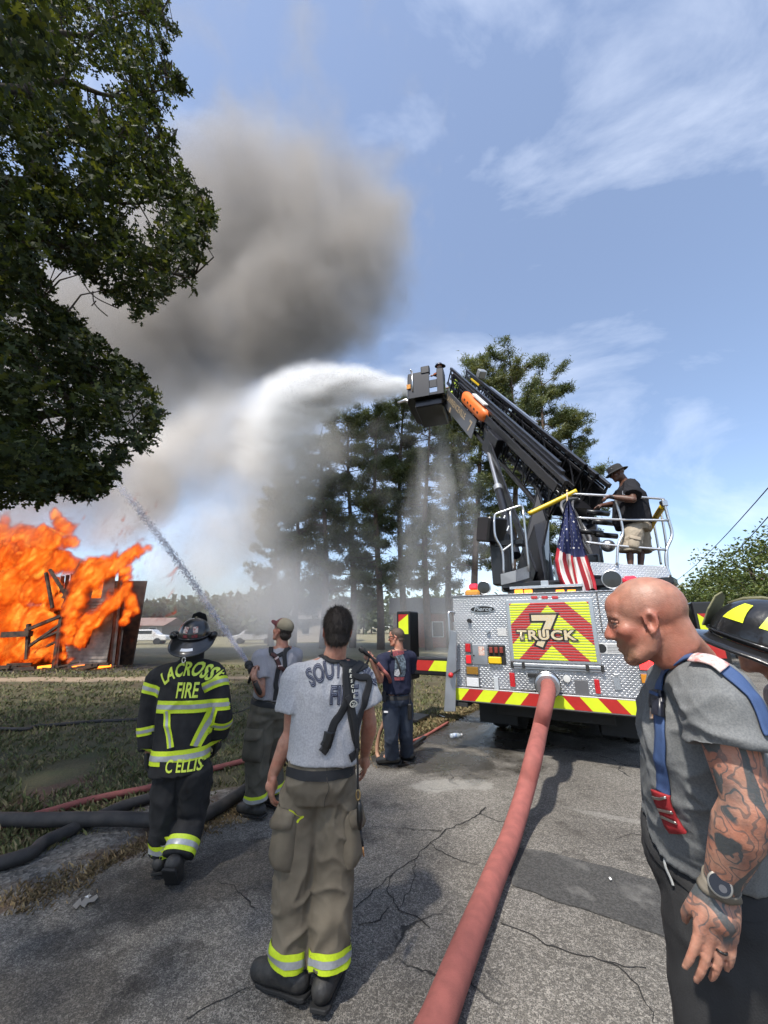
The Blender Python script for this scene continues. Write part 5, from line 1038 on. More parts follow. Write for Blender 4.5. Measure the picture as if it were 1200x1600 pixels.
def decal(name, me, o, X, Y, bvh, m, parent, off=.004, maxe=.012, back=.35, thick=0):
    """lay flat mesh data (x,y) on the first surface met along the plane's inward normal"""
    X, Y, o = Vector(X), Vector(Y), Vector(o); n = X.cross(Y).normalized()   # n points outwards, at the viewer
    bm = bmesh.new(); bm.from_mesh(me); bmesh.ops.triangulate(bm, faces=bm.faces)
    for _ in range(4):
        e = [q for q in bm.edges if q.calc_length() > maxe]
        if not e: break
        bmesh.ops.subdivide_edges(bm, edges=e, cuts=1); bmesh.ops.triangulate(bm, faces=[f for f in bm.faces if len(f.verts) > 3])
    bad = []
    for v in bm.verts:
        s = o+X*v.co.x+Y*v.co.y; h = bvh.ray_cast(s+n*back, -n, back*2)
        if h[0] is None: bad.append(v); continue
        v.co = h[0]+n*off*.7+h[1]*off*.5
    if bad: bmesh.ops.delete(bm, geom=bad, context='VERTS')
    bm.to_mesh(me); bm.free(); return link(name, me, m, parent)
def arc_text(s, size, radius, offset=0.0, space=1.0, xs=1.0):
    me = text_mesh(s, size, offset, space=space)
    for v in me.vertices:
        t = v.co.x*xs/radius; r = radius+v.co.y; v.co = Vector((r*math.sin(t), r*math.cos(t)-radius, 0))
    return me
def grid_mesh(pts_l, pts_r, n=1, name='strip'):
    """strip between two polylines given in plane coordinates"""
    V = []; F = []
    for a, b in zip(pts_l, pts_r): V += [(a[0], a[1], 0), (b[0], b[1], 0)]
    for i in range(len(pts_l)-1): F.append((2*i, 2*i+1, 2*i+3, 2*i+2))
    return np_mesh(name, V, F, 4)
def strip2(pts, wd):
    L_, R_ = [], []
    for i, p in enumerate(pts):
        a = Vector(pts[max(i-1, 0)]); b = Vector(pts[min(i+1, len(pts)-1)]); d = (b-a).normalized(); n = Vector((-d.y, d.x)); L_.append(Vector(p)+n*wd/2); R_.append(Vector(p)-n*wd/2)
    return grid_mesh(L_, R_)
def hand(mb, w, d, palm, thumb, s=1.0, curl=(.25, .35, .3), spread=.10, thumb_in=.5, tout=.7):
    """palm and five fingers; d towards the fingers, palm = way the palm faces, thumb = thumb side"""
    w, d, palm = Vector(w), Vector(d).normalized(), Vector(palm); palm = (palm-d*palm.dot(d)).normalized(); t = Vector(thumb); t = (t-d*t.dot(d)-palm*t.dot(palm)).normalized()
    lens = (.070, .080, .074, .058); offs = (.031, .0105, -.0105, -.030); kn = (.092, .097, .092, .082)
    for i in range(4):
        k = w+d*kn[i]*s+t*offs[i]*s; b = w+d*.012*s+t*offs[i]*.72*s; mb.chain([b, b.lerp(k, .5)-palm*.003, k], [.019*s, .0165*s, .0125*s], 10)
        dd = (d+t*spread*(1.5-i)*.8).normalized(); p = k; ang = 0; L_ = lens[i]*s
        pts = [k]; 
        for j, fr in enumerate((.45, .32, .26)):
            ang += curl[j]*(1+.12*i); v = dd*math.cos(ang)+palm*math.sin(ang); p = p+v*L_*fr*1.18; pts.append(p)
        mb.chain(pts, [.0102*s, .0092*s, .0083*s, .0066*s], 10)
    b = w+d*.025*s+t*.026*s+palm*.006; m_ = b+(d*.6+t*tout+palm*.25).normalized()*.042*s; e = m_+(d*.85+t*(.45-thumb_in*.5)+palm*(.15+thumb_in*.5)).normalized()*.032*s; f = e+(d*.9+t*(.1-thumb_in*.6)+palm*(.1+thumb_in*.6)).normalized()*.026*s
    mb.chain([b, m_, e, f], [.018*s, .0135*s, .0105*s, .0078*s], 10); mb.ell(w+d*.05*s, (.034*s, .034*s, .034*s), None, 12, 8)
class Head:
    def __init__(s, c, fwd, up=(0, 0, 1), k=1.0):
        s.c = Vector(c); s.f = Vector(fwd).normalized(); u = Vector(up); s.u = (u-s.f*u.dot(s.f)).normalized(); s.r = s.f.cross(s.u).normalized(); s.k = k; s.M = Matrix((s.r, s.f, s.u)).transposed()
    def p(s, x, y, z): return s.c+s.M @ Vector((x, y, z))*s.k
    def add(s, mb, neck=None, ear=True):
        k = s.k; E = lambda c, r: mb.ell(s.p(*c), [q*k for q in r], s.M, 20, 14)
        E((0, -.016, .032), (.076, .097, .086)); E((0, .030, -.020), (.062, .062, .088)); E((0, .048, .040), (.055, .044, .05)); E((0, .052, -.062), (.042, .036, .045)); E((0, .066, -.098), (.024, .020, .020))
        for q in (-1, 1):
            mb.chain([s.p(q*.052, -.002, -.045), s.p(q*.048, .012, -.074), s.p(q*.036, .042, -.092), s.p(0.012*q, .064, -.102)], [.022*k, .020*k, .020*k, .017*k], 10); E((q*.044, .052, -.022), (.022, .026, .024))
            if ear:
                Mr = s.M @ Matrix.Rotation(q*.32, 3, 'Z') @ Matrix.Rotation(.12, 3, 'X')
                mb.tube([s.p(q*.079, -.012, -.010)+Mr @ Vector((q*.003*math.cos(t), (.0135+.003*math.sin(t))*math.cos(t)*k, .025*math.sin(t)*k)) for t in [i*2*PI/14 for i in range(15)]], .0050*k, 8); mb.ell(s.p(q*.076, -.012, -.012), [.004*k, .011*k, .021*k], Mr, 12, 8); mb.ell(s.p(q*.079, -.005, -.034), [.0045*k, .007*k, .009*k], s.M, 10, 8)
        mb.chain([s.p(-.046, .068, .018), s.p(-.02, .082, .022), s.p(0, .084, .022), s.p(.02, .082, .022), s.p(.046, .068, .018)], [.009*k, .011*k, .010*k, .011*k, .009*k], 10)
        mb.chain([s.p(0, .083, .014), s.p(0, .094, -.006), s.p(0, .105, -.028)], [.008*k, .0095*k, .0125*k], 10); E((0, .107, -.031), (.012, .011, .0105))
        for q in (-1, 1): E((q*.0125, .094, -.034), (.0095, .012, .0095))
        mb.chain([s.p(-.022, .076, -.063), s.p(0, .0885, -.059), s.p(.022, .076, -.063)], [.005*k, .0075*k, .005*k], 8); mb.chain([s.p(-.020, .076, -.069), s.p(0, .087, -.072), s.p(.020, .076, -.069)], [.005*k, .0078*k, .005*k], 8)
        if neck is not None: mb.chain([s.p(0, -.022, -.03), s.p(0, -.030, -.085), neck], [.058*k, .057*k, .064*k], 18)
    def local(s, V): return ((V-np.array(s.c)) @ np.array(s.M))/s.k
    def carve(s, V):
        """sink the eye sockets, mouth line and the ears' bowls"""
        Lc = s.local(V); d = np.zeros((len(V), 3))
        for q in (-1, 1):
            w_ = np.exp(-((Lc[:, 0]-q*.031)**2/.014**2+(Lc[:, 2]-.003)**2/.0095**2))*(Lc[:, 1] > .03); d[:, 1] -= .0125*w_
            w_ = np.exp(-((Lc[:, 1]+.010)**2/.008**2+(Lc[:, 2]+.010)**2/.014**2))*(Lc[:, 0]*q > .05); d[:, 0] -= q*.011*w_
        w_ = np.exp(-((Lc[:, 2]+.0655)**2/.0024**2+(Lc[:, 0])**2/.022**2))*(Lc[:, 1] > .06); d[:, 1] -= .004*w_
        return V+(d*s.k) @ np.array(s.M).T
    def eyes(s, parent, iris=(.12, .16, .2)):
        for q in (-1, 1):
            mb = MB(); mb.ell(s.p(q*.031, .068, .002), .0122*s.k, None, 14, 10); e = mb.build('eye', mat('eye_white', (.22, .19, .17), .35), parent, True); mb = MB(); mb.ell(s.p(q*.031, .0765, .002), (.0055*s.k, .004*s.k, .0055*s.k), s.M, 12, 8); mb.build('iris', mat('iris', (.05, .05, .05), .15), e, True)
def skin_mat(name, col, rough=.5, tattoo=False):
    m = bpy.data.materials.new(name); m.use_nodes = True; t = m.node_tree; b = t.nodes['Principled BSDF']; N = t.nodes.new; L = t.links.new
    a = N('ShaderNodeAttribute'); a.attribute_name = 'col'; tcn = N('ShaderNodeTexCoord'); n = N('ShaderNodeTexNoise'); n.inputs['Scale'].default_value = 38; n.inputs['Detail'].default_value = 5; L(tcn.outputs['Object'], n.inputs['Vector'])
    r = N('ShaderNodeMapRange'); r.inputs[1].default_value = .3; r.inputs[2].default_value = .7; r.inputs[3].default_value = .80; r.inputs[4].default_value = 1.14; L(n.outputs['Fac'], r.inputs[0])
    mu = N('ShaderNodeMix'); mu.data_type = 'RGBA'; mu.blend_type = 'MULTIPLY'; mu.inputs[0].default_value = 1; L(a.outputs['Color'], mu.inputs[6]); L(r.outputs[0], mu.inputs[7]); src = mu.outputs[2]
    bn = N('ShaderNodeTexNoise'); bn.inputs['Scale'].default_value = 15; bn.inputs['Detail'].default_value = 4; L(tcn.outputs['Object'], bn.inputs['Vector']); br_ = N('ShaderNodeMapRange'); br_.inputs[1].default_value = .4; br_.inputs[2].default_value = .68; L(bn.outputs['Fac'], br_.inputs[0]); bm_ = N('ShaderNodeMix'); bm_.data_type = 'RGBA'; bm_.blend_type = 'MULTIPLY'; L(br_.outputs[0], bm_.inputs[0]); L(src, bm_.inputs[6]); bm_.inputs[7].default_value = (.98, .76, .70, 1); src = bm_.outputs[2]
    if tattoo:
        ta = N('ShaderNodeAttribute'); ta.attribute_name = 'tat'
        def wavef(scale, dist, dscale, lo, hi, seed):
            mp_ = N('ShaderNodeMapping'); mp_.inputs['Location'].default_value = (seed, seed, seed); L(tcn.outputs['Object'], mp_.inputs[0]); w_ = N('ShaderNodeTexWave'); w_.wave_type = 'BANDS'; w_.inputs['Scale'].default_value = scale; w_.inputs['Distortion'].default_value = dist; w_.inputs['Detail'].default_value = 1.5; w_.inputs['Detail Scale'].default_value = dscale; L(mp_.outputs[0], w_.inputs['Vector'])
            q = N('ShaderNodeMapRange'); q.inputs[1].default_value = lo; q.inputs[2].default_value = hi; L(w_.outputs['Fac'], q.inputs[0]); return q.outputs[0]
        def mth(op, x, y):
            q = N('ShaderNodeMath'); q.operation = op; q.use_clamp = True
            for i, k in ((0, x), (1, y)):
                if hasattr(k, 'is_output'): L(k, q.inputs[i])
                else: q.inputs[i].default_value = k
            return q.outputs[0]
        big = wavef(5.5, 9, 1.1, .74, .82, 1.3); fine = wavef(17, 14, 1.6, .80, .92, 4.1); nn = N('ShaderNodeTexNoise'); nn.inputs['Scale'].default_value = 21; nn.inputs['Detail'].default_value = 3; L(tcn.outputs['Object'], nn.inputs['Vector']); sh = N('ShaderNodeMapRange'); sh.inputs[1].default_value = .46; sh.inputs[2].default_value = .68; L(nn.outputs['Fac'], sh.inputs[0])
        ink = mth('ADD', mth('MULTIPLY', big, .95), mth('ADD', mth('MULTIPLY', fine, .62), mth('MULTIPLY', sh.outputs[0], .6))); fac = mth('MULTIPLY', ink, ta.outputs['Fac'])
        mi = N('ShaderNodeMix'); mi.data_type = 'RGBA'; L(fac, mi.inputs[0]); L(src, mi.inputs[6]); mi.inputs[7].default_value = (.075, .082, .085, 1); src = mi.outputs[2]
    L(src, b.inputs['Base Color']); b.inputs['Roughness'].default_value = rough; b.inputs['Subsurface Weight'].default_value = .12; b.inputs['Subsurface Radius'].default_value = (.02, .008, .004); b.inputs['Subsurface Scale'].default_value = .3
    n2 = N('ShaderNodeTexNoise'); n2.inputs['Scale'].default_value = 230; n2.inputs['Detail'].default_value = 2; L(tcn.outputs['Object'], n2.inputs['Vector']); bp = N('ShaderNodeBump'); bp.inputs['Strength'].default_value = .4; bp.inputs['Distance'].default_value = .002; L(n2.outputs['Fac'], bp.inputs['Height']); L(bp.outputs[0], b.inputs['Normal'])
    return m
def torso(mb, st, rv, n=24, pw=2.4):
    """st: (centre, half width, half depth); rv: person's right"""
    R = []
    for i, (c, a, b) in enumerate(st):
        c = Vector(c); d = (Vector(st[min(i+1, len(st)-1)][0])-Vector(st[max(i-1, 0)][0])).normalized(); x = (rv-d*rv.dot(d)).normalized(); y = d.cross(x); ring = []
        for k in range(n):
            t = 2*PI*k/n; cs, sn = math.cos(t), math.sin(t); ring.append(c+x*a*math.copysign(abs(cs)**(2/pw), cs)+y*b*math.copysign(abs(sn)**(2/pw), sn))
        R.append(ring)
    mb.rings(R)
def mix3(a, b, t): return Vector(a).lerp(Vector(b), t)
class Person:
    """J: joints in metres; builds a continuous body, then clothing laid over it"""
    def __init__(s, label, J, head, skin, vox=.006, girth=1.0, group=None, tattoo=False, colfn=None, arms=('L', 'R'), hands=None, arm_r=1.0, extra=None):
        s.J = J = {k: Vector(v) for k, v in J.items()}; s.h = head; s.g = girth
        s.rv = (J['shR']-J['shL']).normalized(); gx = (J['anL']+J['anR'])/2
        s.root = thing('person', label, 'person', (gx.x, gx.y, min(J['anL'].z, J['anR'].z)-.08), group)
        mb = MB(); head.add(mb, J['neck']); g = girth
        torso(mb, [(J['pelvis'], .15*g, .105*g), (mix3(J['pelvis'], J['waist'], .5), .145*g, .10*g), (J['waist'], .135*g, .095*g), (J['chest'], .155*g, .11*g), (mix3(J['chest'], J['neck'], .6), .15*g, .09*g), (mix3(J['chest'], J['neck'], .95), .08*g, .06*g)], s.rv)
        for q in 'LR':
            sh, el, wr = J['sh'+q], J['el'+q], J['wr'+q]; a = arm_r
            mb.chain([mix3(J['neck'], sh, .35)+Vector((0, 0, -.015)), sh], [.06*g, .062*g], 14); mb.chain([sh, mix3(sh, el, .4), mix3(sh, el, .85), el], [.060*a, .052*a, .042*a, .040*a], 14); mb.chain([el, mix3(el, wr, .25), mix3(el, wr, .65), wr], [.041*a, .046*a, .036*a, .027*a], 14)
            mb.chain([mix3(J['pelvis'], J['hip'+q], .7), J['hip'+q], mix3(J['hip'+q], J['kn'+q], .5), J['kn'+q]], [.09*g, .092*g, .075*g, .055], 14); mb.chain([J['kn'+q], mix3(J['kn'+q], J['an'+q], .3), J['an'+q]], [.055, .055, .036], 14); mb.chain([J['an'+q], mix3(J['an'+q], J['toe'+q], .45)], [.034, .026], 12)
            if hands and q in hands: hand(mb, wr, **hands[q])
        if extra: extra(mb)
        me = fuse(mb, vox, 3, 'body'); V, _ = arr(me); V = head.carve(V); setco(me, V); n = len(V)
        col = np.tile(np.array(skin), (n, 1)).astype(float); Lc = head.local(V); inh = (Lc[:, 2] > -.13) & (np.abs(Lc[:, 0]) < .1) & (np.abs(Lc[:, 1]) < .13)
        red = np.exp(-((Lc[:, 1]-.1)**2/.03**2+(Lc[:, 2]+.03)**2/.025**2)) + .8*np.exp(-((np.abs(Lc[:, 0])-.045)**2/.025**2+(Lc[:, 2]+.03)**2/.03**2))*(Lc[:, 1] > 0) + 1.0*np.exp(-((np.abs(Lc[:, 0])-.082)**2/.012**2+(Lc[:, 2]+.01)**2/.04**2))
        lips = np.exp(-((Lc[:, 2]+.066)**2/.009**2+(Lc[:, 0])**2/.022**2))*(Lc[:, 1] > .07)
        red = np.clip(red, 0, 1)*inh; col *= 1+red[:, None]*np.array((.06, -.20, -.22)); col *= 1+(lips*inh)[:, None]*np.array((-.12, -.38, -.3))
        # scars of sun: hands redder
        if colfn: col = colfn(V, Lc, col, inh)
        at = me.color_attributes.new('col', 'FLOAT_COLOR', 'POINT'); c4 = np.ones((n, 4), np.float32); c4[:, :3] = np.clip(col, 0, 1); at.data.foreach_set('color', c4.ravel())
        if tattoo is not False: ta = me.attributes.new('tat', 'FLOAT', 'POINT'); ta.data.foreach_set('value', tattoo(V).astype(np.float32))
        s.body = link('body', me, skin_mat('skin_tattoo' if tattoo is not False else 'skin', skin, tattoo=tattoo is not False), s.root, True); head.eyes(s.root)
    def shirt(s, m, w=(.172, .125, .165, .12, .185, .13, .168, .10), sleeve=(.45, .075, .082), hem=.35, fold=.008, vox=.0105, name='shirt', belly=0, long=False, lift=0, seed=1, stretch=(1, 1, .55), sleeve_len=None, neck_r=.07, freq=7.0, skirt=None, trap=.068):
        J = s.J; mb = MB(); up = (J['neck']-J['pelvis']).normalized(); fw = s.rv.cross(up).normalized()*-1; hp = mix3(J['waist'], J['pelvis'], hem)
        fwd = up.cross(s.rv); s.fwd = fwd
        st = [(hp+fwd*belly*.6, w[0], w[1]+belly*.6), (mix3(hp, J['waist'], .6)+fwd*belly, w[2], w[3]+belly), (mix3(J['waist'], J['chest'], .5)+fwd*belly*.6, (w[2]+w[4])/2, (w[3]+w[5])/2+belly*.6), (J['chest'], w[4], w[5]), (mix3(J['chest'], J['neck'], .55), w[6], w[7]), (mix3(J['chest'], J['neck'], .85), .115, .08), (mix3(J['chest'], J['neck'], 1.0), neck_r, neck_r*.95)]
        if skirt: st = [(mix3(J['waist'], J['pelvis'], skirt[0]), skirt[1], skirt[2])]+st
        torso(mb, st, s.rv)
        for q in 'LR':
            sh, el, wr = J['sh'+q], J['el'+q], J['wr'+q]; nk = mix3(J['neck'], sh, .3)
            mb.chain([nk+Vector((0, 0, -.03)), sh+Vector((0, 0, -.004))], [trap, .071*sleeve[1]/.075], 18)
            if long:
                L_ = [sh, mix3(sh, el, .5), mix3(sh, el, .92), mix3(el, wr, .1), mix3(el, wr, .55), mix3(el, wr, sleeve_len or .9)]; mb.tube([sh+(sh-el).normalized()*.02]+L_, [sleeve[1]*.8, sleeve[1], sleeve[1]*.95, sleeve[2], sleeve[2]*.98, sleeve[2]*.9, sleeve[2]*.86], 18)
            else: mb.tube([sh+(sh-el).normalized()*.03, sh, mix3(sh, el, sleeve[0]*.5), mix3(sh, el, sleeve[0]*.9), mix3(sh, el, sleeve[0])], [sleeve[1]*.6, sleeve[1], (sleeve[1]+sleeve[2])/2*.98, sleeve[2], sleeve[2]*1.0], 18)
        me = fuse(mb, vox, 4, name); folds(me, fold, freq, seed, stretch); s.shirt_me = me; s.sb = bvh_of(me); s.so = link(name, me, m, s.root, True); return s.so
    def trousers(s, m, hipw=.178, hipd=.135, th=.102, kn=.082, cf=.088, fold=.009, vox=.0105, name='trousers', top=.55, cuff=.96, seed=3, freq=6.5, it=4, cuffs=None):
        J = s.J; mb = MB(); tp = mix3(J['pelvis'], J['waist'], top); torso(mb, [(J['pelvis']-(J['waist']-J['pelvis'])*.35, hipw*.9, hipd*.9), (J['pelvis'], hipw, hipd), (mix3(J['pelvis'], tp, .6), hipw*.97, hipd*.95), (tp, hipw*.95, hipd*.92)], s.rv)
        for q in 'LR':
            h, k, a = J['hip'+q], J['kn'+q], J['an'+q]; e = mix3(k, a, cuff if not cuffs else cuffs[q]); o = (h-J['pelvis']); o.z = 0
            mb.tube([mix3(J['pelvis'], h, .55)+Vector((0, 0, .06)), h, mix3(h, k, .35), mix3(h, k, .75), k, mix3(k, e, .3), mix3(k, e, .7), e], [th*.9, th*1.04, th, (th+kn)/2, kn, kn*1.02, cf, cf*1.03], 20)
        me = fuse(mb, vox, it, name); folds(me, fold, freq, seed, (1, 1, .8)); s.tr_me = me; s.tb = bvh_of(me); s.to = link(name, me, m, s.root, True); return s.to
    def boots(s, m, sole=None, k=1.0, high=.16):
        J = s.J; sole = sole or mat('boot_sole', (.012, .012, .012), .8)
        for q in 'LR':
            a, t = J['an'+q], J['toe'+q]; d = (t-a); d = Vector((d.x, d.y, d.z)); up = (J['kn'+q]-a).normalized(); hd = Vector((d.x, d.y, 0)).normalized() if d.length else Vector((0, 1, 0)); zf = min(a.z, t.z)
            side = d.cross(up).normalized(); un = side.cross(d).normalized(); dn = d.normalized(); L_ = .27*k; heel = a-dn*.055*k-un*.035
            mb = MB(); mb.chain([a+up*high, a+up*.05, a-un*.01], [.058*k, .056*k, .050*k], 16); mb.chain([heel, heel+dn*.10*k+un*.004, heel+dn*.17*k-un*.004, heel+dn*.235*k-un*.012], [.047*k, .049*k, .047*k, .040*k], 16)
            me = fuse(mb, .009, 3, 'boot'); V, _ = arr(me); rel = (V-np.array(heel)) @ np.array(un); V = V-np.outer(np.minimum(rel+.042, 0), np.array(un)); setco(me, V); b = link('boot', me, m, s.root, True)
            pl = [(-.052, -.036), (-.03, -.047), (.08, -.044), (.16, -.05), (.23, -.042), (.275, 0), (.23, .042), (.16, .05), (.08, .044), (-.03, .047), (-.052, .036)]; mb = MB(); mb.prism([(x*k*.93+.004, y*k*.90) for x, y in pl], .018, Matrix((dn, side, un)).transposed(), heel-un*.058); mb.build('sole', sole, b, bevel=.004)
def on_surface(bvh, px, py, Yg):
    o = Vector((0, 0, CAMH)); h = bvh.ray_cast(o, ray(px, py).normalized(), 60); return h[0] if h[0] is not None else P(px, py, Yg)
def hair_cap(hd, m, parent, zlow=-.05, front=.062, amp=.005, grow=1.06, seed=0, name='hair', nape=-.075):
    mb = MB(); k = hd.k; g = grow; mb.ell(hd.p(0, -.018, .034), (.0775*g*k, .098*g*k, .088*g*k), hd.M, 28, 20); mb.ell(hd.p(0, -.052, -.03), (.066*k, .060*k, .062*k), hd.M, 20, 14); me = fuse(mb, .0045, 3, name); V, N_ = arr(me); Lc = hd.local(V)
    bm = bmesh.new(); bm.from_mesh(me); bm.verts.ensure_lookup_table(); kill = []
    for i, v in enumerate(bm.verts):
        x, y, z = Lc[i]; lim = nape+max(0, (y+.07))*1.35 if y < .0 else .02+max(0, y-.02)*1.0
        if (abs(x) > .06 and y > -.03 and z < .012): lim = max(lim, .012)
        if y > front and z < .075: lim = 9
        if z < lim+.004*noise.noise(Vector((x*160, y*160, z*160))): kill.append(v)
        else: v.co += Vector(N_[i])*(amp*(.8*noise.noise(Vector((x*55+seed, y*22, z*22)))+.7*noise.noise(Vector((x*210, y*60, z*60)))))
    bmesh.ops.delete(bm, geom=kill, context='VERTS'); bm.to_mesh(me); bm.free(); return link(name, me, m, parent, True)
def strands(cap, hd, n, ln):
    """short combed hairs over a hair cap"""
    me = cap.data; V, N_ = arr(me); ids = rng.integers(0, len(V), n); p = V[ids]+rng.normal(size=(n, 3))*.002; nn = N_[ids]; dn = -np.array(hd.u)*.8-np.array(hd.f)*.35; d = dn[None]-nn*(nn @ dn)[:, None]+rng.normal(size=(n, 3))*.28; d /= np.linalg.norm(d, axis=1)[:, None]; d = d*.95+nn*.22; s_ = np.cross(d, nn); s_ /= np.linalg.norm(s_, axis=1)[:, None]; L_ = (ln*(.5+rng.random(n)))[:, None]; w_ = .0011
    T_ = np.stack([p-s_*w_, p+s_*w_, p+d*L_], 1).reshape(-1, 3); o = link('hair_strands', np_mesh('strands', T_, np.arange(n*3).reshape(-1, 3), 3), cap.data.materials[0], cap); o['kind'] = 'stuff'
def fire_helmet(hd, parent, m, trim, off=(0, .0, .075), tilt=0.0, k=1.0, tets=None, comb=8, shield_col=None, rim=None):
    """traditional helmet: ridged dome, brim long at the back, front shield"""
    M = hd.M @ Matrix.Rotation(tilt, 3, 'X'); o = hd.p(*off); A, B, Hh = .108*k, .132*k, .125*k
    def dome(t, ph, g=1.0, rg=True):
        r = math.sin(ph); rd = 1+(.018*max(0, math.cos(t*comb))**14 if rg else 0)*r; return o+M @ Vector((A*g*r*rd*math.cos(t), B*g*r*rd*math.sin(t), Hh*g*math.cos(ph)**.85 if ph < PI/2 else 0))
    R = []; n = 96
    for j in range(17): ph = .02+(PI/2-.02)*j/16; R.append([dome(2*PI*i/n, ph) for i in range(n)])
    mb = MB(); mb.rings(R); sh = mb.build('helmet', m, parent, True)
    # brim
    def brim(t, g):
        s_, c_ = math.sin(t), math.cos(t); bk = max(0, -s_); out = .045+.075*bk**2+.012*max(0, s_); drop = -.018-.05*bk**1.6+.012*abs(c_)*0
        return o+M @ Vector(((A+out*g)*c_, (B+out*g)*s_, drop*g-.004))
    R = [[brim(2*PI*i/64, g) for i in range(64)] for g in (-.05, .3, .7, 1.0, 1.04, 1.0)]; R[4] = [q-M @ Vector((0, 0, .008)) for q in R[4]]; R[5] = [q-M @ Vector((0, 0, .012)) for q in R[5]]; R += [[brim(2*PI*i/64, g)-M @ Vector((0, 0, .010)) for i in range(64)] for g in (.6, .0, -.25)]
    mb = MB(); mb.rings(R, caps=False); mb.build('brim', m, sh, True); mb = MB(); mb.tube([brim(2*PI*i/64, 1.03)-M @ Vector((0, 0, .005)) for i in range(65)], .005*k, 8); mb.build('brim_edge', rim or m, sh, True)
    mb = MB(); mb.tube([dome(2*PI*i/48, PI/2*.97, 1.035) for i in range(49)], .005, 6); mb.build('hat_band', m, sh, True)
    # front shield and its holder
    q = [(-.055, .0), (.055, .0), (.066, .07), (.05, .125), (0, .145), (-.05, .125), (-.066, .07)]; Ms = M @ Matrix.Rotation(1.70, 3, 'X'); mb = MB(); mb.prism(q, .006, Ms, o+M @ Vector((0, B+.012, .012))); mb.build('front_shield', shield_col or m, sh, bevel=.002)
    mb = MB(); mb.tube([dome(PI/2, ph_, 1.02, False) for ph_ in (.05, .3, .6, .9)], [.005, .007, .007, .006], 8); mb.build('shield_holder', trim, sh, True)
    # reflective tetrahedrons stuck on between the ribs
    for (t, w_) in (tets or []):
        V = []; F = []
        for j in range(5):
            ph = .72+(1.22-.72)*j/4; hw = w_*(.55+.45*j/4)
            for i in range(5): V.append(tuple(dome(t+(i/4-.5)*hw, ph, 1.022, False)))
        F = [(j*5+i, j*5+i+1, (j+1)*5+i+1, (j+1)*5+i) for j in range(4) for i in range(4)]; link('reflective_patch', np_mesh('patch', V, F, 4), trim_y(), sh, True)
    s_o = (o, M, A, B, Hh, dome, brim, sh); return s_o
def trim_y(): return mat('reflective_yellow', (.66, .74, .03), .45, var=.1, vscale=60)
LIME = mat('lime_tape', (.60, .76, .03), .5, var=.12, vscale=90); SILV = mat('silver_tape', (.42, .43, .44), .4, .3, var=.12, vscale=90)
def tri_band(name, a, b, wd, bvh, parent, off=.004, tilt=0, rad=.3):
    o = ring_band(name, a, b, wd, bvh, LIME, parent, off, rad, tilt=tilt); ring_band('silver_centre', a, b, wd*.36, bvh, SILV, o, off+.002, rad, tilt=tilt); return o

# ------------------------------------------------------------------ cloth
def jersey(name, c, c2, sc_=160): return mat(name, c, .9, col2=c2, vscale=sc_, bump=.25, bscale=400, bdist=.002, spec=.2, detail=2)
KHAKI = mat('bunker_khaki', (.185, .155, .112), .85, col2=(.13, .108, .078), vscale=9, bump=.5, bscale=260, bdist=.003, spec=.2); OLIVE = mat('bunker_olive', (.115, .105, .082), .85, col2=(.08, .074, .058), vscale=9, bump=.5, bscale=260, bdist=.003, spec=.2)
TURN = mat('turnout_black', (.016, .016, .017), .85, col2=(.026, .026, .027), vscale=12, bump=.5, bscale=240, bdist=.003, spec=.25); BOOT = mat('boot_rubber', (.016, .016, .016), .6, col2=(.04, .037, .033), vscale=20, bump=.3, bscale=60); WEB = mat('black_webbing', (.012, .012, .013), .75, bump=.4, bscale=300, bdist=.002)
HAIR = mat('dark_hair', (.035, .024, .017), .6, col2=(.018, .013, .010), vscale=120, bump=.9, bscale=220, bdist=.004); SKIN = (.44, .235, .165); BRASS = mat('buckle_metal', (.55, .53, .5), .35, 1.0)
INK = mat('navy_print', (.018, .02, .045), .7)
def leg_pocket(pp, q, frac, side, w_, h, m, flapm=None, nrm=None, droop=1.0):
    """cargo pocket bulging on a trouser leg, with flap"""
    J = pp.J; a = mix3(J['hip'+q], J['kn'+q], frac); ax = (J['kn'+q]-J['hip'+q]).normalized(); n = Vector(nrm).normalized(); x = ax.cross(n).normalized(); n = x.cross(ax).normalized(); mb = MB(); R = []
    for j, (v, d) in enumerate(((0, .012), (.12, .028), (.5, .040*droop), (.8, .046*droop), (.95, .036*droop), (1.0, .010))):
        ring = []
        for i in range(14):
            t = 2*PI*i/14; u = math.cos(t); e = math.sin(t); u = math.copysign(abs(u)**.5, u); c = a+ax*(v-.5)*h+x*u*w_/2*(1 if v < .9 else .9); hh = pp.tb.ray_cast(c+n*.25, -n, .4); b = hh[0] if hh[0] is not None else c+n*.08; ring.append(b+n*((d if e > 0 else -.03)*(abs(e)**.4)+.006*noise.noise(c*30)))
        R.append(ring)
    mb.rings(R); po = mb.build('cargo_pocket', m, pp.root, True)
    g = []
    for j in range(4):
        for i in range(7): c = a+ax*(-.55+.30*j/3+(.06 if i in (3,) else .02*(3-abs(i-3)))*j/3)*h+x*(i/6-.5)*w_*1.08; hh = pp.tb.ray_cast(c+n*.25, -n, .4); b = hh[0] if hh[0] is not None else c+n*.08; g.append(tuple(b+n*(.012+.036*droop*j/3)))
    o = link('pocket_flap', np_mesh('flap', g, [(j*7+i, j*7+i+1, (j+1)*7+i+1, (j+1)*7+i) for j in range(3) for i in range(6)], 4), flapm or m, po, True); so = o.modifiers.new('so', 'SOLIDIFY'); so.thickness = .006
    return po
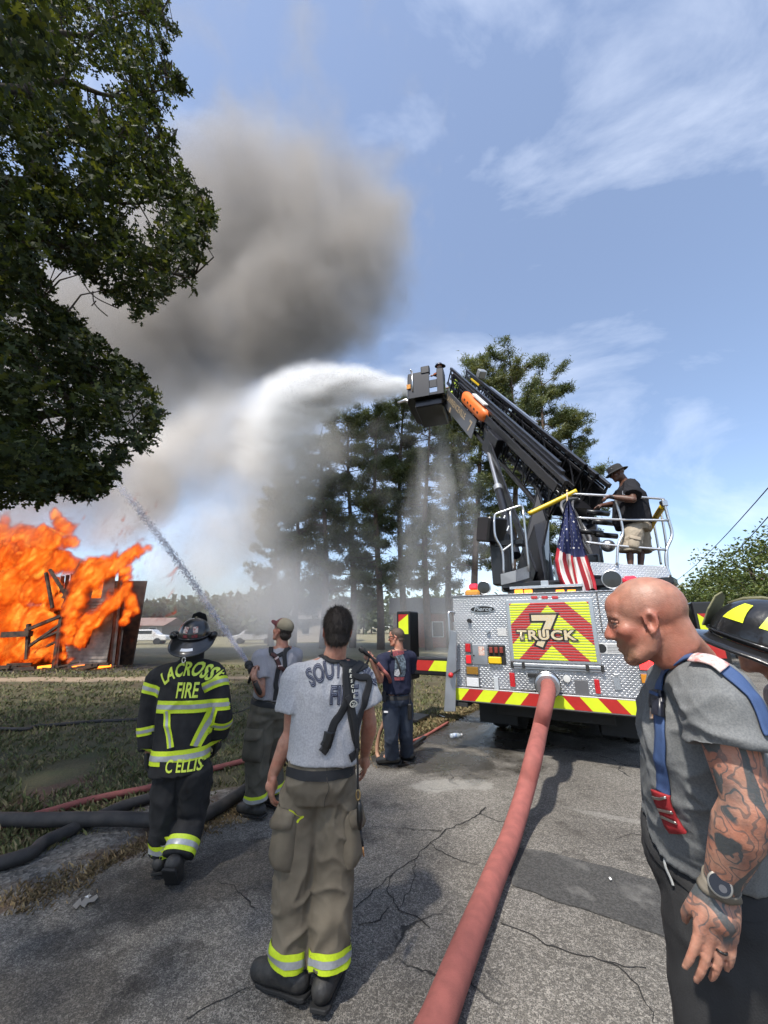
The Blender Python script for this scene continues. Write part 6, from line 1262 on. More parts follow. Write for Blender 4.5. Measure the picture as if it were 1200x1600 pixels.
def person_southhill():
    Y = 2.42; hd = Head(P(527, 984, Y), (-.18, 1, .06), (.03, -.05, 1), 1.05)
    J = dict(neck=P(522, 1029, Y-.01), chest=P(514, 1078, Y), waist=P(507, 1160, Y), pelvis=P(502, 1222, Y), shL=P(463, 1058, Y-.02), elL=P(454, 1146, Y-.02), wrL=P(426, 1211, Y), shR=P(561, 1056, Y+.06), elR=P(578, 1128, Y+.10), wrR=P(570, 1180, Y+.24), hipL=P(476, 1240, Y), hipR=P(527, 1238, Y+.02), knL=P(460, 1385, Y), knR=P(518, 1385, Y), anL=(-.455, 2.41, .115), anR=(-.27, 2.39, .115), toeL=(-.62, 2.50, .09), toeR=(-.22, 2.62, .09))
    def cf(V, Lc, col, inh):
        hr = sstep(.0, .05, np.abs(V[:, 2]-1.0)*0+.05)
        return col*np.array((.92, .88, .86))
    p = Person('person in grey lettered shirt and tan bunker trousers with crossed black suspenders', J, hd, SKIN, .0065, 1.0, hands={'L': dict(d=(-.05, .12, -1), palm=(.85, .5, .05), thumb=(-.3, .9, -.2), curl=(.3, .45, .35), spread=.16, s=1.04), 'R': dict(d=(0, .4, -1), palm=(-1, 0, 0), thumb=(0, 1, 0))}, colfn=cf, arm_r=1.02)
    hc = hair_cap(hd, HAIR, p.root, seed=2, grow=1.05, amp=.004, nape=-.105); strands(hc, hd, 9000, .022)
    p.shirt(jersey('heather_grey', (.47, .465, .47), (.36, .355, .365), 120), w=(.192, .150, .188, .145, .200, .135, .185, .105), sleeve=(.60, .085, .098), hem=.42, fold=.010, vox=.007, seed=2, freq=6.0)
    p.trousers(KHAKI, hipw=.185, hipd=.15, th=.118, kn=.104, cf=.098, fold=.017, vox=.008, top=.62, cuff=.93, freq=6.5)
    p.boots(BOOT, k=1.12, high=.16); J = p.J
    for q, off in (('L', 0), ('R', 0)):
        a = mix3(J['kn'+q], J['an'+q], .79); tri_band('cuff_band', a, J['an'+q], .075, p.tb, p.root, .004, rad=.15, tilt=.012 if q == 'L' else 0)
    leg_pocket(p, 'L', .42, -1, .16, .25, KHAKI, nrm=(-.75, -.65, 0)); leg_pocket(p, 'R', .45, 1, .15, .24, KHAKI, nrm=(.95, -.25, 0))
    # belt
    up = (J['waist']-J['pelvis']).normalized(); bw = mix3(J['pelvis'], J['waist'], .40); ring_band('belt', bw, bw+up, .042, p.tb, WEB, p.root, .005, .35)
    for px in (462, 516, 490): 
        c = p.tb.ray_cast(P(px, 1190, 1.6), Vector((0, 1, 0)), 2)
        if c[0] is not None: mb = MB(); mb.box(c[0]+Vector((0, -.012, 0)), (.012, .010, .075)); mb.build('belt_loop', KHAKI, p.to, bevel=.002)
    # suspenders: two straps down the back, a yoke, adjusters
    def S(px, py): return on_surface(p.sb, px, py, Y-.16)
    st = strap('suspender', [P(528, 1012, Y+.05), S(548, 1018), S(556, 1036), S(549, 1060), S(546, 1090), S(549, 1120), S(553, 1150), S(557, 1172), P(559, 1188, Y-.15)], .042, p.sb, WEB, p.root, .008); strap('suspender', [P(503, 1008, Y+.03), S(521, 1012), S(533, 1032), S(539, 1060), S(541, 1090), S(533, 1112), S(522, 1130), S(515, 1152), S(510, 1168)], .042, p.sb, WEB, p.root, .009)
    strap('suspender', [S(533, 1031), S(550, 1033), S(563, 1034), S(573, 1040)], .03, p.sb, WEB, p.root, .007); strap('suspender', [P(569, 1022, Y+.05), S(573, 1036), S(575, 1060), S(572, 1085), S(564, 1110), S(556, 1135), S(554, 1158)], .040, p.sb, WEB, p.root, .010); strap('suspender', [S(541, 1088), S(548, 1102), S(552, 1125), S(554, 1148), S(556, 1172)], .036, p.sb, WEB, p.root, .014)
    for a, b in (((514, 1143), (510, 1160)), ((511, 1158), (506, 1166))): strap('adjuster', [S(*a), S(*b)], .05, p.sb, mat('black_plastic', (.01, .01, .01), .35), p.root, .014, thick=.012)
    strap('leather_tab', [S(512, 1155), S(508, 1168), P(505, 1180, Y-.2)], .044, p.sb, mat('black_leather', (.014, .013, .013), .4), p.root, .012, thick=.006)
    # lettering on the back
    n = Vector((-.10, -1, .06)).normalized(); X = Vector((1, -.10, 0)).normalized(); Yv = n.cross(X).normalized(); X = Yv.cross(n)
    o = P(535, 1058, Y-.14)
    for off, mm, of in ((.006, INK, .004), (.0, mat('print_inner', (.30, .32, .38), .8), .0052), (-.0026, INK, .0062)):
        me = arc_text('SOUTH HILL', .135, .30, off, 1.0, .47); decal('back_lettering', me, o, X, Yv, p.sb, mm, p.so, of)
    for off, mm, of in ((.006, INK, .004), (.0, mat('print_inner', (.30, .32, .38), .8), .0052), (-.0026, INK, .0062)):
        me = text_mesh('FIRE', .125, off); me.transform(Matrix.Diagonal((.62, 1, 1, 1))); decal('back_lettering', me, P(535, 1100, Y-.14), X, Yv, p.sb, mm, p.so, of)
    # white marks down the strap
    for i, ch in enumerate('RESCUE'):
        me = text_mesh(ch, .022, .0008); q = P(542.5+i*1.5, 1052+i*8.0, Y-.14); decal('strap_mark', me, q, X, Yv, p.sb, mat('mark_cream', (.6, .58, .48), .7), st, .016)
    me = bpy.data.meshes.new('ring'); mbr = MB(); pts = [(math.cos(t*PI/10), math.sin(t*PI/10)) for t in range(21)]; me = grid_mesh([(.017*a, .017*b) for a, b in pts], [(.012*a, .012*b) for a, b in pts]); decal('strap_mark', me, P(549, 1101, Y-.14), X, Yv, p.sb, mat('mark_cream', (.6, .58, .48), .7), st, .019); me = text_mesh('Z', .02, .001); decal('strap_mark', me, P(549, 1104, Y-.14), X, Yv, p.sb, mat('mark_cream', (.6, .58, .48), .7), st, .019)
    # key strap with snap hook and black pouch hanging at the right hip
    mb = MB(); mb.tube(catmull([P(558, 1170, Y-.16), P(559, 1200, Y-.16), P(559, 1232, Y-.16)], 5), .011, 8, flat=.5); k = mb.build('key_strap', WEB, p.root, True); mb = MB(); mb.tube([P(559.5+3*math.sin(t), 1242-8*math.cos(t), Y-.16) for t in [i*2*PI/16 for i in range(17)]], .004, 6); mb.build('snap_hook', mat('brass_hook', (.45, .33, .16), .35, 1), k, True)
    mb = MB(); mb.tube([P(561, 1250, Y-.15), P(562, 1258, Y-.15), P(562.5, 1280, Y-.15), P(562, 1295, Y-.15)], [.012, .026, .028, .016], 10, flat=.6); mb.build('pouch', mat('black_plastic', (.01, .01, .01), .35), k, True); mb = MB(); mb.tube([P(563, 1295, Y-.15), P(567, 1322, Y-.15)], .006, 6); mb.build('lanyard', WEB, k, True); mb = MB(); mb.tube([P(567, 1322, Y-.15), P(568.5, 1338, Y-.15)], .004, 6); mb.build('lanyard_tip', mat('copper_tip', (.5, .25, .1), .4, .8), k, True)
    # marks on pocket flap
    for i in range(1): 
        me = strip2([(-.02, .03), (.0, .025), (.02, .012), (.012, -.012), (-.006, -.03)], .007); n2 = Vector((-.5, -.85, 0)).normalized(); X2 = Vector((.85, -.5, 0)); decal('yellow_mark', me, P(453, 1276, Y-.2), X2, Vector((0, 0, 1)), p.tb, trim_y(), p.to, .05)
    strap('waist_seam', [P(516, 1205, Y-.2), P(540, 1202, Y-.2), P(556, 1196, Y-.15)], .004, p.tb, mat('seam_brown', (.07, .058, .045), .9), p.to, .003, thick=.002); strap('back_seam', [P(517, 1190, Y-.2), P(515, 1230, Y-.2), P(508, 1280, Y-.2)], .004, p.tb, mat('seam_brown', (.07, .058, .045), .9), p.to, .003, thick=.002)
    return p
def person_lacrosse():
    Y = 3.32; hd = Head(P(303, 1001, Y), (-.22, 1, .12), (0, -.1, 1), 1.0)
    J = dict(neck=P(300, 1030, Y), chest=P(292, 1080, Y), waist=P(285, 1150, Y), pelvis=P(282, 1192, Y), shL=P(250, 1058, Y), elL=P(233, 1128, Y+.02), wrL=P(233, 1180, Y+.02), shR=P(331, 1052, Y+.04), elR=P(347, 1116, Y+.08), wrR=P(339, 1158, Y+.16), hipL=P(268, 1208, Y), hipR=P(306, 1204, Y), knL=P(259, 1284, Y+.03), knR=P(300, 1278, Y+.06), anL=G(248, 1366)+Vector((0, .03, .115)), anR=P(276, 1345, 3.22), toeL=G(243, 1366)+Vector((-.03, .26, .09)), toeR=P(283, 1372, 3.42))
    p = Person('firefighter in black coat lettered in yellow, walking in black turnout gear and helmet', J, hd, SKIN, .011, 1.0)
    p.trousers(TURN, hipw=.185, hipd=.15, th=.122, kn=.105, cf=.10, fold=.014, top=.5, cuff=.93, freq=6)
    p.shirt(TURN, w=(.215, .16, .20, .15, .215, .15, .21, .13), sleeve=(.5, .098, .086), hem=1.32, fold=.011, name='coat', long=True, sleeve_len=.82, neck_r=.085, seed=5, freq=5.5); p.boots(BOOT, k=1.14, high=.18)
    J = p.J
    # collar
    mb = MB(); mb.lathe([(.082, -.04), (.088, 0), (.085, .05), (.075, .05), (.076, 0)], J['neck']+Vector((0, 0, .015)), None, 24); mb.build('collar', TURN, p.so, True)
    for q in 'LR':
        e, sh, w_ = J['el'+q], J['sh'+q], J['wr'+q]; tri_band('sleeve_band', mix3(sh, e, .30), e, .075, p.sb, p.so, .004, rad=.16, tilt=(.03 if q == 'R' else -.03)); tri_band('sleeve_band', mix3(e, w_, .22), w_, .06, p.sb, p.so, .004, rad=.15)
        k, a = J['kn'+q], J['an'+q]; tri_band('cuff_band', mix3(k, a, .70), a, .085, p.tb, p.to, .004, rad=.16)
        mb = MB(); hand(mb, w_-(w_-e).normalized()*.02, (w_-e).normalized()+Vector((0, .2, -.3)), (1, 0, 0) if q == 'L' else (-1, 0, 0), (0, 1, 0), 1.15, (.35, .45, .4), .1); link('glove', fuse(mb, .006, 2, 'glove'), mat('glove_black', (.015, .015, .014), .7), p.root, True)
    up = (J['chest']-J['pelvis']).normalized(); tri_band('hem_band', mix3(J['waist'], J['pelvis'], .60), J['waist']+up, .095, p.sb, p.so, .005, rad=.45, tilt=0)
    n = Vector((.0, -1, .05)).normalized(); X = Vector((1, .02, 0)).normalized(); Yv = n.cross(X).normalized(); X = Yv.cross(n); YD = Y-.22
    YT = mat('yellow_letter', (.60, .72, .08), .55)
    me = arc_text('LACROSSE', .135, .24, .0045, 1.05, .57); decal('back_lettering', me, P(285, 1056, YD), X, Yv, p.sb, YT, p.so, .005); me = text_mesh('FIRE', .15, .003); me.transform(Matrix.Diagonal((.56, 1, 1, 1))); decal('back_lettering', me, P(283, 1092, YD), X, Yv, p.sb, YT, p.so, .005)
    for wd, mm, of in ((.085, LIME, .005), (.03, SILV, .007)):
        decal('back_band', strip2([(-.245+.049*i, .0) for i in range(11)], wd), P(287, 1107, YD), X, Yv, p.sb, mm, p.so, of)
    for wd, mm, of in ((.066, LIME, .0045), (.024, SILV, .0065)):
        def q2(px, py): d = P(px, py, YD)-P(287, 1107, YD); return (d.dot(X), d.dot(Yv))
        decal('slant_band', strip2([q2(317, 1111), q2(309, 1133), q2(301, 1152), q2(293, 1172)], wd), P(287, 1107, YD), X, Yv, p.sb, mm, p.so, of); decal('slant_band', strip2([q2(253, 1113), q2(253, 1135), q2(257, 1155), q2(259, 1172)], wd*.75), P(287, 1107, YD), X, Yv, p.sb, mm, p.so, of)
    # name flap below the coat
    nf = MB(); me = grid_mesh([(-.16, .04), (0, .03), (.16, .05)], [(-.15, -.05), (0, -.065), (.15, -.04)]); decal('name_flap', me, P(277, 1204, YD), X, Yv, p.sb, TURN, p.so, .010); me = text_mesh('C ELLIS', .115, .002); me.transform(Matrix.Diagonal((.62, 1, 1, 1))); decal('name_lettering', me, P(276, 1211, YD), X, Yv, p.sb, YT, p.so, .014)
    HB = mat('helmet_black', (.012, .012, .013), .28, coat=.5, bump=.15, bscale=40); h = fire_helmet(hd, p.root, HB, mat('helmet_brass', (.2, .17, .1), .4, .8), off=(0, 0, .045), tilt=.18, k=1.08); o, M, A, B, Hh, dome, brim, sh = h
    for t, nm in ((-PI/2-.35, 'sticker'), (-PI/2+.35, 'sticker')):
        V = [tuple(dome(t+(i/3-.5)*.42*(1-.3*(j/3)), .85+.38*j/3, 1.03, False)) for j in range(4) for i in range(4)]; link(nm, np_mesh('sticker', V, [(j*4+i, j*4+i+1, j*4+5+i, j*4+4+i) for j in range(3) for i in range(3)], 4), mat('sticker_mix', (.5, .45, .38), .5, col2=(.25, .03, .03), vscale=70), sh, True)
    for t in (-PI/2-.3, -PI/2+.3):
        V = [tuple(dome(t+(i/3-.5)*.34, 1.30+.16*j, 1.03, False)) for j in range(2) for i in range(4)]; link('red_letters', np_mesh('letters', V, [(i, i+1, 5+i, 4+i) for i in range(3)], 4), mat('letter_red', (.22, .015, .02), .5, col2=(.03, .01, .01), vscale=90), sh, True)
    V = [brim(-PI/2+(i/6-.5)*.45, .55)+M @ Vector((0, 0, .003)) for i in range(7)]+[brim(-PI/2+(i/6-.5)*.45, .75)+M @ Vector((0, 0, .003)) for i in range(7)]; link('white_tag', np_mesh('tag', [tuple(q) for q in V], [(i, i+1, 8+i, 7+i) for i in range(6)], 4), mat('tag_white', (.65, .65, .66), .5), sh)
    mb = MB(); c = brim(-PI/2, 1.0); mb.tube([c+Vector((.012*math.cos(t), -.004, -.03+.02*math.sin(t))) for t in [i*2*PI/12 for i in range(13)]], .004, 6); mb.build('hanging_ring', BRASS, sh, True)
    # goggles folded at the left of the brim
    mb = MB(); mb.ell(hd.p(-.155, .02, .045), (.035, .06, .035), hd.M, 14, 10); mb.tube(catmull([hd.p(-.14, .06, .05), hd.p(-.16, -.0, .06), hd.p(-.12, -.08, .05)], 5), .014, 8); link('goggles', fuse(mb, .006, 2, 'goggles'), mat('black_plastic', (.01, .01, .01), .35), sh, True)
    mb = MB(); mb.ell(hd.p(.15, -.01, .045), (.03, .05, .03), hd.M, 12, 8); mb.build('goggle_clip', mat('black_plastic', (.01, .01, .01), .35), sh, True)
    mb = MB(); mb.tube(catmull([hd.p(-.075, .0, .02), hd.p(-.088, .01, -.04), hd.p(-.07, .03, -.09)], 6), .012, 8, flat=.5); mb.build('ear_flap', mat('tan_leather', (.30, .20, .09), .7), sh, True)
    return p
def cap_mesh(hd, m, m2, parent):
    """ball cap worn backwards"""
    mb = MB(); k = hd.k; mb.ell(hd.p(0, -.014, .052), (.086*k, .108*k, .078*k), hd.M, 26, 18); me = fuse(mb, .006, 2, 'cap'); bm = bmesh.new(); bm.from_mesh(me); Lc = hd.local(arr(me)[0]); bm.verts.ensure_lookup_table(); bmesh.ops.delete(bm, geom=[v for i, v in enumerate(bm.verts) if Lc[i][2] < .028], context='VERTS'); bm.to_mesh(me); bm.free(); c = link('cap', me, [m, m2], parent, True)
    Lc = hd.local(np.array([tuple(p.center) for p in me.polygons])); me.polygons.foreach_set('material_index', [1 if (q[1] > .02) else 0 for q in Lc])
    V = []; n = 14
    for j in range(4):
        for i in range(n): t = PI*(.14+.72*i/(n-1)); r = 1+j/3*.62*math.sin(t)**1.0; V.append(tuple(hd.p(.086*math.cos(t)*(1+.05*j), -.014+.108*math.sin(t)*r, .034+.004*j+.012*math.sin(t)*(1-abs(math.cos(t))))))
    o = link('cap_brim', np_mesh('brim', V, [(j*n+i, j*n+i+1, (j+1)*n+i+1, (j+1)*n+i) for j in range(3) for i in range(n-1)], 4), m2, c, True); so = o.modifiers.new('so', 'SOLIDIFY'); so.thickness = .006
def nozzle(name, label, a, b, parent=None):
    """hand line nozzle with bail handle and pistol grip"""
    a, b = Vector(a), Vector(b); d = (b-a).normalized(); x, y = frame(d); M = Matrix((x, y, d)).transposed(); L_ = (b-a).length; t = thing(name, label, 'nozzle', a); K = mat('nozzle_black', (.015, .015, .016), .4, .3)
    mb = MB(); mb.lathe([(.012, 0), (.02, 0), (.023, L_*.12), (.019, L_*.18), (.019, L_*.5), (.024, L_*.55), (.026, L_*.72), (.031, L_*.8), (.033, L_*.97), (.028, L_), (.014, L_*.97)], a, M, 18); mb.build('barrel', K, t, smooth=40); mb = MB(); mb.lathe([(.032, L_*.78), (.037, L_*.8), (.037, L_*.93), (.032, L_*.95)], a, M, 10); mb.build('bumper_ring', mat('black_rubber', (.02, .02, .02), .8), t); mb = MB(); c = a+d*L_*.42; mb.tube(catmull([c+x*.03, c+x*.035+d*.03+y*.03, c+y*.05+d*.04, c-x*.035+d*.03+y*.03, c-x*.03], 5), .006, 6); mb.build('bail_handle', K, t, True); mb = MB(); mb.chain([c-y*.015, c-y*.085-d*.02], [.013, .015], 10); mb.build('pistol_grip', K, t, True); return t
def person_grey():
    Y = 4.2; hd = Head(P(441, 985, Y), (-.88, .42, .30), (.1, -.1, 1), 1.0)
    J = dict(neck=P(441, 1011, Y), chest=P(434, 1040, Y), waist=P(426, 1082, Y), pelvis=P(420, 1108, Y), shL=P(406, 1027, Y-.14), elL=P(408, 1083, Y-.2), wrL=P(397, 1060, Y-.34), shR=P(462, 1022, Y+.14), elR=P(452, 1062, Y+.26), wrR=P(412, 1062, Y+.1), hipL=P(408, 1122, Y-.06), hipR=P(430, 1116, Y+.06), knL=P(402, 1192, Y-.05), knR=P(424, 1188, Y+.18), anL=G(396, 1282)+Vector((0, .03, .115)), anR=G(424, 1268)+Vector((0, .06, .115)), toeL=G(396, 1282)+Vector((-.22, .16, .09)), toeR=G(424, 1268)+Vector((-.2, .25, .09)))
    p = Person('person in grey shirt and olive bunker trousers, cap turned backwards, holding a nozzle', J, hd, (.36, .19, .13), .0085, 1.0, hands={'L': dict(d=(-.35, .5, .5), palm=(.3, .6, .3), thumb=(-.4, -.3, .8), curl=(.8, 1.0, .8)), 'R': dict(d=(-.8, .1, .3), palm=(0, -.6, -.3), thumb=(0, 0, 1), curl=(.8, 1, .8))})
    strands(hair_cap(hd, HAIR, p.root, seed=5, grow=1.02, nape=-.09), hd, 1500, .012); cap_mesh(hd, mat('cap_tan', (.22, .19, .13), .85, var=.25), mat('cap_maroon', (.11, .025, .028), .8, var=.3), p.root)
    p.shirt(jersey('grey_cotton', (.33, .32, .335), (.27, .26, .275)), w=(.18, .15, .18, .145, .195, .135, .18, .105), sleeve=(.62, .08, .092), hem=.35, fold=.009); p.trousers(OLIVE, hipw=.185, hipd=.15, th=.122, kn=.108, cf=.105, fold=.014, top=.6, cuff=.92); p.boots(BOOT, k=1.12); J = p.J
    for q in 'LR': tri_band('cuff_band', mix3(J['kn'+q], J['an'+q], .82), J['an'+q], .08, p.tb, p.to, .004, rad=.15)
    up = (J['waist']-J['pelvis']).normalized(); ring_band('belt', mix3(J['pelvis'], J['waist'], .45), J['waist']+up, .05, p.tb, WEB, p.root, .005, .35); leg_pocket(p, 'L', .55, -1, .2, .27, OLIVE, nrm=(-.35, -.9, 0), droop=1.2)
    S = lambda a, b: P(a, b, Y-.3)
    strap('suspender', [P(424, 1003, Y-.1), S(432, 1013), S(441, 1030), S(445, 1050), S(446, 1075), S(445, 1095)], .045, p.sb, WEB, p.root, .009); strap('suspender', [P(455, 1006, Y), P(459, 1014, Y-.2), P(460, 1040, Y-.2), P(458, 1060, Y-.2)], .045, p.sb, WEB, p.root, .009); strap('suspender', [S(428, 1010), S(442, 1012), P(457, 1013, Y-.2)], .04, p.sb, WEB, p.root, .008); strap('suspender', [S(430, 1012), S(440, 1034), S(447, 1046), P(456, 1056, Y-.2)], .035, p.sb, mat('maroon_strap', (.06, .022, .02), .8), p.root, .011)
    for a, b in (((449, 1018), (449, 1026)), ((448, 1038), (448, 1044))): strap('white_label', [S(*a), S(*b)], .045, p.sb, mat('label_white', (.55, .55, .52), .7, col2=(.45, .2, .18), vscale=90), p.root, .012)
    mb = MB(); n = nozzle('hose_nozzle', 'black nozzle raised by the person in the backward cap', P(399, 1066, 3.86), P(387, 1035, 3.98)); return p
def person_navy():
    Y = 5.45; hd = Head(P(619, 996, Y), (-.92, .35, -.03), (0, 0, 1), 1.0); gz = .115
    J = dict(neck=P(623, 1015, Y), chest=P(619, 1041, Y), waist=P(620, 1074, Y), pelvis=P(620, 1094, Y), shL=P(597, 1031, Y-.16), elL=P(594, 1063, Y-.28), wrL=P(580, 1030, Y-.42), shR=P(642, 1027, Y+.12), elR=P(636, 1058, Y+.28), wrR=P(592, 1034, Y-.12), hipL=P(610, 1104, Y-.05), hipR=P(632, 1102, Y+.05), knL=P(611, 1150, Y-.03), knR=P(634, 1147, Y+.08), anL=G(613, 1200)+Vector((0, .04, gz)), anR=G(636, 1194)+Vector((0, .05, gz)), toeL=G(613, 1200)+Vector((-.2, .1, .09)), toeR=G(636, 1194)+Vector((-.14, .2, .09)))
    p = Person('person in navy shirt and dark blue trousers spraying a hand line', J, hd, (.42, .22, .15), .009, 1.02, hands={'L': dict(d=(-.5, .4, .75), palm=(.2, .6, -.3), thumb=(-.6, .1, -.2), curl=(.8, 1, .8)), 'R': dict(d=(-.9, -.2, .2), palm=(0, 0, 1), thumb=(0, -1, 0), curl=(.8, 1, .8))})
    hair_cap(hd, mat('cropped_hair', (.07, .045, .032), .7, var=.3, vscale=60), p.root, seed=4, grow=1.02, amp=.002, nape=-.05)
    p.shirt(jersey('navy_cotton', (.013, .015, .032), (.02, .023, .045)), w=(.19, .15, .185, .15, .20, .14, .185, .11), sleeve=(.62, .085, .095), hem=.45, fold=.009); p.trousers(mat('navy_twill', (.016, .024, .042), .85, col2=(.024, .034, .055), vscale=7, bump=.3, bscale=200), hipw=.18, hipd=.145, th=.108, kn=.088, cf=.088, fold=.010, top=.5, cuff=.97); p.boots(mat('shoe_black', (.014, .014, .014), .4), k=1.05, high=.1)
    J = p.J; up = (J['waist']-J['pelvis']).normalized(); ring_band('belt', mix3(J['pelvis'], J['waist'], .3), J['waist']+up, .045, p.tb, WEB, p.root, .006, .35)
    n = Vector((.32, -1, .05)).normalized(); X = Vector((1, .32, 0)).normalized(); Yv = n.cross(X).normalized(); X = Yv.cross(n); YD = Y-.25
    def pc(pts): return [((P(a, b, YD)-P(630, 1040, YD)).dot(X), (P(a, b, YD)-P(630, 1040, YD)).dot(Yv)) for a, b in pts]
    def poly(pts): q = pc(pts); me = bpy.data.meshes.new('print'); me.from_pydata([(x, y, 0) for x, y in q], [], [tuple(range(len(q)))]); return me
    o = P(630, 1040, YD)
    decal('back_print', poly([(622, 1024), (638, 1022), (642, 1034), (641, 1052), (638, 1058), (624, 1058), (619, 1050), (621, 1036)]), o, X, Yv, p.sb, mat('print_blue', (.12, .16, .19), .8, col2=(.02, .025, .035), vscale=38, detail=2), p.so, .005); decal('back_print', poly([(620, 1047), (627, 1046), (630, 1053), (626, 1058), (619, 1056)]), o, X, Yv, p.sb, mat('print_white', (.5, .5, .5), .8, col2=(.2, .2, .22), vscale=60), p.so, .0065); decal('back_print', poly([(619, 1059), (638, 1059), (637, 1064), (620, 1064)]), o, X, Yv, p.sb, mat('print_red', (.25, .04, .045), .8, col2=(.05, .02, .03), vscale=70), p.so, .0065); decal('back_print', poly([(618, 1018), (640, 1015), (641, 1022), (619, 1026)]), o, X, Yv, p.sb, mat('print_red', (.25, .04, .045), .8), p.so, .006)
    strap('radio_strap', [P(611, 1012, Y-.1), P(618, 1018, YD), P(628, 1034, YD), P(636, 1054, YD)], .022, p.sb, WEB, p.root, .011); mb = MB(); mb.box(P(640, 1112, Y-.05), (.05, .05, .18)); r = mb.build('radio', mat('black_plastic', (.01, .01, .01), .35), p.root, bevel=.01); mb = MB(); mb.tube([P(640, 1104, Y-.05), P(640, 1082, Y-.05)], .006, 6); mb.build('antenna', WEB, r); mb = MB(); mb.box(P(600, 1088, Y-.17), (.05, .05, .12)); mb.build('belt_pouch', WEB, p.root, bevel=.01)
    for px, py in ((603, 1112), (628, 1079)): 
        h = p.tb.ray_cast(P(px, py, 4.8), (P(px, py, 6)-P(px, py, 4.8)).normalized(), 2)
        if h[0] is not None: mb = MB(); mb.box(h[0]+Vector((0, -.008, 0)), (.05, .012, .02)); mb.build('white_tag', mat('tag_white', (.65, .65, .66), .5), p.root)
    mb = MB(); mb.tube(catmull([hd.p(-.082, -.01, .012), hd.p(-.075, .06, .012), hd.p(-.05, .088, .008), hd.p(0, .098, .006), hd.p(.05, .088, .008), hd.p(.075, .06, .012)], 5), .006, 6); mb.build('glasses', mat('black_plastic', (.01, .01, .01), .35), p.root, True)
    nozzle('hose_nozzle', 'black and red nozzle in the hands of the person in navy', P(590, 1036, Y-.42), P(562, 1012, Y-.44)); return p
def person_operator():
    Y = 6.42; hd = Head(P(964, 740, Y), (-.95, .25, -.28), (0, 0, 1), 1.2); zd = P(1000, 897, 6.15).z-.02
    J = dict(neck=P(975, 752, Y), chest=P(986, 775, Y), waist=P(992, 806, Y), pelvis=P(994, 824, Y), shL=P(986, 758, Y-.22), elL=P(989, 781, Y-.42), wrL=P(953, 776, Y-.22), shR=P(986, 757, Y+.22), elR=P(962, 787, Y+.28), wrR=P(940, 790, Y+.2), hipL=P(988, 836, Y-.1), hipR=P(998, 835, Y+.08), knL=P(984, 862, Y-.1), knR=P(1002, 861, Y+.1), anL=Vector((P(984, 880, Y-.1).x, Y-.1, zd+.11)), anR=Vector((P(1003, 880, Y).x, Y+.08, zd+.11)), toeL=Vector((P(984, 880, Y-.1).x-.2, Y-.1, zd+.09)), toeR=Vector((P(1003, 880, Y).x-.2, Y+.08, zd+.09)))
    p = Person('person in black shirt, bucket hat and khaki shorts standing at the turntable rail', J, hd, (.10, .048, .03), .0105, 1.4, hands={'L': dict(d=(-.9, .0, -.2), palm=(0, 0, -1), thumb=(0, 1, 0), curl=(.5, .8, .7)), 'R': dict(d=(-.9, 0, -.2), palm=(0, 0, -1), thumb=(0, -1, 0))}, arm_r=1.35)
    p.shirt(jersey('black_cotton', (.014, .014, .017), (.022, .022, .026)), w=(.27, .25, .28, .25, .27, .23, .24, .16), sleeve=(.75, .125, .135), hem=.85, fold=.012, belly=.05, neck_r=.095); p.trousers(mat('shorts_khaki', (.36, .31, .235), .85, col2=(.30, .25, .19), vscale=12, bump=.3, bscale=200), hipw=.24, hipd=.22, th=.16, kn=.155, cf=.155, fold=.014, top=.3, cuff=.02, name='shorts'); p.boots(mat('shoe_black', (.014, .014, .014), .4), high=.06)
    leg_pocket(p, 'L', .6, 0, .17, .2, mat('shorts_khaki', (.36, .31, .235)), nrm=(-.2, -1, 0), droop=.8)
    HK = mat('hat_black', (.015, .015, .017), .85); mb = MB(); mb.lathe([(.02, .115), (.075, .112), (.094, .09), (.10, .03), (.104, .022), (.15, .0), (.156, -.006), (.15, -.012), (.1, .012), (.096, .02)], hd.p(0, -.005, .025), hd.M @ Matrix.Rotation(-.10, 3, 'X') @ Matrix.Diagonal((1.12, 1.3, 1.15)), 30); h = mb.build('bucket_hat', HK, p.root, True)
    mb = MB(); mb.tube([hd.p(-.075+.02*i, .09-.012*abs(i-3)+0*i, .082) for i in range(4)], .012, 6, flat=.4); mb.build('hat_patch', mat('patch_white', (.5, .48, .46), .7), h, True); X = Vector((-.2, -1, 0)).normalized(); q = p.sb.ray_cast(P(964, 775, 5.4), (P(964, 775, 7)-P(964, 775, 5.4)).normalized(), 2)
    if q[0] is not None: strap('chest_print', [P(965, 767, Y-.25), P(962, 778, Y-.25), P(958, 790, Y-.25)], .07, p.sb, mat('print_pale', (.5, .52, .58), .8, col2=(.04, .04, .05), vscale=30), p.so, .005)
    strap('wrist_band', [P(954, 771, Y-.3), P(957, 778, Y-.3), P(956, 783, Y-.3)], .03, bvh_of(p.body.data), WEB, p.root, .003); return p
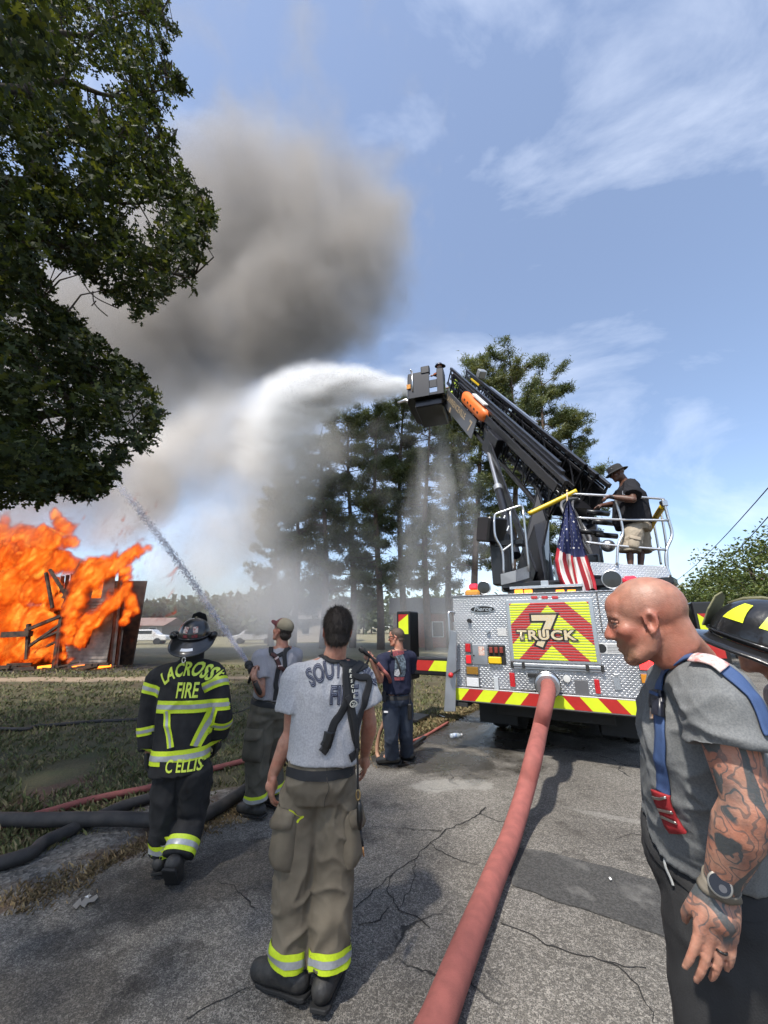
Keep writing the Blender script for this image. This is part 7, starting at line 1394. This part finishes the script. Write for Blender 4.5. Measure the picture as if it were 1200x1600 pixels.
def person_bald():
    k = 1.0; hd = Head(P(1008, 968, 1.15), (-.82, .54, -.16), (-.10, .06, 1), k)
    J = dict(neck=P(1074, 1034, 1.20), chest=P(1094, 1130, 1.24), waist=P(1100, 1250, 1.32), pelvis=P(1104, 1335, 1.38), shL=P(1122, 1086, 1.02), elL=P(1167, 1262, .99), wrL=P(1124, 1385, 1.09), elR=P(1052, 1215, 1.56), wrR=P(1036, 1300, 1.54)); J['shR'] = J['shL']+Vector((.20, .32, .015))
    pv = J['pelvis']; J.update(hipL=pv+Vector((-.05, -.08, -.07)), hipR=pv+Vector((.05, .08, -.07)), knL=pv+Vector((-.09, -.07, -.50)), knR=pv+Vector((.02, .10, -.50)), anL=Vector((pv.x-.05, pv.y-.11, .115)), anR=Vector((pv.x+.07, pv.y+.11, .115)), toeL=Vector((pv.x-.22, pv.y+.02, .09)), toeR=Vector((pv.x-.10, pv.y+.24, .09)))
    for a, b in (('shL', 'elL'), ('elL', 'wrL'), ('shL', 'shR'), ('neck', 'pelvis')): print('bald', a, b, round((J[a]-J[b]).length, 3))
    sk = (.35, .165, .112)
    def cf(V, Lc, col, inh):
        x, y, z = Lc[:, 0], Lc[:, 1], Lc[:, 2]
        sc_ = sstep(.035, .075, z)*inh; st = sstep(-.03, .0, z)*(y < .02)*inh*(1-sc_)*.6  # stubbled sides, pale scalp
        col = col*(1-st[:, None]*np.array((.16, .10, .06))); col = col*(1+sc_[:, None]*np.array((.02, .10, .12)))
        be = np.exp(-((z+.085)**2/.03**2))*sstep(.035, .065, y)*inh; mo = np.exp(-((z+.048)**2/.010**2))*sstep(.06, .08, y)*inh
        bb = np.clip(be*.75+mo*.75, 0, .8)[:, None]; col = col*(1-bb)+bb*np.array((.30, .20, .125))
        br = np.exp(-((z-.024)**2/.005**2+(np.abs(x)-.034)**2/.02**2))*(y > .05)*inh; col = col*(1-.45*br[:, None])
        col = np.where(inh[:, None], col, col*np.array((1.22, 1.38, 1.42))); nk = sstep(-.06, -.13, z)*(np.abs(x) < .15)*(V[:, 2] > 1.35); return col*(1+nk[:, None]*np.array((.03, -.10, -.12)))
    def tat(V):
        def d2(a, b):
            a, b = np.array(a), np.array(b); d = b-a; t = np.clip(((V-a) @ d)/(d @ d), 0, 1); return np.linalg.norm(V-(a+t[:, None]*d), axis=1)
        w1 = (d2(J['shL'], J['elL']) < .075)*1.0; w2 = (d2(J['elL'], J['wrL']) < .065)*1.0; hb = sstep(.10, .075, np.linalg.norm(V-np.array(J['wrL']+(J['wrL']-J['elL']).normalized()*.02), axis=1)); return np.clip(np.maximum(np.maximum(w1, w2), hb), 0, 1)
    hd_d = (P(1112, 1535, 1.10)-J['wrL']).normalized()
    p = Person('person in grey shirt with blue suspenders, black trousers and wrist watch, leaning forward', J, hd, sk, .0055, 1.0, tattoo=tat, colfn=cf, arm_r=1.12, extra=lambda mb: (mb.chain([hd.p(0, -.045, .0), hd.p(0, -.055, -.07), J['neck']+Vector((.01, -.01, .0))], [.055, .053, .060], 16),), hands={'L': dict(d=hd_d, palm=(.15, 1, .15), thumb=(-1, .25, 0), curl=(.08, .16, .15), spread=.10, s=1.06, thumb_in=.95, tout=.15), 'R': dict(d=(-.05, .05, -1), palm=(.3, -.6, 0), thumb=(-1, .3, 0), curl=(.5, .6, .5), s=1.0)})
    # eyelids and brow wrinkles
    for q in (-1, 1):
        mb = MB(); mb.tube(catmull([hd.p(q*.016, .0755, .004), hd.p(q*.025, .0795, .0085), hd.p(q*.034, .0775, .0085), hd.p(q*.046, .066, .003)], 5), [.0052]*16, 8); mb.tube(catmull([hd.p(q*.017, .0755, -.003), hd.p(q*.03, .0775, -.0075), hd.p(q*.045, .067, -.003)], 5), [.0046]*11, 8); mb.build('eyelid', mat('lid_skin', (.40, .19, .13), .55), p.root, True)
    p.shirt(jersey('grey_marl', (.185, .19, .19), (.14, .145, .147), 240), w=(.185, .155, .185, .15, .20, .15, .185, .115), sleeve=(.50, .084, .090), hem=.55, fold=.011, vox=.0065, seed=8, neck_r=.085, trap=.078, freq=7.5, stretch=(1, 1, 1.3))
    p.trousers(mat('trouser_black', (.013, .013, .014), .8, col2=(.022, .022, .023), vscale=8, bump=.4, bscale=220, bdist=.003), hipw=.19, hipd=.165, th=.125, kn=.11, cf=.105, fold=.012, vox=.0105, top=.42, cuff=.93); p.boots(BOOT, k=1.1); J = p.J; S = lambda a, b, Yg=1.0: on_surface(p.sb, a, b, Yg); TS = lambda a, b, Yg=1.1: on_surface(p.tb, a, b, Yg)
    # collar rib
    # suspenders
    BL = mat('blue_webbing', (.045, .085, .20), .75, bump=.4, bscale=350, bdist=.002); RD = mat('red_webbing', (.30, .018, .022), .7, bump=.4, bscale=250, bdist=.002); WH = mat('white_patch', (.62, .58, .55), .7, col2=(.5, .2, .18), vscale=70)
    st = strap('suspender', [S(1038, 1240), S(1036, 1200), S(1034, 1150), S(1032, 1105), S(1036, 1065), S(1054, 1040), S(1080, 1028), S(1108, 1034), S(1138, 1052), S(1165, 1080), S(1185, 1110), S(1200, 1150)], .036, p.sb, BL, p.root, .006, n=10)
    strap('strap_patch', [S(1086, 1031), S(1100, 1033), S(1114, 1039), S(1130, 1048)], .038, p.sb, WH, st, .0125)
    strap('strap_buckle', [S(1034, 1080), S(1033, 1094), S(1033, 1106)], .046, p.sb, mat('buckle_black', (.012, .014, .025), .35), st, .013, thick=.012); strap('strap_buckle', [S(1035, 1100), S(1036, 1110), S(1036, 1120)], .03, p.sb, mat('buckle_black', (.012, .014, .025), .35), st, .014, thick=.016)
    strap('strap_loop', [S(1034, 1084), S(1033, 1090)], .04, p.sb, BL, st, .021, thick=.004)
    rs_ = strap('leather_tab', [S(1036, 1238), S(1042, 1256), S(1050, 1276), S(1062, 1296)], .052, p.sb, RD, p.root, .012, thick=.008)
    for y in (1242, 1258, 1275): strap('stud_bar', [S(1028+(y-1242)*.45, y), S(1048+(y-1242)*.45, y+4)], .006, p.sb, BRASS, rs_, .019, thick=.004)
    # waistband, metal clasp, open fly flap
    up = (J['waist']-J['pelvis']).normalized(); ring_band('waistband', mix3(J['pelvis'], J['waist'], .36), J['waist']+up, .04, p.tb, mat('trouser_black', (.013, .013, .014)), p.to, .006, .4)
    for a, b in (((1040, 1306), (1058, 1312)), ((1058, 1312), (1082, 1316)), ((1060, 1302), (1064, 1318))): strap('clasp', [TS(*a), TS(*b)], .010, p.tb, BRASS, p.to, .014, thick=.006, n=5)
    strap('fly_edge', [TS(1045, 1300), TS(1044, 1330), TS(1046, 1360), TS(1056, 1385)], .006, p.tb, mat('edge_grey', (.35, .36, .36), .6), p.to, .008, thick=.004)
    # shirt emblem at the chest
    strap('chest_print', [S(1024, 1095), S(1022, 1110), S(1022, 1124)], .022, p.sb, mat('print_orange', (.5, .46, .42), .8, col2=(.55, .25, .08), vscale=60), p.so, .004)
    # watch and ring
    bb = bvh_of(p.body.data); ax = (J['wrL']-J['elL']).normalized(); c = J['wrL']-ax*.005; w_ = ring_band('wrist_watch', c, c+ax, .022, bb, mat('watch_strap', (.16, .14, .11), .6), p.root, .004, .09)
    so = w_.modifiers.new('so', 'SOLIDIFY'); so.thickness = .004; fr = (P(1116, 1392, .9)-P(1119, 1391, 1.15)).normalized(); h = bb.ray_cast(c+fr*.12, -fr, .2); q = h[0] if h[0] is not None else c+fr*.03; x, y = frame(fr); M = Matrix((x, y, fr)).transposed(); mb = MB(); mb.lathe([(.001, 0), (.021, 0), (.023, .004), (.022, .011), (.019, .012), (.001, .012)], q-fr*.002, M, 28); wc = mb.build('watch_case', mat('watch_bezel', (.20, .19, .17), .4, .6), w_, smooth=40); mb = MB(); mb.lathe([(.001, 0), (.0185, 0), (.0185, .0012), (.001, .0014)], q+fr*.0105, M, 28); mb.build('watch_face', mat('watch_glass', (.008, .008, .009), .08), wc); mb = MB(); mb.lathe([(.001, 0), (.007, 0), (.007, .0006), (.001, .0006)], q+fr*.0125+x*.004-y*.006, M, 16); mb.build('watch_dial', mat('dial_grey', (.06, .06, .065), .3), wc)
    d = hd_d; fp = J['wrL']+d*.115*1.03; t = Vector((-1, .25, 0)); t = (t-d*t.dot(d)).normalized(); kk = J['wrL']+d*.092*1.06-t*.0105*1.06; dd = (d-t*.10*.5*.8).normalized(); kk = kk+dd*.020; x2, y2 = frame(dd); mb = MB(); mb.tube([kk+(x2*math.cos(u)+y2*math.sin(u))*.0104 for u in [i*2*PI/20 for i in range(21)]], .0022, 6, flat=1.3); mb.build('finger_ring', mat('ring_black', (.01, .01, .01), .3), p.root, True)
    return p
def person_helmet():
    hd = Head(P(1206, 1004, 1.45), (-.55, .83, .2), (0, 0, 1), 1.03); b = hd.c
    J = dict(neck=b+Vector((.05, -.01, -.17)), chest=b+Vector((.08, -.0, -.38)), waist=b+Vector((.08, 0, -.62)), pelvis=b+Vector((.07, 0, -.78)))
    rv = Vector((.58, .80, 0)); J.update(shR=J['neck']+rv*.19+Vector((0, 0, -.05)), shL=J['neck']-rv*.19+Vector((0, 0, -.05))); J.update(elL=J['shL']+Vector((.06, -.04, -.29)), wrL=J['shL']+Vector((.02, .02, -.54)), elR=J['shR']+Vector((.08, .03, -.29)), wrR=J['shR']+Vector((.04, .08, -.54)), hipL=J['pelvis']-rv*.1+Vector((0, 0, -.06)), hipR=J['pelvis']+rv*.1+Vector((0, 0, -.06)))
    for q, s_ in (('L', -1), ('R', 1)): c = J['pelvis']+rv*.11*s_; J['kn'+q] = Vector((c.x, c.y, .52)); J['an'+q] = Vector((c.x, c.y, .115)); J['toe'+q] = Vector((c.x-.17, c.y+.12, .09))
    p = Person('firefighter in black helmet with yellow patches and pale camouflage shirt', J, hd, SKIN, .0105, 1.0, hands={'L': dict(d=(0, .1, -1), palm=(.6, .8, 0), thumb=(-.8, .6, 0)), 'R': dict(d=(0, .1, -1), palm=(-.6, -.8, 0), thumb=(-.8, .6, 0))})
    hair_cap(hd, HAIR, p.root)
    m, bb, N, L, noi, rng_, mix, mth, bump, spot, tcn = nodes_mat('camouflage_cloth'); v = N('ShaderNodeTexVoronoi'); v.inputs['Scale'].default_value = 85; L(tcn.outputs['Object'], v.inputs['Vector']); v.feature = 'DISTANCE_TO_EDGE'
    c = mix(rng_(noi(9, 3), .46, .52), (.50, .45, .43), (.36, .31, .30)); c = mix(rng_(noi(14, 3), .56, .60), c, (.27, .24, .235)); c = mix(mth('MULTIPLY', rng_(v.outputs['Distance'], .07, .02), .45), c, (.20, .19, .19)); L(c, bb.inputs['Base Color']); bb.inputs['Roughness'].default_value = .85
    p.shirt(m, w=(.20, .15, .19, .145, .205, .145, .19, .115), sleeve=(.6, .09, .10), hem=.5, fold=.010); p.trousers(TURN, hipw=.19, hipd=.15, th=.12, kn=.105, cf=.1, top=.6); p.boots(BOOT, k=1.1)
    st = strap('suspender', [J['neck']-rv*.13+Vector((-.10, .08, -.12)), J['neck']-rv*.11+Vector((-.03, .02, .0)), J['neck']-rv*.10+Vector((.08, -.10, -.02)), J['neck']-rv*.07+Vector((.14, -.14, -.14)), J['chest']+Vector((.16, -.12, -.05))], .045, p.sb, WEB, p.root, .008)
    HB = mat('helmet_black', (.012, .012, .013), .28); fire_helmet(hd, p.root, HB, mat('shield_tan', (.22, .21, .11), .7, var=.4), off=(0, 0, -.02), tilt=.18, k=1.36, tets=[(PI+.95+.0, .50), (PI+.95-.78, .50), (PI+.95-1.52, .46), (PI+.95+.78, .5)], shield_col=mat('shield_tan', (.22, .21, .11), .7, var=.4))
    return p
def person_basket(i):
    c0, Mq = PLAT; base = P(690, 620, 13.75) if i == 0 else P(713, 620, 14.6); base.z = c0.z+.005; f = Mq @ Vector((1, 0, 0)); r = Vector((f.y, -f.x, 0)); z = Vector((0, 0, 1)); k = .98
    q = lambda x, y, zz: base+r*x+f*y+z*zz*k
    hd = Head(q(0, .03, 1.66), f, z, 1.0); J = dict(neck=q(0, -.01, 1.49), chest=q(0, 0, 1.30), waist=q(0, 0, 1.07), pelvis=q(0, 0, .94), shL=q(-.19, 0, 1.44), shR=q(.19, 0, 1.44), elL=q(-.25, .05, 1.16), elR=q(.25, .05, 1.16), wrL=q(-.2, .28, 1.12), wrR=q(.2, .28, 1.12), hipL=q(-.1, 0, .9), hipR=q(.1, 0, .9), knL=q(-.11, .02, .5), knR=q(.11, .02, .5), anL=q(-.11, 0, .115), anR=q(.11, 0, .115), toeL=q(-.12, .2, .09), toeR=q(.12, .2, .09))
    p = Person(['firefighter in dark helmet and orange trimmed gear in the raised platform', 'firefighter in lime yellow vest in the raised platform'][i], J, hd, SKIN, .016, 1.0, hands={'L': dict(d=(-1, 0, -.1), palm=(0, 0, -1), thumb=(0, 1, 0)), 'R': dict(d=(-1, 0, -.1), palm=(0, 0, -1), thumb=(0, -1, 0))})
    p.shirt(TURN if i == 0 else mat('vest_lime', (.55, .70, .05), .7), w=(.2, .15, .2, .15, .21, .15, .2, .12), long=True, sleeve=(.5, .085, .075), hem=.6, fold=.006, vox=.016); p.trousers(TURN, vox=.016, fold=.006); p.boots(BOOT)
    if i == 0:
        for zz in (1.02, 1.12, 1.24): ring_band('harness_band', q(0, 0, zz), q(0, 0, zz+.1), .05, p.sb, mat('harness_orange', (.6, .16, .05), .6), p.so, .006, .4)
    HB = mat('helmet_navy', (.02, .025, .05), .35) if i == 0 else mat('helmet_black', (.012, .012, .013)); fire_helmet(hd, p.root, HB, mat('helmet_brass', (.2, .17, .1)), off=(0, 0, .05)); return p
for fn in (person_southhill, person_lacrosse, person_grey, person_navy, person_operator, person_bald, person_helmet): fn()
person_basket(0); person_basket(1)

# ================================================================== hoses, litter
def hose(name, label, pts, r, m, n=14, cat='hose', group=None, flat=1.0):
    mb = MB(); c = catmull(pts, 10); mb.tube([q+Vector((0, 0, .004*noise.noise(q*6))) for q in c], [r*(1+.02*noise.noise(q*8)) for q in c], n, flat=flat); return tag(mb.build(name, m, None, True), label, cat, group)
a_, c_ = FP(858, 1065); RH = mat('red_hose_jacket', (.31, .095, .078), .8, col2=(.24, .075, .062), vscale=14, bump=.5, bscale=180, bdist=.004); BH = mat('black_hose_jacket', (.022, .021, .021), .7, col2=(.045, .04, .037), vscale=10, bump=.5, bscale=160, bdist=.003)
lh = thing('supply_hose', 'thick red supply hose running over the road to the truck tail', 'hose', G(760, 1420))
def GH(px, py, h=.075): q = G(px, py, h); q.z = h+.012; return q
pts = [T(a_, -.20, c_), G(856.5, 1081, c_-.035), G(851, 1106, c_-.16), G(843.5, 1140, c_-.38), G(834, 1182, .50), G(822.5, 1228, .29), G(809, 1274, .16), G(795, 1316, .105), GH(776, 1364), GH(752, 1425), GH(722, 1500), GH(688, 1590), GH(640, 1720), Vector((-.25, 1.0, .087)), Vector((-.9, -.6, .087)), Vector((-1.5, -3.5, .087))]
mb = MB(); c = catmull(pts, 8); mb.tube(c, [.086-.014*min(1, i/70) for i in range(len(c))], 28); mb.build('hose_jacket', RH, lh, True)
d_ = (pts[1]-pts[0]).normalized(); x_, y_ = frame(d_); mb = MB(); mb.lathe([(.06, -.03), (.15, -.03), (.15, .02), (.135, .03), (.135, .075), (.15, .08), (.15, .12), (.128, .13), (.125, .16), (.06, .16)], pts[0], Matrix((x_, y_, d_)).transposed(), 30); cl = mb.build('hose_coupling', mat('brushed_aluminium', (.6, .61, .62)), lh, smooth=35)
for k in range(2): e = pts[0]+d_*(.0+.1*k); mb = MB(); mb.tube([e+(x_*math.cos(t)+y_*math.sin(t))*.151 for t in [i*2*PI/24 for i in range(25)]], .008, 6); mb.build('band', mat('black_rubber', (.02, .02, .02)), cl, True)
hose('attack_hose', 'black charged hose crossing over another hose behind the lettered coat', [Vector((-9.5, 5.6, .1)), Vector((-6, 4.5, .09)), GH(-60, 1278, .06), GH(0, 1283, .06), GH(110, 1283, .09), GH(180, 1282, .08), GH(235, 1284, .06), GH(300, 1282, .06), GH(345, 1262, .06), GH(388, 1232, .06), GH(420, 1205, .06)], .055, BH, group='hoses on the shoulder')
hose('attack_hose', 'black hose lying under the other black hose across the gravel', [Vector((-9, -.6, .08)), Vector((-6, 1.2, .07)), Vector((-3.9, 2.75, .055)), GH(0, 1352, .05), GH(70, 1318, .05), GH(130, 1290, .045), GH(185, 1265, .045), GH(245, 1246, .045), GH(330, 1222, .045)], .048, BH, group='hoses on the shoulder')
hose('attack_hose', 'red hose along the edge of the grass behind the lettered coat', [Vector((-8, 4.6, .06)), Vector((-5.5, 3.9, .05)), GH(-40, 1295, .03), GH(60, 1275, .03), GH(140, 1252, .03), GH(235, 1232, .03), GH(300, 1212, .03), GH(385, 1190, .03), GH(430, 1182, .03)], .032, RH, group='hoses on the shoulder')
hose('garden_line', 'thin black line lying straight in the grass toward the fire', [Vector((-15, 8.4, .08)), GH(-40, 1139, .05), GH(60, 1136, .05), GH(140, 1129, .05), GH(210, 1126, .05), GH(290, 1118, .05)], .03, BH); hose('garden_line', 'thin grey cable curling through the grass beside the coat sleeve', [GH(350, 1118, .03), GH(375, 1113, .03), GH(392, 1105, .03), GH(398, 1096, .03), GH(390, 1088, .03)], .014, BH)
hose('coiled_hose', 'tan hose looping up from the grass to the person in navy', [P(603, 1105, 5.6), P(599, 1130, 5.65), P(592, 1150, 5.7), P(589, 1175, 5.7), P(594, 1186, 5.65), P(603, 1182, 5.75), P(612, 1180, 6.0), GH(640, 1172, .03)], .024, mat('tan_hose', (.36, .20, .13), .7, var=.3)); hose('hand_line', 'red hand line from the nozzle under the arm of the person in navy', [P(590, 1036, 5.02), P(597, 1045, 5.05), P(608, 1060, 5.15), P(612, 1085, 5.9), P(612, 1120, 6.1), GH(640, 1160, .03), GH(700, 1130, .03)], .022, RH)
hose('hand_line', 'black hand line from the nozzle of the person in the backward cap', [P(399, 1066, 3.86), P(404, 1078, 3.9), P(412, 1090, 4.1), P(430, 1110, 4.5), P(440, 1150, 4.9), GH(450, 1190, .03), GH(420, 1205, .06)], .022, BH)
mb = MB(); mb.bar(GH(640, 1170, .04), GH(664, 1153, .04), .05, .04); tag(mb.build('pry_bar', mat('black_paint', (.012, .012, .014))), 'black bar lying on the verge by the feet of the person in navy', 'tool')
def bottle():
    q = G(712, 1154); d = Vector((.9, .35, 0)).normalized(); x, y = frame(d); M = Matrix((x, y, d)).transposed(); b = thing('water_bottle', 'clear plastic water bottle lying on the wet road', 'bottle', q); q = q+Vector((0, 0, .045))
    mb = MB(); mb.lathe([(.005, 0), (.028, 0), (.033, .01), (.031, .05), (.033, .09), (.032, .13), (.014, .17), (.013, .19)], q-d*.09, M, 18); mb.build('bottle_body', mat('clear_plastic', (.55, .62, .68), .12, alpha=.55), b, True); mb = MB(); mb.lathe([(.005, .19), (.016, .19), (.016, .206), (.005, .206)], q-d*.09, M, 14); mb.build('cap', mat('cap_white', (.7, .7, .72), .5), b); mb = MB(); mb.lathe([(.0325, .05), (.0342, .051), (.0342, .095), (.0325, .096)], q-d*.09, M, 18); mb.build('bottle_label', mat('label_blue', (.08, .2, .45), .5, col2=(.6, .6, .6), vscale=60), b, True)
bottle()
def litter():
    q = G(125, 1420); me = leaves_mesh('fallen_leaf', np.array([tuple(q+Vector((-.05, 0, .016)))]), np.array([.13]), [(a, b*1.6) for a, b in OAK], [(.30, .29, .27)], 0, np.array([[.9, .43, .0]]), np.array([[-.43, .9, .05]]), .1); tag(link('fallen_leaf', me, GLEAF), 'pale dry lobed leaf lying on the dark road edge', 'leaf')
    for px, py, lab in ((140, 1408, 'small white scrap on the road near the dry leaf'), (187, 1085, 'crumpled white paper lying in the yard grass'), (692, 1122, 'white paper strip lying on the verge by the truck'), (955, 1381, 'tiny white scrap on the dark asphalt patch')):
        q = G(px, py); mb = MB(); s_ = .03 if py > 1200 else .09; mb.add([q+Vector((random.uniform(-1, 1)*s_, random.uniform(-1, 1)*s_, .02+random.random()*s_*.4)) for _ in range(5)], [(0, 1, 2), (2, 3, 0), (3, 4, 1), (0, 4, 2)]); tag(mb.build('litter', mat('paper_white', (.7, .7, .68), .8)), lab, 'litter')
litter()
# ------------------------------------------------------------------ water
def water_stream(name, label, path, n, r0, r1, size, alpha, col=(.62, .66, .72)):
    c = catmull([P(*k) for k in path], 12); m_ = len(c); A = np.array([tuple(q) for q in c]); t = rng.random(n)*(m_-1.001); i = t.astype(int); f = (t-i)[:, None]; pos = A[i]*(1-f)+A[i+1]*f; s_ = t/(m_-1); rr = r0+(r1-r0)*s_
    pos += rng.normal(size=(n, 3))*rr[:, None]*.5; d = A[i+1]-A[i]; d /= np.linalg.norm(d, axis=1)[:, None]; u = np.cross(d, rng.normal(size=(n, 3))); u /= np.linalg.norm(u, axis=1)[:, None]; v = np.cross(d, u); sz = size*(.4+s_)*(.5+rng.random(n)); sz = sz[:, None]
    V = np.stack([pos-d*sz*2.2, pos+u*sz*.7, pos-u*sz*.4+v*sz*.6, pos-u*sz*.4-v*sz*.6], 1).reshape(-1, 3); b = (np.arange(n)*4)[:, None, None]; F = (np.array([(0, 2, 1), (0, 3, 2), (0, 1, 3), (1, 2, 3)])[None]+b).reshape(-1, 3)
    return tag(link(name, np_mesh(name, V, F, 3), mat('water_drops_%d' % int(alpha*100), col, .15, alpha=alpha), None, True), label, 'water', kind='stuff')
water_stream('water_stream', 'thin grey jet of water arching from the nozzle toward the flames', [(387, 1035, 3.98), (345, 975, 5.2), (298, 905, 7), (250, 840, 9), (205, 782, 11.2), (165, 742, 13.5), (120, 735, 15.5), (90, 770, 17)], 9000, .012, .20, .020, .30, (.62, .62, .70))
def build_spray():
    water_stream('platform_jet', 'white drops of the jet leaving the raised platform nozzle', [(652, 612, 14.8), (625, 602, 15.1), (595, 596, 15.4), (560, 593, 15.7), (525, 595, 16.0), (490, 604, 16.4), (458, 622, 16.9)], 18000, .16, .95, .016, .6, (1, 1, 1))
    m, t, pv, a = vol_mat('spray_white', (.99, .993, .996), 6.5, -.1)
    rows = dense([(651, 612, 14.9, .22, 1.5), (625, 606, 15.2, .50, 1.3), (595, 602, 15.6, .80, 1.2), (560, 602, 16, 1.1, 1.1), (525, 606, 16.4, 1.4, 1.0), (490, 616, 16.9, 1.75, .85), (458, 632, 17.4, 2.1, .6), (440, 665, 17.9, 2.4, .38), (425, 705, 18.3, 2.5, .18)], 6)
    o = vol_cloud('platform_spray', *blobs(rows), .11, m, warp=(.5, .5, 5), grain=((.55, .55, 2.6), 7, .38, .64), soft=.25, seed=3.0); tag(o, 'broad white fan of water thrown from the raised platform', 'water', kind='stuff')
    m, t, pv, a = vol_mat('spray_veil', (.97, .98, .99), .55, -.1)
    rows = dense([(690, 650, 14.2, .3, 1.0), (685, 690, 14.2, .75, .9), (690, 740, 14.2, 1.1, .8), (695, 800, 14.2, 1.35, .65), (698, 860, 14.2, 1.5, .55), (700, 930, 14.2, 1.5, .5), (700, 1000, 14.2, 1.5, .5)], 5) + dense([(665, 700, 14.4, .5, .7), (655, 780, 14.4, .8, .7), (650, 860, 14.4, 1.1, .6), (645, 960, 14.4, 1.3, .6)], 5) + dense([(720, 690, 14.0, .4, .6), (735, 760, 14, .7, .6), (745, 850, 14, .9, .5)], 4)
    o = vol_cloud('spray_veil', *blobs(rows), .12, m, warp=(.35, .5, 3), grain=((2.2, 2.2, .22), 4, .32, .68), soft=.1, seed=6.0); tag(o, 'fine veil of spray falling below the platform past the pines', 'water', kind='stuff')
    m, t, pv, a = vol_mat('mist', (.97, .95, .94), .16, .0)
    rows = dense([(558, 1006, 5.2, .10, 3.0), (548, 998, 5.6, .25, 2.2), (530, 985, 6.4, .55, 1.5), (505, 965, 8, 1.1, 1.2), (475, 950, 10.5, 1.9, 1.0), (450, 940, 13.5, 2.6, .9), (430, 930, 17, 3.2, .8)], 5) + dense([(380, 985, 24, 3.2, .45), (450, 965, 24, 3.6, .75), (520, 960, 24, 3.6, .8), (600, 965, 25, 3.2, .65), (680, 975, 25, 2.8, .5), (740, 985, 25, 2.4, .4)], 4) + dense([(420, 900, 25, 3.5, .45), (490, 880, 25, 3.8, .4), (560, 880, 25, 3.5, .35)], 3) + dense([(200, 985, 26, 3.2, .30), (290, 980, 26, 3.5, .38), (370, 970, 26, 3.6, .5)], 4)
    o = vol_cloud('drifting_mist', *blobs(rows), .2, m, warp=(.25, 1.0, 3), grain=((.3, .3, .3), 4, .25, .7), soft=.1, seed=8.0); tag(o, 'pale mist drifting low over the field before the pines', 'mist', kind='stuff')
build_spray()
